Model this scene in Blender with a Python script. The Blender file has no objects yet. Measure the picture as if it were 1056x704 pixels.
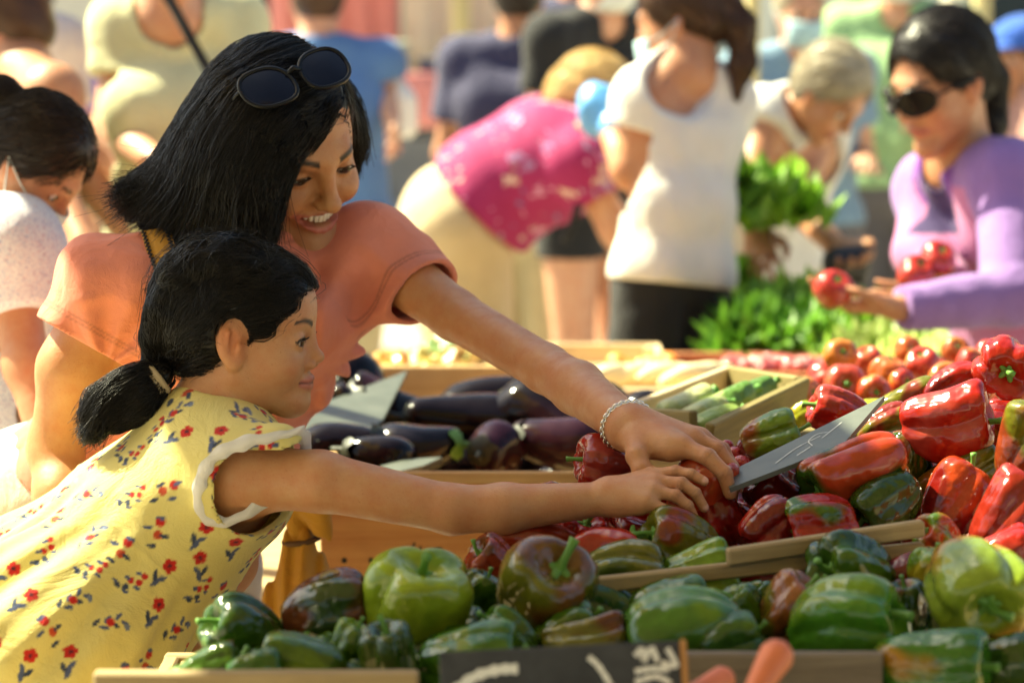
import bpy, math, random
import numpy as np
from mathutils import Vector, Matrix, Euler

R = math.radians
rng = np.random.default_rng(7)
random.seed(7)
SC = bpy.context.scene
COL = SC.collection

# ------------------------------------------------------------------ camera frame
FPX = 2490.0                                   # 85 mm lens on a 1056 px wide picture
CAM = np.array([0.0, 0.0, 1.5])
PITCH = math.atan(342.0 / FPX)
FWD = np.array([0.0, math.cos(PITCH), -math.sin(PITCH)])
UPV = np.array([0.0, math.sin(PITCH), math.cos(PITCH)])
RGT = np.array([1.0, 0.0, 0.0])


def at(px, py, d):
    return CAM + d * (FWD + (px - 528.0) / FPX * RGT + (352.0 - py) / FPX * UPV)


def at_z(px, py, z):
    r = FWD + (px - 528.0) / FPX * RGT + (352.0 - py) / FPX * UPV
    return CAM + r * ((z - CAM[2]) / r[2])


def nrm(v):
    v = np.asarray(v, float)
    return v / (np.linalg.norm(v) + 1e-12)


def nrm_rows(A):
    return A / (np.linalg.norm(A, axis=1, keepdims=True) + 1e-12)


def frame(f, u):
    """3x3 with columns forward, left, up."""
    f = nrm(f)
    u = np.asarray(u, float)
    u = nrm(u - f * np.dot(u, f))
    return np.stack([f, np.cross(u, f), u], axis=1)


# ------------------------------------------------------------------ signed distance fields
class RC:                                      # tapered capsule
    def __init__(s, a, b, ra, rb):
        s.a, s.b, s.ra, s.rb = np.asarray(a, np.float32), np.asarray(b, np.float32), ra, rb

    def __call__(s, P):
        ab = s.b - s.a
        l2 = max(float(ab @ ab), 1e-12)
        ap = P - s.a
        t = np.clip(ap @ ab / l2, 0, 1)
        q = ap - t[:, None] * ab
        return np.sqrt((q * q).sum(1)) - (s.ra + (s.rb - s.ra) * t)

    def box(s):
        return (np.minimum(s.a - s.ra, s.b - s.rb), np.maximum(s.a + s.ra, s.b + s.rb))


class EL:                                      # ellipsoid, M columns = axes
    def __init__(s, c, r, M=None):
        s.c, s.r = np.asarray(c, np.float32), np.asarray(r, np.float32)
        s.M = np.eye(3, dtype=np.float32) if M is None else np.asarray(M, np.float32)

    def __call__(s, P):
        q = (P - s.c) @ s.M
        a = q / s.r
        k0 = np.sqrt((a * a).sum(1))
        b = a / s.r
        k1 = np.sqrt((b * b).sum(1)) + 1e-9
        return k0 * (k0 - 1) / k1

    def box(s):
        m = float(max(s.r))
        return s.c - m, s.c + m


class BX:                                      # rounded box
    def __init__(s, c, h, M=None, r=0.0):
        s.c, s.h, s.r = np.asarray(c, np.float32), np.asarray(h, np.float32), r
        s.M = np.eye(3, dtype=np.float32) if M is None else np.asarray(M, np.float32)

    def __call__(s, P):
        q = np.abs((P - s.c) @ s.M) - (s.h - s.r)
        return np.sqrt((np.maximum(q, 0) ** 2).sum(1)) + np.minimum(q.max(1), 0) - s.r

    def box(s):
        m = float(np.linalg.norm(s.h))
        return s.c - m, s.c + m


class HS:                                      # half space: negative where (p-c).n < 0
    def __init__(s, c, n):
        s.c, s.n = np.asarray(c, np.float32), nrm(n).astype(np.float32)

    def __call__(s, P):
        return (P - s.c) @ s.n


class Field:
    """CSG list: (op, primitive, k); op u = union, s = subtract, i = intersect; k = blend radius."""
    def __init__(s, ops=None):
        s.ops = list(ops or [])

    def u(s, p, k=0.01):
        s.ops.append(('u', p, k)); return s

    def s_(s, p, k=0.004):
        s.ops.append(('s', p, k)); return s

    def i(s, p, k=0.0):
        s.ops.append(('i', p, k)); return s

    def ev(s, P, groups=None, cen=None, rad=0.0):
        n = len(P)
        D = np.full(n, 0.3, np.float32)
        for op, p, k in s.ops:
            if groups is not None and op != 'i':
                sel = p(cen) < rad + k + 0.05
                if not sel.any():
                    continue
                if sel.all():
                    idx = None
                else:
                    idx = np.repeat(sel, groups)
            else:
                idx = None
            Q = P if idx is None else P[idx]
            d = p(Q).astype(np.float32)
            o = D if idx is None else D[idx]
            if op == 'u':
                r = np.minimum(o, d)
                if k > 0:
                    h = np.maximum(k - np.abs(o - d), 0) / k
                    r = r - h * h * k * 0.25
            elif op == 's':
                r = np.maximum(o, -d)
                if k > 0:
                    h = np.maximum(k - np.abs(o + d), 0) / k
                    r = r + h * h * k * 0.25
            else:
                r = np.maximum(o, d)
                if k > 0:
                    h = np.maximum(k - np.abs(o - d), 0) / k
                    r = r + h * h * k * 0.25
            if idx is None:
                D = r
            else:
                D[idx] = r
        return D

    def bounds(s):
        bs = [p.box() for op, p, k in s.ops if op == 'u']
        return np.min([b[0] for b in bs], 0), np.max([b[1] for b in bs], 0)


EDGES = None


def mesh_field(F, h, final=None, pad=0.02, nb=12, slack=1.0):
    """Surface nets over blocks of nb^3 cells, only where the surface may pass."""
    lo, hi = F.bounds()
    lo = np.asarray(lo, float) - pad
    hi = np.asarray(hi, float) + pad
    B = nb * h
    n = np.maximum(1, np.ceil((hi - lo) / B).astype(int))
    gi = np.stack(np.meshgrid(*[np.arange(k) for k in n], indexing='ij'), -1).reshape(-1, 3)
    cen = (lo + (gi + 0.5) * B).astype(np.float32)
    rad = B * 0.5 * math.sqrt(3)
    D = F.ev(cen)
    if final is not None:
        D = final(D, cen)
    act = np.abs(D) < rad * 1.15 + 0.012 * slack
    gi, cen = gi[act], cen[act]
    m = nb + 1
    loc = np.stack(np.meshgrid(np.arange(m), np.arange(m), np.arange(m), indexing='ij'), -1).reshape(-1, 3)
    tot = n * nb + 2
    S = np.array([1, tot[0], tot[0] * tot[1]], np.int64)
    keys, verts, quads = [], [], []
    per = max(1, int(600_000 // m ** 3))
    corner = [(0, 0, 0), (1, 0, 0), (0, 1, 0), (1, 1, 0), (0, 0, 1), (1, 0, 1), (0, 1, 1), (1, 1, 1)]
    eds = [(0, 1), (2, 3), (4, 5), (6, 7), (0, 2), (1, 3), (4, 6), (5, 7), (0, 4), (1, 5), (2, 6), (3, 7)]
    for s in range(0, len(gi), per):
        g, c = gi[s:s + per], cen[s:s + per]
        I = (g[:, None, :] * nb + loc[None]).reshape(-1, 3)
        P = (lo + I * h).astype(np.float32)
        V = F.ev(P, m ** 3, c, rad)
        if final is not None:
            V = final(V, P)
        V = V.reshape(-1, m, m, m)
        ins = V < 0
        C = [V[:, a:nb + a, b:nb + b, d:nb + d] for a, b, d in corner]
        cnt = sum((x < 0).astype(np.int8) for x in C)
        mk = (cnt > 0) & (cnt < 8)
        bi, i, j, k = np.nonzero(mk)
        if len(bi):
            vals = np.stack([x[mk] for x in C], 1)
            acc = np.zeros((len(bi), 3))
            num = np.zeros(len(bi))
            for a, b in eds:
                va, vb = vals[:, a], vals[:, b]
                x = (va < 0) != (vb < 0)
                t = np.where(x, va / np.where(x, va - vb, 1), 0)
                pa, pb = np.array(corner[a], float), np.array(corner[b], float)
                acc += np.where(x, 1, 0)[:, None] * (pa + t[:, None] * (pb - pa))
                num += x
            cell = g[bi] * nb + np.stack([i, j, k], 1)
            verts.append(lo + (cell + acc / num[:, None]) * h)
            keys.append(cell.astype(np.int64) @ S)
        for ax in range(3):
            sl0 = [slice(None), slice(0, nb), slice(0, nb), slice(0, nb)]
            sl1 = list(sl0)
            sl1[ax + 1] = slice(1, nb + 1)
            a, b = ins[tuple(sl0)], ins[tuple(sl1)]
            x = a != b
            bi, i, j, k = np.nonzero(x)
            if not len(bi):
                continue
            e = (g[bi] * nb + np.stack([i, j, k], 1)).astype(np.int64) @ S
            u, w = S[(ax + 1) % 3], S[(ax + 2) % 3]
            q = np.stack([e, e - u, e - u - w, e - w], 1)
            fl = ~a[x]
            q[fl] = q[fl][:, ::-1]
            quads.append(q)
    keys = np.concatenate(keys); verts = np.concatenate(verts); quads = np.concatenate(quads)
    o = np.argsort(keys)
    sk = keys[o]
    pos = np.clip(np.searchsorted(sk, quads), 0, len(sk) - 1)
    ok = (sk[pos] == quads).all(1)
    return verts[o], pos[ok][:, ::-1]


def link_mesh(name, V, Fc, mat, parent=None, smooth=True, col=None, uv=None):
    V = np.asarray(V, np.float32)
    me = bpy.data.meshes.new(name)
    if isinstance(Fc, np.ndarray):
        nf, w = Fc.shape
        me.vertices.add(len(V)); me.vertices.foreach_set('co', V.ravel())
        me.loops.add(nf * w); me.loops.foreach_set('vertex_index', Fc.astype(np.int32).ravel())
        me.polygons.add(nf); me.polygons.foreach_set('loop_start', (np.arange(nf) * w).astype(np.int32))
        me.update(calc_edges=True)
    else:
        me.from_pydata([tuple(map(float, v)) for v in V], [], [tuple(map(int, f)) for f in Fc])
        me.update()
    me.validate()
    me.polygons.foreach_set('use_smooth', np.full(len(me.polygons), smooth))
    if col is not None:
        a = me.color_attributes.new('col', 'FLOAT_COLOR', 'POINT')
        c = np.ones((len(V), 4), np.float32); c[:, :3] = col
        a.data.foreach_set('color', c.ravel())
    if mat is not None:
        me.materials.append(mat)
    o = bpy.data.objects.new(name, me)
    COL.objects.link(o)
    if parent is not None:
        o.parent = parent
        o.matrix_parent_inverse = parent.matrix_basis.inverted()
    return o


def tag(o, label, cat, group=None, kind=None):
    if label: o['label'] = label
    if cat: o['category'] = cat
    if group: o['group'] = group
    if kind: o['kind'] = kind
    return o


def empty(name, loc, label, cat, group=None):
    o = bpy.data.objects.new(name, None)
    COL.objects.link(o)
    o.location = [float(x) for x in loc]
    o.empty_display_size = 0.05
    return tag(o, label, cat, group)


def centre_origin(o):
    """put a root mesh's origin at its own middle"""
    me = o.data
    n = len(me.vertices)
    co = np.empty(n * 3, np.float32); me.vertices.foreach_get('co', co)
    co = co.reshape(-1, 3)
    c = (co.min(0) + co.max(0)) / 2
    me.vertices.foreach_set('co', (co - c).ravel()); me.update()
    o.location = [float(x) for x in c]
    return o


# ------------------------------------------------------------------ small mesh builders
class MB:
    def __init__(s):
        s.v, s.f = [], []

    def add(s, V, Fc):
        b = len(s.v)
        s.v += [tuple(map(float, v)) for v in V]
        s.f += [tuple(int(i) + b for i in f) for f in Fc]
        return s

    def box(s, c, h, M=None, bev=0.0):
        """box with chamfered edges (bev in metres)"""
        c = np.asarray(c, float); h = np.asarray(h, float)
        M = np.eye(3) if M is None else np.asarray(M, float)
        if bev <= 0:
            V = np.array([[x, y, z] for x in (-1, 1) for y in (-1, 1) for z in (-1, 1)], float) * h
            Fc = [(0, 1, 3, 2), (4, 6, 7, 5), (0, 4, 5, 1), (2, 3, 7, 6), (0, 2, 6, 4), (1, 5, 7, 3)]
            return s.add(V @ M.T + c, Fc)
        bev = min(bev, min(h) * 0.9)
        V, idx = [], {}
        for x in (-1, 1):
            for y in (-1, 1):
                for z in (-1, 1):
                    for ax in range(3):
                        p = np.array([x, y, z], float) * (h - bev)
                        p[ax] = (x, y, z)[ax] * h[ax]
                        idx[(x, y, z, ax)] = len(V); V.append(p)
        Fc = []
        for ax in range(3):
            a, b = (ax + 1) % 3, (ax + 2) % 3
            for sg in (-1, 1):
                q = []
                for (p, r) in ((-1, -1), (1, -1), (1, 1), (-1, 1)):
                    k = [0, 0, 0]; k[ax] = sg; k[a] = p; k[b] = r
                    q.append(idx[(*k, ax)])
                Fc.append(q if sg > 0 else q[::-1])
            for p in (-1, 1):
                for r in (-1, 1):
                    k0 = [0, 0, 0]; k0[ax] = -1; k0[a] = p; k0[b] = r
                    k1 = list(k0); k1[ax] = 1
                    q = [idx[(*k0, a)], idx[(*k1, a)], idx[(*k1, b)], idx[(*k0, b)]]
                    Fc.append(q if p * r < 0 else q[::-1])
        for x in (-1, 1):
            for y in (-1, 1):
                for z in (-1, 1):
                    q = [idx[(x, y, z, 0)], idx[(x, y, z, 1)], idx[(x, y, z, 2)]]
                    Fc.append(q if x * y * z > 0 else q[::-1])
        return s.add(np.array(V) @ M.T + c, Fc)

    def tube(s, pts, rad, n=8, closed=False, cap=True, flat=1.0, side=None):
        pts = [np.asarray(p, float) for p in pts]
        m = len(pts)
        rad = [rad] * m if np.isscalar(rad) else rad
        V, Fc = [], []
        up = np.array([0.123, 0.31, 0.94]) if side is None else np.asarray(side, float)
        for i, p in enumerate(pts):
            a = pts[(i - 1) % m] if (closed or i > 0) else p
            b = pts[(i + 1) % m] if (closed or i < m - 1) else p
            t = nrm(b - a)
            x = nrm(np.cross(up, t)); y = np.cross(t, x)
            if side is None:
                up = y
            for k in range(n):
                an = 2 * math.pi * k / n
                V.append(p + rad[i] * (math.cos(an) * x * flat + math.sin(an) * y))
        for i in range(m if closed else m - 1):
            j = (i + 1) % m
            for k in range(n):
                l = (k + 1) % n
                Fc.append((i * n + k, i * n + l, j * n + l, j * n + k))
        if cap and not closed:
            Fc.append(tuple(range(n))[::-1]); Fc.append(tuple((m - 1) * n + k for k in range(n)))
        return s.add(V, Fc)

    def plate(s, poly, th, M, c):
        """outline (x, y) in the plane of M's first two columns at c, thickness th downwards"""
        n = len(poly)
        M = np.asarray(M, float)
        top = [c + M[:, 0] * x + M[:, 1] * y for x, y in poly]
        bot = [p - M[:, 2] * th for p in top]
        Fc = [tuple(range(n)), tuple(range(2 * n - 1, n - 1, -1))]
        for i in range(n):
            j = (i + 1) % n
            Fc.append((i, n + i, n + j, j))
        return s.add(top + bot, Fc)

    def build(s, name, mat, parent=None, smooth=False):
        return link_mesh(name, s.v, s.f, mat, parent, smooth)


def catmull(P, n):
    P = np.asarray(P, float)
    Q = np.vstack([2 * P[0] - P[1], P, 2 * P[-1] - P[-2]])
    m = len(P) - 1
    u = np.linspace(0, m, n)
    i = np.minimum(u.astype(int), m - 1)
    t = (u - i)[:, None]
    p0, p1, p2, p3 = Q[i], Q[i + 1], Q[i + 2], Q[i + 3]
    return 0.5 * (2 * p1 + (p2 - p0) * t + (2 * p0 - 5 * p1 + 4 * p2 - p3) * t ** 2 + (3 * p1 - p0 - 3 * p2 + p3) * t ** 3)


def strands_mesh(S, r0, r1):
    """S (n, m, 3) strand points -> triangular tubes"""
    n, m, _ = S.shape
    T = np.gradient(S, axis=1)
    T /= np.linalg.norm(T, axis=2, keepdims=True) + 1e-9
    ref = np.array([0.3, -0.5, 0.81])
    X = np.cross(T, ref); X /= np.linalg.norm(X, axis=2, keepdims=True) + 1e-9
    Y = np.cross(T, X)
    rr = np.linspace(r0, r1, m)[None, :, None]
    V = np.stack([S + rr * (math.cos(a) * X + math.sin(a) * Y) for a in (0, 2.094, 4.189)], 2)
    idx = np.arange(n * m * 3).reshape(n, m, 3)
    q = []
    for k in range(3):
        l = (k + 1) % 3
        q.append(np.stack([idx[:, :-1, k], idx[:, :-1, l], idx[:, 1:, l], idx[:, 1:, k]], -1).reshape(-1, 4))
    return V.reshape(-1, 3), np.concatenate(q)


def hair_strands(guides, count, m=18, spread=0.006, wave=0.002, fly=0.04, r=0.0006, seed=1, field=None, tmid=0.0015, pull=0.0, clump=0.004):
    g = np.random.default_rng(seed)
    G = np.stack([catmull(p, m) for p in guides])
    k = g.random(count) * (len(G) - 1)
    i = np.minimum(k.astype(int), len(G) - 2)
    t = (k - i)[:, None, None]
    S = G[i] * (1 - t) + G[i + 1] * t
    w = np.linspace(0.35, 1, m)[None, :, None]
    S = S + g.normal(0, spread, (count, 1, 3)) * w
    ph = g.random((count, 1, 3)) * 6.28
    fr = g.uniform(3, 8, (count, 1, 1))
    S = S + wave * np.sin(np.linspace(0, 1, m)[None, :, None] * fr + ph) * w
    f = g.random(count) < fly
    S[f] += g.normal(0, spread * 2.2, (f.sum(), 1, 3)) * np.linspace(0, 1, m)[None, :, None] ** 2
    ln = np.where(g.random(count) < 0.25, g.uniform(0.70, 0.95, count), g.uniform(0.9, 1.03, count))
    ck = np.floor(k * 9 + 0.7 * np.sin(g.integers(0, 7, count)))
    S = S + (np.stack([np.sin(ck * 12.9), np.sin(ck * 78.2 + 1), np.sin(ck * 37.7 + 2)], 1) * clump)[:, None, :] * np.linspace(0, 1, m)[None, :, None] ** 1.5
    u = np.linspace(0, 1, m)[None, :] * np.minimum(ln, 1)[:, None] * (m - 1)
    a = np.minimum(u.astype(int), m - 2); b = (u - a)[..., None]
    R_ = np.arange(count)[:, None]
    S = S[R_, a] * (1 - b) + S[R_, a + 1] * b
    if field is not None:
        tgt = np.clip(g.normal(tmid, 0.0022, (count, 1)), tmid - 0.0035, tmid + 0.007) + np.zeros((1, m))
        sh = S.shape
        for _ in range(3):
            P = S.reshape(-1, 3).astype(np.float32)
            D = field(P)
            G3 = np.stack([field(P + np.eye(3, dtype=np.float32)[k] * 0.002) - D for k in range(3)], 1)
            G3 /= np.linalg.norm(G3, axis=1, keepdims=True) + 1e-9
            t = tgt.reshape(-1)
            mv = np.where(D < t, np.minimum(t - D, 0.03), np.maximum(t - D, -pull) * (D < 0.05))
            S = (P + G3 * mv[:, None]).reshape(sh).astype(float)
    return strands_mesh(S, r, r * 0.45)


def comb(V0, field, dirf, count, length, m=12, r=0.0005, lift=(0.0004, 0.003), jit=0.25, seed=1, wave=0.0):
    """strands that start on the surface points V0 and run over the field's surface along dirf"""
    g = np.random.default_rng(seed)
    P = V0[g.integers(0, len(V0), count)].astype(np.float32)
    tgt = g.uniform(*lift, count).astype(np.float32)
    st = (g.uniform(0.6, 1.3, count) * length / (m - 1))[:, None]
    J = g.normal(0, jit, (count, 3))
    S = []
    E = np.eye(3, dtype=np.float32) * 0.002
    for k in range(m):
        D = field(P)
        G = np.stack([field(P + E[q]) - D for q in range(3)], 1)
        G /= np.linalg.norm(G, axis=1, keepdims=True) + 1e-9
        P = P + G * np.clip(tgt - D, -0.006, 0.008)[:, None]
        S.append(P.copy())
        d = dirf(P) + J
        if wave:
            d = d + wave * np.stack([sines(P, 71, 130), sines(P, 72, 130), sines(P, 73, 130)], 1)
        d = d - G * (d * G).sum(1)[:, None]
        d /= np.linalg.norm(d, axis=1, keepdims=True) + 1e-9
        P = (P + d * st).astype(np.float32)
    return strands_mesh(np.stack(S, 1).astype(float), r, r * 0.4)


# ------------------------------------------------------------------ materials
def new_mat(name):
    m = bpy.data.materials.new(name)
    m.use_nodes = True
    nt = m.node_tree
    return m, nt, nt.nodes['Principled BSDF']


def N(nt, typ, **kw):
    n = nt.nodes.new(typ)
    for k, v in kw.items():
        if k in n.inputs:
            n.inputs[k].default_value = v
        else:
            setattr(n, k, v)
    return n


def mix_col(nt, fac, a, b, blend='MIX'):
    m = nt.nodes.new('ShaderNodeMix'); m.data_type = 'RGBA'; m.blend_type = blend
    for sock, val in ((m.inputs[0], fac), (m.inputs[6], a), (m.inputs[7], b)):
        if isinstance(val, bpy.types.NodeSocket):
            nt.links.new(val, sock)
        elif isinstance(val, (int, float)):
            sock.default_value = val
        else:
            sock.default_value = (*val, 1) if len(val) == 3 else val
    return m.outputs[2]


def noise(nt, scale, detail=3, rough=0.55, vec=None, dist=0.0, coord='Object'):
    n = N(nt, 'ShaderNodeTexNoise')
    n.inputs['Scale'].default_value = scale; n.inputs['Detail'].default_value = detail
    n.inputs['Roughness'].default_value = rough; n.inputs['Distortion'].default_value = dist
    if vec is None:
        tc = N(nt, 'ShaderNodeTexCoord'); vec = tc.outputs[coord]
    nt.links.new(vec, n.inputs['Vector'])
    return n.outputs['Fac']


def ramp(nt, fac, stops):
    r = N(nt, 'ShaderNodeValToRGB')
    e = r.color_ramp.elements
    while len(e) < len(stops):
        e.new(0.5)
    for el, (p, c) in zip(e, stops):
        el.position = p
        el.color = (*c, 1) if not np.isscalar(c) else (c, c, c, 1)
    nt.links.new(fac, r.inputs[0])
    return r.outputs[0]


def bump(nt, height, strength, dist, bsdf):
    b = N(nt, 'ShaderNodeBump')
    b.inputs['Strength'].default_value = strength; b.inputs['Distance'].default_value = dist
    nt.links.new(height, b.inputs['Height'])
    nt.links.new(b.outputs[0], bsdf.inputs['Normal'])


def stretch(nt, sx, sy, sz, coord='Object'):
    tc = N(nt, 'ShaderNodeTexCoord')
    mp = N(nt, 'ShaderNodeMapping'); mp.inputs['Scale'].default_value = (sx, sy, sz)
    nt.links.new(tc.outputs[coord], mp.inputs[0])
    return mp.outputs[0]


def mat_skin(name):
    m, nt, b = new_mat(name)
    a = N(nt, 'ShaderNodeAttribute', attribute_name='col')
    n1 = noise(nt, 38, 5, 0.65)
    c = mix_col(nt, ramp(nt, n1, [(0.32, 0.0), (0.68, 0.8)]), a.outputs['Color'], (0.90, 0.66, 0.56), 'MULTIPLY')
    n0 = noise(nt, 420, 3, 0.6)
    c = mix_col(nt, ramp(nt, n0, [(0.60, 0.0), (0.74, 0.45)]), c, (0.62, 0.42, 0.34), 'MULTIPLY')
    nt.links.new(c, b.inputs['Base Color'])
    nt.links.new(ramp(nt, n1, [(0.3, 0.33), (0.7, 0.55)]), b.inputs['Roughness'])
    b.inputs['Subsurface Weight'].default_value = 0.08
    b.inputs['Subsurface Radius'].default_value = (0.010, 0.0035, 0.0015)
    b.inputs['Subsurface Scale'].default_value = 1.0
    b.inputs['Specular IOR Level'].default_value = 0.45
    n2 = noise(nt, 700, 4, 0.7)
    n3 = noise(nt, 70, 4, 0.6)
    mx = N(nt, 'ShaderNodeMath', operation='MULTIPLY_ADD'); mx.inputs[1].default_value = 1.6
    nt.links.new(n3, mx.inputs[0]); nt.links.new(n2, mx.inputs[2])
    bump(nt, mx.outputs[0], 0.45, 0.0011, b)
    return m


def mat_hair(name, colr=(0.006, 0.0045, 0.0035), rough=0.34):
    m, nt, b = new_mat(name)
    n = noise(nt, 40, 2)
    nt.links.new(mix_col(nt, n, tuple(c * 0.6 for c in colr), tuple(c * 1.5 for c in colr)), b.inputs['Base Color'])
    b.inputs['Roughness'].default_value = rough
    b.inputs['Specular IOR Level'].default_value = 0.3
    return m


def mat_cloth(name, colr, rough=0.85, weave=700, trans=0.0, attr=False, vary=0.12, sheen=0.15):
    m, nt, b = new_mat(name)
    if attr:
        a = N(nt, 'ShaderNodeAttribute', attribute_name='col'); base = a.outputs['Color']
    else:
        base = colr
    n = noise(nt, 14, 4)
    dk = mix_col(nt, ramp(nt, n, [(0.3, 0.0), (0.75, 1.0)]), (1 - vary,) * 3, (1, 1, 1))
    c = mix_col(nt, 1.0, base, dk, 'MULTIPLY')
    nt.links.new(c, b.inputs['Base Color'])
    b.inputs['Roughness'].default_value = rough
    b.inputs['Sheen Weight'].default_value = sheen
    b.inputs['Specular IOR Level'].default_value = 0.25
    n1 = noise(nt, weave, 2)
    n2 = noise(nt, 15, 4, 0.6, dist=1.2)
    mx = N(nt, 'ShaderNodeMath', operation='MULTIPLY_ADD'); mx.inputs[1].default_value = 0.12
    nt.links.new(n1, mx.inputs[0]); nt.links.new(n2, mx.inputs[2])
    bump(nt, mx.outputs[0], 0.6, 0.012, b)
    if trans > 0:
        out = nt.nodes['Material Output']
        t = N(nt, 'ShaderNodeBsdfTranslucent'); nt.links.new(c, t.inputs[0])
        ms = N(nt, 'ShaderNodeMixShader'); ms.inputs[0].default_value = trans
        nt.links.new(b.outputs[0], ms.inputs[1]); nt.links.new(t.outputs[0], ms.inputs[2])
        nt.links.new(ms.outputs[0], out.inputs[0])
    return m


def mat_plain(name, colr, rough=0.5, metal=0.0, vary=0.0, vscale=8, coat=0.0, spec=0.5):
    m, nt, b = new_mat(name)
    if vary > 0:
        n = noise(nt, vscale, 4)
        nt.links.new(mix_col(nt, n, tuple(c * (1 - vary) for c in colr), tuple(min(1, c * (1 + vary)) for c in colr)), b.inputs['Base Color'])
    else:
        b.inputs['Base Color'].default_value = (*colr, 1)
    b.inputs['Roughness'].default_value = rough
    b.inputs['Metallic'].default_value = metal
    b.inputs['Coat Weight'].default_value = coat
    b.inputs['Specular IOR Level'].default_value = spec
    return m


def mat_wood(name, a, b_, scale=(3, 60, 60), rough=0.75):
    m, nt, b = new_mat(name)
    v = stretch(nt, *scale)
    n = noise(nt, 1.0, 6, 0.65, v, 0.8)
    n2 = noise(nt, 9, 3)
    c = ramp(nt, n, [(0.3, a), (0.62, b_)])
    c = mix_col(nt, ramp(nt, n2, [(0.45, 0.0), (0.8, 0.5)]), c, (0.55, 0.45, 0.36), 'MULTIPLY')
    nt.links.new(c, b.inputs['Base Color'])
    b.inputs['Roughness'].default_value = rough
    bump(nt, n, 0.5, 0.0015, b)
    return m


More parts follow.
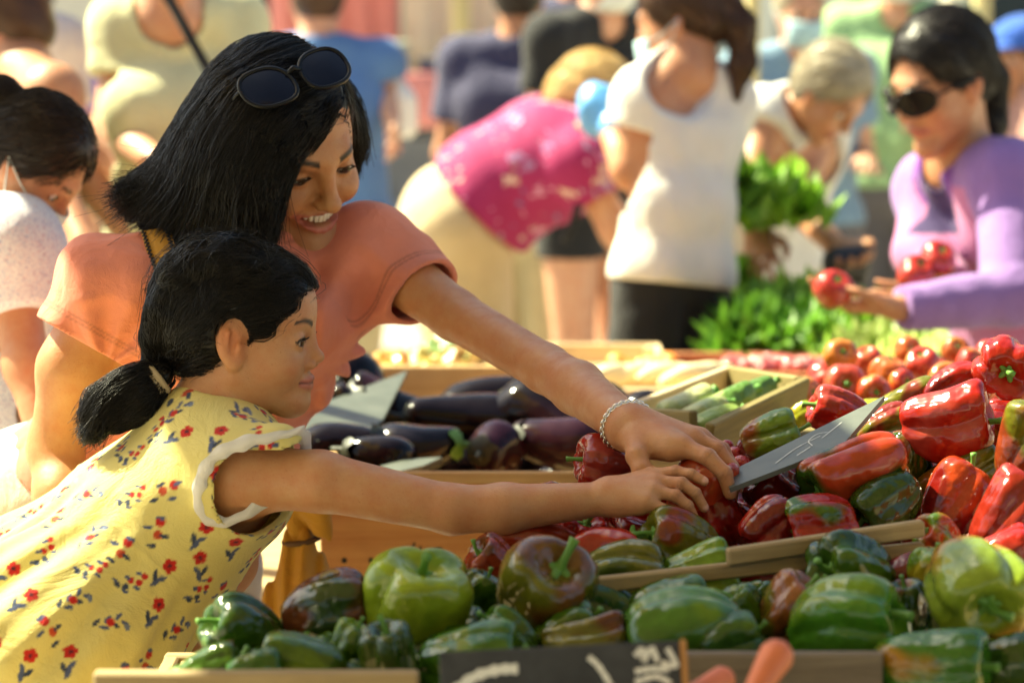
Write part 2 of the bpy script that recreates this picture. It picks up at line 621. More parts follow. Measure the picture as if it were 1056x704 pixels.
# ------------------------------------------------------------------ people: shared pieces
def head_ops(F, c, M, s=1.0, child=False, smile=0.0, neck=None, neck_r=0.05, eye_open=0.0042, ear=True):
    """adds a head to a field; returns local->world"""
    c = np.asarray(c, float)

    def L(x, y, z):
        return c + M @ (np.array([x, y, z]) * s)

    def el(x, y, z, rx, ry, rz, k=0.012, op='u', tilt=None):
        A = M if tilt is None else M @ tilt
        (F.u if op == 'u' else F.s_)(EL(L(x, y, z), np.array([rx, ry, rz]) * s, A), k * s)

    def rc(a, b, ra, rb, k=0.012, op='u'):
        (F.u if op == 'u' else F.s_)(RC(L(*a), L(*b), ra * s, rb * s), k * s)

    j = 0.82 if child else 1.0
    el(-0.014, 0, 0.034 if not child else 0.030, 0.094, 0.074, 0.084 if not child else 0.076, 0)
    el(0.030, 0, -0.020, 0.060, 0.062, 0.078, 0.03)
    if child:
        el(0.045, 0, 0.045, 0.046, 0.060, 0.052, 0.03)
    for sy in (-1, 1):
        rc((0.0, sy * 0.050, -0.050), (0.064, sy * 0.010, -0.098 * j - 0.004), 0.018, 0.015, 0.03)
        el(0.055, sy * 0.036, -0.034, 0.026, 0.024, 0.026, 0.022)
        if smile:
            el(0.071, sy * 0.037, -0.034, 0.018, 0.017, 0.016, 0.018)
    el(0.074, 0, -0.101 * j - 0.003, 0.017, 0.020, 0.016, 0.022)
    if not child:
        rc((0.081, -0.026, 0.022), (0.081, 0.026, 0.022), 0.011, 0.011, 0.020)
    # sockets, then eyeballs with lids
    ke = 1.2 if child else 1.0
    for sy in (-1, 1):
        el(0.098, sy * 0.032, -0.001, 0.018, 0.019, 0.011, 0.014, 's')
        el(0.0735 - 0.0022 * (ke - 1) / 0.2, sy * 0.0315, -0.001, 0.0142 * ke, 0.0148 * ke, 0.0138 * ke, 0.004)
        el(0.092, sy * 0.0315, -0.002, 0.016 * ke, 0.0125 * ke, eye_open * ke, 0.0012, 's')
    # nose
    if child:
        rc((0.088, 0, 0.004), (0.098, 0, -0.022), 0.005, 0.0075, 0.014)
        el(0.1015, 0, -0.024, 0.0082, 0.0092, 0.0074, 0.008)
        nx = 0.0925
    else:
        rc((0.089, 0, 0.014), (0.106, 0, -0.026), 0.0065, 0.0095, 0.013)
        el(0.108, 0, -0.030, 0.0105, 0.0115, 0.0095, 0.008)
        nx = 0.098
    for sy in (-1, 1):
        el(nx, sy * 0.0125, -0.034, 0.0085, 0.0068, 0.0068, 0.006)
        el(nx + 0.006, sy * 0.0065, -0.0415, 0.005, 0.0032, 0.004, 0.003, 's')
    # mouth
    zm = -0.062 if not child else -0.058
    w = 0.024 + 0.0115 * smile
    if smile:
        el(0.076, 0, zm, 0.020, 0.027, 0.020, 0.012)
        for k in range(-4, 4):
            a, b = k / 4, (k + 1) / 4
            for (dz, r, lift) in ((0.0088, 0.0034, 0.011), (-0.0115, 0.0042, 0.018)):
                def q(t):
                    return (0.0945 - 0.024 * t * t, t * w * 1.1, zm + dz * (1 - t * t) + lift * t * t - 0.002)
                rc(q(a), q(b), r * (1 - 0.35 * a * a), r * (1 - 0.35 * b * b), 0.003)
        for sy in (-1, 1):
            rc((0.0985, sy * 0.0215, -0.036), (0.0830, sy * 0.0415, -0.066), 0.0022, 0.0026, 0.010, 's')
        el(0.091, 0, zm + 0.0012, 0.018, w * 0.95, 0.0082, 0.002, 's')
    else:
        el(0.082, 0, zm, 0.012, 0.022, 0.014, 0.012)
        for k in range(-3, 3):
            a, b = k / 3, (k + 1) / 3
            for (dz, r) in ((0.0052, 0.0046), (-0.0055, 0.0056)):
                def q(t):
                    return (0.0935 - 0.015 * t * t - (0.002 if dz < 0 else 0), t * w, zm + dz * (1 - t * t))
                rc(q(a), q(b), r * (1 - 0.5 * a * a), r * (1 - 0.5 * b * b), 0.003)
        for k in range(-3, 3):
            a, b = k / 3, (k + 1) / 3
            rc((0.1005 - 0.015 * a * a, a * w, zm), (0.1005 - 0.015 * b * b, b * w, zm), 0.0014, 0.0014, 0.002, 's')
    if ear:
        ez = -0.006
        for sy in (-1, 1):
            tl = np.array(Euler((R(8) * sy, R(-12), R(-22) * sy)).to_matrix())
            ex = 0.004 if child else 0.0
            base = (-0.008 + ex, sy * 0.072, ez)
            el(*base, 0.0195, 0.010, 0.033, 0.006, 'u', tl)
            el(-0.005 + ex, sy * 0.0830, ez + 0.004, 0.0115, 0.0075, 0.021, 0.003, 's', tl)
            rc((-0.010 + ex, sy * 0.080, ez + 0.016), (-0.012 + ex, sy * 0.080, ez - 0.010), 0.0032, 0.0030, 0.004)
            el(0.004 + ex, sy * 0.076, ez - 0.004, 0.004, 0.004, 0.007, 0.004)
            el(-0.002 + ex, sy * 0.073, ez - 0.027, 0.009, 0.006, 0.009, 0.006)
    if neck is not None:
        F.u(RC(L(-0.026, 0, -0.045), np.asarray(neck, float), neck_r, neck_r * 1.12), 0.03)
    return L


def head_local(P, c, M, s):
    return ((P - np.asarray(c)) @ M) / s


def paint_head(C, P, c, M, s, skin, child=False, smile=0.0, lips=(0.42, 0.13, 0.10), hair=(0.012, 0.009, 0.007), eye_open=0.0042):
    q = head_local(P, c, M, s)
    x, y, z = q[:, 0], q[:, 1], q[:, 2]
    near = (np.abs(q).max(1) < 0.16)

    def put(mask, colr, w):
        w = (np.clip(w, 0, 1) * (mask & near))[:, None]
        C[:] = C * (1 - w) + np.asarray(colr) * w
    sk = np.asarray(skin)
    for sy in (-1, 1):
        d = np.sqrt(((x - 0.07) / 0.03) ** 2 + ((y - sy * 0.04) / 0.025) ** 2 + ((z + 0.035) / 0.022) ** 2)
        put(x > 0.03, sk * np.array([1.08, 0.80, 0.76]), np.clip(1 - d, 0, 1) * 0.6)
        d = np.sqrt(((x + (0.004 if child else 0.008)) / 0.03) ** 2 + ((np.abs(y) - 0.076) / 0.012) ** 2 + (z / 0.035) ** 2)
        put(np.abs(y) > 0.066, sk * np.array([1.1, 0.78, 0.7]), np.clip(1.2 - d, 0, 1) * 0.5)
        # brows
        t = (np.abs(y) - 0.014) / 0.036
        zb = 0.0225 + 0.007 * np.sin(np.clip(t, 0, 1) * 2.2) - 0.004 * np.clip(t - 0.6, 0, 1)
        if child:
            zb = zb - 0.002
        wd = 0.0038 * (1 - 0.55 * np.clip(t, 0, 1))
        put((t > 0) & (t < 1) & (x > 0.03), hair, np.clip(1.5 - np.abs(z - zb) / wd, 0, 1) * 0.9)
        # lash line and lid edge
        ke = 1.2 if child else 1.0
        yy = (np.abs(y) - 0.0315) / (0.0125 * ke)
        zu = -0.002 + eye_open * ke * np.sqrt(np.clip(1 - yy ** 2, 0, 1))
        put((np.abs(yy) < 1.12) & (x > 0.06), (0.01, 0.008, 0.008), np.clip(1.6 - np.abs(z - zu - 0.0008) / 0.0016, 0, 1))
        zl = -0.002 - eye_open * ke * np.sqrt(np.clip(1 - yy ** 2, 0, 1))
        put((np.abs(yy) < 1.05) & (x > 0.06), (0.05, 0.025, 0.02), np.clip(1.4 - np.abs(z - zl + 0.0003) / 0.0010, 0, 1) * 0.6)
    zm = -0.062 if not child else -0.058
    w = (0.024 + 0.0115 * smile) * 1.12
    t = y / w
    if smile:
        for dz, lift, th in ((0.0088, 0.011, 0.0036), (-0.0115, 0.018, 0.0046)):
            zc = zm + dz * (1 - t * t) + lift * t * t - 0.002
            put((np.abs(t) < 1.02) & (x > 0.05), lips, np.clip(1.8 - np.abs(z - zc) / th * 1.2, 0, 1))
    else:
        for dz, th in ((0.0050, 0.0042), (-0.0055, 0.0050)):
            zc = zm + dz * (1 - t * t)
            put((np.abs(t) < 1.0) & (x > 0.06), lips, np.clip(1.7 - np.abs(z - zc) / th * 1.2, 0, 1) * 0.85)
        put((np.abs(t) < 1.0) & (x > 0.06), (0.10, 0.03, 0.025), np.clip(1.3 - np.abs(z - zm) / 0.0013, 0, 1))
    return C


def eyes(L, M, s, parent, gaze, iris=(0.05, 0.022, 0.01), mat=None, r=0.0132, dx=0.0):
    for sy in (-1, 1):
        c = L(0.0735 - dx, sy * 0.0315, -0.001)
        n, mm = 28, 20
        V, Fc, C = [], [], []
        A = frame(M @ np.asarray(gaze, float), M[:, 2])
        for i in range(mm + 1):
            th = math.pi * i / mm
            for k in range(n):
                ph = 2 * math.pi * k / n
                d = np.array([math.cos(th), math.sin(th) * math.cos(ph), math.sin(th) * math.sin(ph)])
                V.append(c + A @ d * r * s)
                C.append((0.004, 0.004, 0.004) if th < 0.24 else iris if th < 0.66 else (0.50, 0.44, 0.39))
        for i in range(mm):
            for k in range(n):
                l = (k + 1) % n
                Fc.append((i * n + k, (i + 1) * n + k, (i + 1) * n + l, i * n + l))
        link_mesh('eye', V, Fc, mat, parent, True, col=np.array(C))


def lashes(L, parent, eye_open, ke, mat, dx=0.0, ln=0.0075):
    m = MB()
    for sy in (-1, 1):
        for t in np.linspace(-0.95, 0.95, 17):
            y = sy * 0.0315 + t * 0.0125 * ke
            z = -0.002 + eye_open * ke * math.sqrt(1 - t * t) + 0.0004
            x = 0.0735 - dx + math.sqrt(max(1e-8, (0.0146 * ke) ** 2 - (y - sy * 0.0315) ** 2 - (z + 0.001) ** 2)) - 0.0003
            o = np.array([0.72, 0.55 * t, 0.0])
            p = [np.array([x, y, z]), np.array([x, y, z]) + o * ln * 0.5 + [0, 0, -0.0004], np.array([x, y, z]) + o * ln * 0.9 + [0, 0, 0.0022]]
            m.tube([L(*q) for q in catmull(p, 5)], [0.00045, 0.0004, 0.00033, 0.00026, 0.00014], 4)
    m.build('eyelashes', mat, parent, True)


def finger(F, pts, r0, r1, k0=0.008):
    n = len(pts) - 1
    for i in range(n):
        a = r0 + (r1 - r0) * i / n; b = r0 + (r1 - r0) * (i + 1) / n
        F.u(RC(pts[i], pts[i + 1], a, b), k0 if i == 0 else 0.0015)
        if i:
            F.u(EL(pts[i], [a * 1.07] * 3), 0.002)


def hand_ops(F, W, A, s=1.0, curl=(0.5, 0.6, 0.5), spread=0.08, thumb=None, flip=1, tips=None):
    """generic hand: A columns = along fingers, thumb side, back of the hand"""
    W = np.asarray(W, float)

    def H(x, y, z):
        return W + A @ (np.array([x, y * flip, z]) * s)
    mcp = [(0.088, 0.026, 0.0), (0.092, 0.007, 0.003), (0.087, -0.012, 0.001), (0.078, -0.030, -0.004)]
    ln = [(0.040, 0.025, 0.019), (0.044, 0.029, 0.020), (0.040, 0.027, 0.019), (0.031, 0.020, 0.017)]
    for (x, y, z) in mcp:
        F.u(RC(H(0.004, y * 0.45, -0.002), H(x, y, z), 0.017 * s, 0.0115 * s), 0.012 * s)
    F.u(RC(H(0.02, 0.016, -0.010), H(0.055, 0.030, -0.012), 0.014 * s, 0.011 * s), 0.014 * s)
    for q, ((x, y, z), l3) in enumerate(zip(mcp, ln)):
        p = np.array([x, y, z]); an = 0.0
        sp = spread * (1.5 - q)
        pts = [H(*p)]
        for c, l in zip(curl, l3):
            an += c
            d = np.array([math.cos(an) * math.cos(sp), math.sin(sp), -math.sin(an)])
            p = p + d * l
            pts.append(H(*p))
        finger(F, pts, (0.0088 - 0.0008 * (q == 3)) * s, 0.0066 * s, 0.007 * s)
        if tips is not None:
            tips.append((pts[-1], A @ np.array([math.sin(an), 0, math.cos(an)]), A @ np.array([math.cos(an), 0, -math.sin(an)])))
    th = thumb or [(0.022, 0.026, -0.010), (0.052, 0.050, -0.018), (0.080, 0.056, -0.026), (0.102, 0.050, -0.032)]
    finger(F, [H(*p) for p in th], 0.0120 * s, 0.0080 * s, 0.012 * s)


def sines(P, seed, freq, n=5, aniso=(1, 1, 1)):
    g = np.random.default_rng(seed)
    out = np.zeros(len(P), np.float32)
    for _ in range(n):
        k = g.normal(0, 1, 3); k = k / np.linalg.norm(k) * freq * g.uniform(0.6, 1.5) * np.asarray(aniso)
        out += np.sin(P @ k.astype(np.float32) + g.random() * 6.28)
    return out / n
# ------------------------------------------------------------------ the two people at the stall
M_SKIN = mat_skin('skin')
M_HAIR = mat_hair('black_hair')
M_EYE, _nt, _b = new_mat('eyeball')
_a = N(_nt, 'ShaderNodeAttribute', attribute_name='col'); _nt.links.new(_a.outputs['Color'], _b.inputs['Base Color'])
_b.inputs['Roughness'].default_value = 0.08; _b.inputs['Coat Weight'].default_value = 0.6
M_TEETH = mat_plain('tooth_enamel', (0.78, 0.70, 0.58), 0.18, coat=0.5)
M_SALMON = mat_cloth('salmon_jersey', (0.80, 0.245, 0.155), 0.85, 900, 0.12, attr=True)
M_WHITEPANT = mat_cloth('white_cotton_trousers', (0.78, 0.74, 0.66), 0.85, 800, 0.05)
M_MUSTARD = mat_cloth('mustard_canvas', (0.58, 0.29, 0.035), 0.8, 700, 0.15)
M_DRESS = mat_cloth('yellow_floral_cotton', (0.8, 0.7, 0.2), 0.85, 900, 0.18, attr=True, vary=0.06)
M_TRIM = mat_cloth('white_lace_trim', (0.90, 0.88, 0.86), 0.85, 900, 0.2, vary=0.1)


def shell(t):
    return lambda D, P: np.abs(D + t) - t


SKIN_W = (0.47, 0.235, 0.105)
SKIN_G = (0.52, 0.275, 0.130)


def dim(c, k):
    return tuple(x * k for x in c)


def joint_lines(C, V, fingers, rad):
    for p in fingers:
        for q in (1, 2):
            dr = nrm(p[q + 1] - p[q - 1])
            r = V - p[q]
            near = np.linalg.norm(r, axis=1) < rad * 1.9
            ax = r @ dr
            for o in (-0.0022, 0.0004, 0.0030):
                w = np.clip(1.3 - np.abs(ax - o) / 0.0011, 0, 1) * near * 0.22
                C *= (1 - w)[:, None]
            w = np.clip(1 - np.linalg.norm(r, axis=1) / (rad * 1.8), 0, 1) * 0.35
            C[:] = C * (1 - w[:, None]) + C * np.array((0.98, 0.78, 0.72)) * w[:, None]


def build_woman():
    D0 = 2.80
    M = frame((0.57, -0.67, -0.47), (0.0, 0.0, 1.0))
    ro = R(13)
    M = np.stack([M[:, 0], math.cos(ro) * M[:, 1] + math.sin(ro) * M[:, 2], math.cos(ro) * M[:, 2] - math.sin(ro) * M[:, 1]], 1)
    s = 0.95
    nv = M @ np.array([0.116, 0, -0.031]) * s
    hc = at(346, 216, D0 + nv @ FWD) - nv
    root = empty('person', at(120, 560, 2.95) * np.array([1, 1, 0]),
                 'smiling dark-haired woman in a salmon T-shirt leaning over the child to reach the peppers', 'person')
    F = Field()
    nb = at(236, 270, 2.84)
    L = head_ops(F, hc, M, s, smile=1.0, neck=nb, neck_r=0.050, eye_open=0.0034, ear=True)
    sR, sL = at(116, 297, 2.72), at(388, 266, 2.86)
    hipL, hipR = at(172, 590, 2.98), at(34, 540, 2.92)
    chL, chR = at(272, 345, 2.88), at(180, 362, 2.80)
    wL, wR = at(215, 470, 2.95), at(126, 462, 2.88)
    # torso of the body, under the shirt
    F.u(RC(chL, chR, 0.080, 0.082), 0.02)
    for a, b, c, sh in ((chL, wL, hipL, sL), (chR, wR, hipR, sR)):
        F.u(RC(a, b, 0.080, 0.074), 0.03); F.u(RC(b, c, 0.074, 0.095), 0.03)
        F.u(RC(nb, sh, 0.046, 0.040), 0.03); F.u(RC(sh, a, 0.045, 0.07), 0.04)
    F.u(RC(hipL, hipR, 0.095, 0.095), 0.03)
    # arm that reaches to the peppers
    eL, wrL = at(563, 380, 2.66), at(650, 441, 2.475)
    mid = at(470, 325, 2.79)
    F.u(RC(sL, mid, 0.038, 0.0290), 0.02); F.u(RC(mid, eL, 0.0290, 0.0262), 0.01)
    f1 = at(596, 400, 2.60)
    F.u(RC(eL, f1, 0.0262, 0.0282), 0.01); F.u(RC(f1, wrL, 0.0282, 0.0215), 0.01)
    # that hand, on the far side of the held pepper
    kn = [at(703, 460, 2.425), at(714, 452, 2.448), at(721, 452, 2.470), at(722, 456, 2.492)]
    for k, q in enumerate(kn):
        F.u(RC(wrL, q, 0.0195, 0.0120), 0.012)
    F.u(RC(at(662, 455, 2.455), at(690, 462, 2.430), 0.017, 0.013), 0.012)
    fin = [[kn[0], at(730, 471, 2.408), at(747, 488, 2.402), at(753, 508, 2.404)],
           [kn[1], at(740, 464, 2.440), at(754, 482, 2.435), at(757, 503, 2.432)],
           [kn[2], at(744, 464, 2.470), at(757, 487, 2.468), at(753, 520, 2.462)],
           [kn[3], at(742, 472, 2.495), at(752, 497, 2.495), at(748, 524, 2.490)]]
    for q, p in enumerate(fin):
        finger(F, p, 0.0094 if q < 3 else 0.0085, 0.0070, 0.006)
    th = [at(656, 454, 2.450), at(657, 470, 2.425), at(662, 484, 2.415), at(676, 492, 2.41)]
    finger(F, th, 0.0125, 0.0085, 0.010)
    # arm that hangs at her side
    eR, wrR = at(57, 462, 2.74), at(98, 590, 2.66)
    F.u(RC(sR, at(74, 380, 2.72), 0.044, 0.0360), 0.03)
    F.u(RC(at(74, 380, 2.72), eR, 0.0360, 0.0290), 0.02)
    F.u(RC(eR, at(64, 510, 2.71), 0.0290, 0.0290), 0.02)
    F.u(RC(at(64, 510, 2.71), wrR, 0.0290, 0.021), 0.02)
    hd = nrm(wrR - eR)
    A = frame(hd, (0.2, -1, 0))
    tipsR = []
    hand_ops(F, wrR + hd * 0.008, np.stack([A[:, 0], A[:, 1], A[:, 2]], 1), 0.92, (0.25, 0.35, 0.3), tips=tipsR)
    # legs down to the paving
    for hp, dx, dy in ((hipL, 0.10, 0.02), (hipR, 0.02, -0.02)):
        kn_ = np.array([hp[0] + dx * 0.5, hp[1] - 0.05, 0.46]); an = np.array([hp[0] + dx * 0.4, hp[1] + dy, 0.09])
        F.u(RC(hp, kn_, 0.09, 0.052), 0.03); F.u(RC(kn_, an, 0.05, 0.034), 0.02)
        F.u(RC(an - [0, -0.02, 0.04], an + [0.03, -0.15, -0.06], 0.035, 0.026), 0.02)
    V, Q = mesh_field(F, 0.0024)
    C = np.tile(np.array(SKIN_W, np.float32), (len(V), 1))
    C *= (1 + 0.05 * sines(V, 4, 60))[:, None]
    paint_head(C, V, hc, M, s, SKIN_W, smile=1.0, lips=(0.46, 0.155, 0.115), eye_open=0.0034)
    joint_lines(C, V, fin, 0.009)
    for q, p in enumerate(fin + [th]):
        tip = p[-1]; dr = nrm(p[-1] - p[-2])
        out = nrm(np.array([0.25, -0.35, 0.9])) if q < 4 else nrm(np.array([-0.6, -0.7, 0.2]))
        r = V - tip
        m = (np.linalg.norm(r, axis=1) < 0.012) & (r @ out > 0.0042) & (r @ dr > -0.004)
        C[m] = (0.62, 0.36, 0.28)
    body = link_mesh('body', V, Q, M_SKIN, root, col=C)
    eyes(L, M, s, body, (0.93, -0.06, -0.36), mat=M_EYE)
    lashes(L, body, 0.0034, 1.0, M_HAIR)
    # teeth: an arc of single crowns inside the smile
    t = MB()
    zc = -0.0618
    for k in range(-6, 6):
        y = (k + 0.5) * 0.0056
        x = 0.0885 - 19.0 * y * y
        wd = 0.0027 if abs(k + 0.5) < 1 else 0.0025
        ang = -math.atan(38 * y)
        Rm = M @ np.array(Matrix.Rotation(-ang, 3, 'Z'))
        t.box(L(x + 0.0018, y, zc + 0.0030 + 12 * y * y), np.array([0.0022, wd, 0.0064]), Rm, 0.0012)
    link_mesh('teeth', t.v, t.f, M_TEETH, body, True)
    # hair: a close cap plus a fall of guided strands
    W = Field()
    W.u(EL(L(-0.018, 0, 0.038), np.array([0.094, 0.078, 0.076]) * s, M), 0)

    def gp(*pts):
        return [at(px, py, D0 + dd) for px, py, dd in pts]
    near = [gp((334, 114, -0.066), (307, 148, -0.082), (289, 188, -0.090), (281, 226, -0.090), (274, 262, -0.087)),
            gp((330, 106, -0.063), (293, 142, -0.096), (271, 186, -0.102), (262, 228, -0.100), (256, 268, -0.097)),
            gp((334, 104, -0.058), (288, 134, -0.106), (260, 182, -0.112), (256, 226, -0.112), (250, 276, -0.098)),
            gp((330, 84, -0.045), (272, 112, -0.116), (240, 170, -0.118), (224, 224, -0.108), (214, 268, -0.095)),
            gp((318, 80, -0.035), (262, 106, -0.106), (222, 160, -0.104), (196, 214, -0.098), (176, 250, -0.090)),
            gp((306, 72, -0.025), (250, 98, -0.088), (208, 152, -0.086), (174, 204, -0.084), (140, 236, -0.084)),
            gp((296, 65, -0.012), (242, 88, -0.058), (200, 144, -0.056), (164, 192, -0.060), (120, 208, -0.066)),
            gp((290, 61, 0.005), (238, 84, -0.020), (198, 140, -0.022), (162, 188, -0.030), (116, 198, -0.040)),
            gp((287, 60, 0.025), (237, 86, 0.030), (198, 146, 0.014), (162, 198, 0.0), (126, 228, -0.010)),
            gp((287, 61, 0.045), (240, 94, 0.066), (204, 154, 0.050), (174, 208, 0.030), (150, 244, 0.010))]
    far = [gp((336, 90, -0.030), (352, 100, -0.015), (364, 120, 0.005), (369, 146, 0.022), (366, 172, 0.035)),
           gp((328, 76, -0.015), (349, 84, 0.010), (366, 108, 0.030), (372, 140, 0.045), (369, 170, 0.055)),
           gp((314, 62, 0.010), (340, 70, 0.040), (362, 98, 0.060), (371, 136, 0.070), (368, 178, 0.080)),
           gp((298, 52, 0.020), (326, 60, 0.060), (350, 92, 0.090), (360, 140, 0.100), (356, 190, 0.110))]
    for G in (near, far):
        for gd in G:
            p = catmull(gd, 8)
            for i in range(7):
                r0 = (0.012 + 0.010 * math.sin(math.pi * min(1, (i + 0.4) / 6.0)))
                r1 = (0.012 + 0.010 * math.sin(math.pi * min(1, (i + 1.4) / 6.0)))
                if G is far or gd is near[0]:
                    r0 *= 0.3; r1 *= 0.3
                if gd is near[1]:
                    r0 *= 0.45; r1 *= 0.45
                if i == 6:
                    r1 = 0.004
                ctr = np.array(hc)
                W.u(RC(p[i] + 0.10 * (ctr - p[i]), p[i + 1] + 0.06 * (ctr - p[i + 1]), r0, r1), 0.010 if (G is far or gd is near[0] or gd is near[1]) else 0.024)
    cut = HS(L(0.066, 0, 0.066), M @ nrm([1.0, 0, -0.45]))

    def fin_(D, P):
        q = head_local(P, hc, M, 1.0)
        # carve the face window out of the cap
        fx = np.maximum(cut(P), -1)
        face = np.sqrt(((q[:, 1] + 0.002) / 0.062) ** 2 + ((q[:, 2] + 0.028) / 0.112) ** 2) - 1.0
        win = np.maximum(face * 0.06, 0.045 - q[:, 0])
        return np.maximum(D, -win)
    V, Q = mesh_field(W, 0.003, fin_)
    V = V + 0.0015 * np.stack([sines(V, 11, 260), sines(V, 12, 260), sines(V, 13, 260)], 1)
    hair = link_mesh('hair', V, Q, M_HAIR, root)
    GP = np.concatenate([catmull(p, 10)[:-1] for p in near + far]).astype(np.float32)
    GT = np.concatenate([nrm_rows(np.diff(catmull(p, 10), axis=0)) for p in near + far])

    def flow(P):
        out = np.zeros_like(P)
        for s0 in range(0, len(P), 4000):
            d2 = ((P[s0:s0 + 4000, None] - GP[None]) ** 2).sum(2)
            w = np.exp(-d2 / 0.0006) + 1e-12
            out[s0:s0 + 4000] = (w @ GT) / w.sum(1)[:, None]
        return out
    V0, Q0 = comb(V, lambda P: fin_(W.ev(P), P), flow, 5200, 0.075, 12, 0.00055, (0.0, 0.004), 0.10, 15)
    V1, Q1 = hair_strands(near, 6500, 22, 0.0075, 0.0045, 0.06, 0.00050, 5, W.ev, 0.002, 0.0, 0.008)
    V2, Q2 = hair_strands(far, 1500, 16, 0.0045, 0.002, 0.03, 0.0005, 6, W.ev, 0.0015)
    link_mesh('hair_strands', np.vstack([V1, V2, V0]), np.vstack([Q1, Q2 + len(V1), Q0 + len(V1) + len(V2)]), M_HAIR, hair)
    # T-shirt
    T = Field()
    T.u(RC(chL, chR, 0.094, 0.096), 0.02)
    for a, b, c, sh in ((chL, wL, hipL, sL), (chR, wR, hipR, sR)):
        T.u(RC(a, b, 0.094, 0.092), 0.03); T.u(RC(b, c, 0.092, 0.108), 0.03)
        T.u(RC(nb + (sh - nb) * 0.12, sh, 0.056, 0.050), 0.035); T.u(RC(sh, a, 0.053, 0.078), 0.045)
    T.u(RC(wL, wR, 0.094, 0.094), 0.03)
    T.u(RC(at(205, 330, 2.74), at(300, 330, 2.80), 0.075, 0.06), 0.04)      # bust
    hemL, hemR = at(437, 306, 2.825), at(84, 352, 2.715)
    T.u(RC(sL, hemL + 0.10 * (hemL - sL), 0.051, 0.0445), 0.03)
    T.u(RC(sR, hemR + 0.10 * (hemR - sR), 0.054, 0.051), 0.03)
    dL, dR = nrm(at(452, 322, 2.80) - at(400, 275, 2.86)), nrm(hemR - sR)
    T.s_(RC(nb + 0.01 * M[:, 0] - 0.01, L(-0.02, 0, -0.08), 0.062, 0.060), 0.01)
    arm1, arm2 = RC(sL, hemL + 0.3 * (hemL - sL), 0.09, 0.09), RC(sR, hemR + 0.3 * (hemR - sR), 0.09, 0.09)
    c1, c2 = HS(hemL, dL), HS(hemR, dR)
    hipc = (hipL + hipR) / 2
    bot = HS(hipc + 0.42 * ((wL + wR) / 2 - hipc), nrm(hipc - (wL + wR) / 2))

    arml = np.array([sL, sR])

    def fold(P):
        f = np.zeros(len(P), np.float32)
        for o, ax, amp in ((at(330, 372, 2.80), (0.5, 0.1, 0.85), 0.0055), (at(118, 372, 2.74), (0.25, 0.1, 0.95), 0.0035), (at(262, 262, 2.76), (0.4, 0, -0.8), 0.0025)):
            r = P - o.astype(np.float32)
            dd = np.sqrt((r * r).sum(1)) + 1e-6
            an = np.arctan2(r[:, 2], r[:, 0])
            f += amp * np.sin(an * 9 + 3 * sines(P, 21, 14)) * np.exp(-((dd - 0.11) / 0.10) ** 2) * np.clip((dd - 0.015) / 0.07, 0, 1)
        s1 = sines(P, 22, 34, aniso=(1, 1, 0.45)); s2 = sines(P, 24, 60, aniso=(1, 1, 0.6))
        return 1.35 * f + 0.0016 * s1 - 0.0030 * np.exp(-(s2 / 0.16) ** 2) + 0.0014 * sines(P, 23, 110)

    def fT(D, P):
        D = D + fold(P)
        D = np.abs(D + 0.0042) - 0.0042
        for c, a in ((c1, arm1), (c2, arm2)):
            D = np.maximum(D, np.where(a(P) < 0, c(P), -1))
        return np.maximum(D, bot(P))
    V, Q = mesh_field(T, 0.0026, fT)
    VS = V.astype(np.float32)
    C = np.tile(np.array((0.80, 0.275, 0.185), np.float32), (len(V), 1))
    for cc_, aa_ in ((c1, arm1), (c2, arm2)):                # double row of hem stitching
        for off in (0.017, 0.0215):
            w = np.clip(1.25 - np.abs(cc_(VS) + off) / 0.0016, 0, 1) * (aa_(VS) < 0) * 0.34
            C = C * (1 - w)[:, None]
    nk_ = RC(nb + 0.01 * M[:, 0] - 0.01, L(-0.02, 0, -0.08), 0.062, 0.060)(VS)
    C = C * (1 - np.clip(1.25 - np.abs(nk_ - 0.014) / 0.0016, 0, 1) * 0.34)[:, None]
    C = C * (1 + 0.05 * sines(VS, 29, 22))[:, None]
    shirt = link_mesh('t_shirt', V, Q, M_SALMON, root, col=C)
    # stitched sleeve hems and neck band
    for hem, d, r in ((hemL, dL, 0.0465), (hemR, dR, 0.053)):
        pass
    # trousers
    B = Field()
    B.u(RC(hipL, hipR, 0.108, 0.108), 0.03)
    B.u(RC(hipL, wL, 0.10, 0.085), 0.03); B.u(RC(hipR, wR, 0.10, 0.085), 0.03)
    for hp, dx, dy in ((hipL, 0.10, 0.02), (hipR, 0.02, -0.02)):
        kn_ = np.array([hp[0] + dx * 0.5, hp[1] - 0.05, 0.46]); an = np.array([hp[0] + dx * 0.4, hp[1] + dy, 0.12])
        B.u(RC(hp, kn_, 0.108, 0.078), 0.03); B.u(RC(kn_, an, 0.078, 0.070), 0.03)
    top = HS(hipc + 0.60 * ((wL + wR) / 2 - hipc), nrm((wL + wR) / 2 - hipc))

    def fB(D, P):
        D = D + 0.004 * sines(P, 31, 30, aniso=(1, 1, 0.4)) + 0.002 * sines(P, 32, 80)
        return np.maximum(D, np.maximum(top(P), 0.13 - P[:, 2]))
    V, Q = mesh_field(B, 0.005, fB)
    link_mesh('trousers', V, Q, M_WHITEPANT, root)
    sh = MB()
    for hp, dx, dy in ((hipL, 0.10, 0.02), (hipR, 0.02, -0.02)):
        an = np.array([hp[0] + dx * 0.4, hp[1] + dy, 0.09])
        f = Field().u(RC(an - [0, -0.02, 0.05], an + [0.03, -0.16, -0.05], 0.044, 0.036), 0.02)
        V, Q = mesh_field(f, 0.008, lambda D, P: np.maximum(D, np.maximum(P[:, 2] - 0.085, 0.002 - P[:, 2])))
        link_mesh('shoe', V, Q, M_MUSTARD, root)
    return dict(W=W.ev, T=lambda P: fT(T.ev(P), P), root=root, L=L, M=M, hc=hc, wr=wrL, el=f1, sR=sR, hipc=hipc, nb=nb)


FLOWERS = None


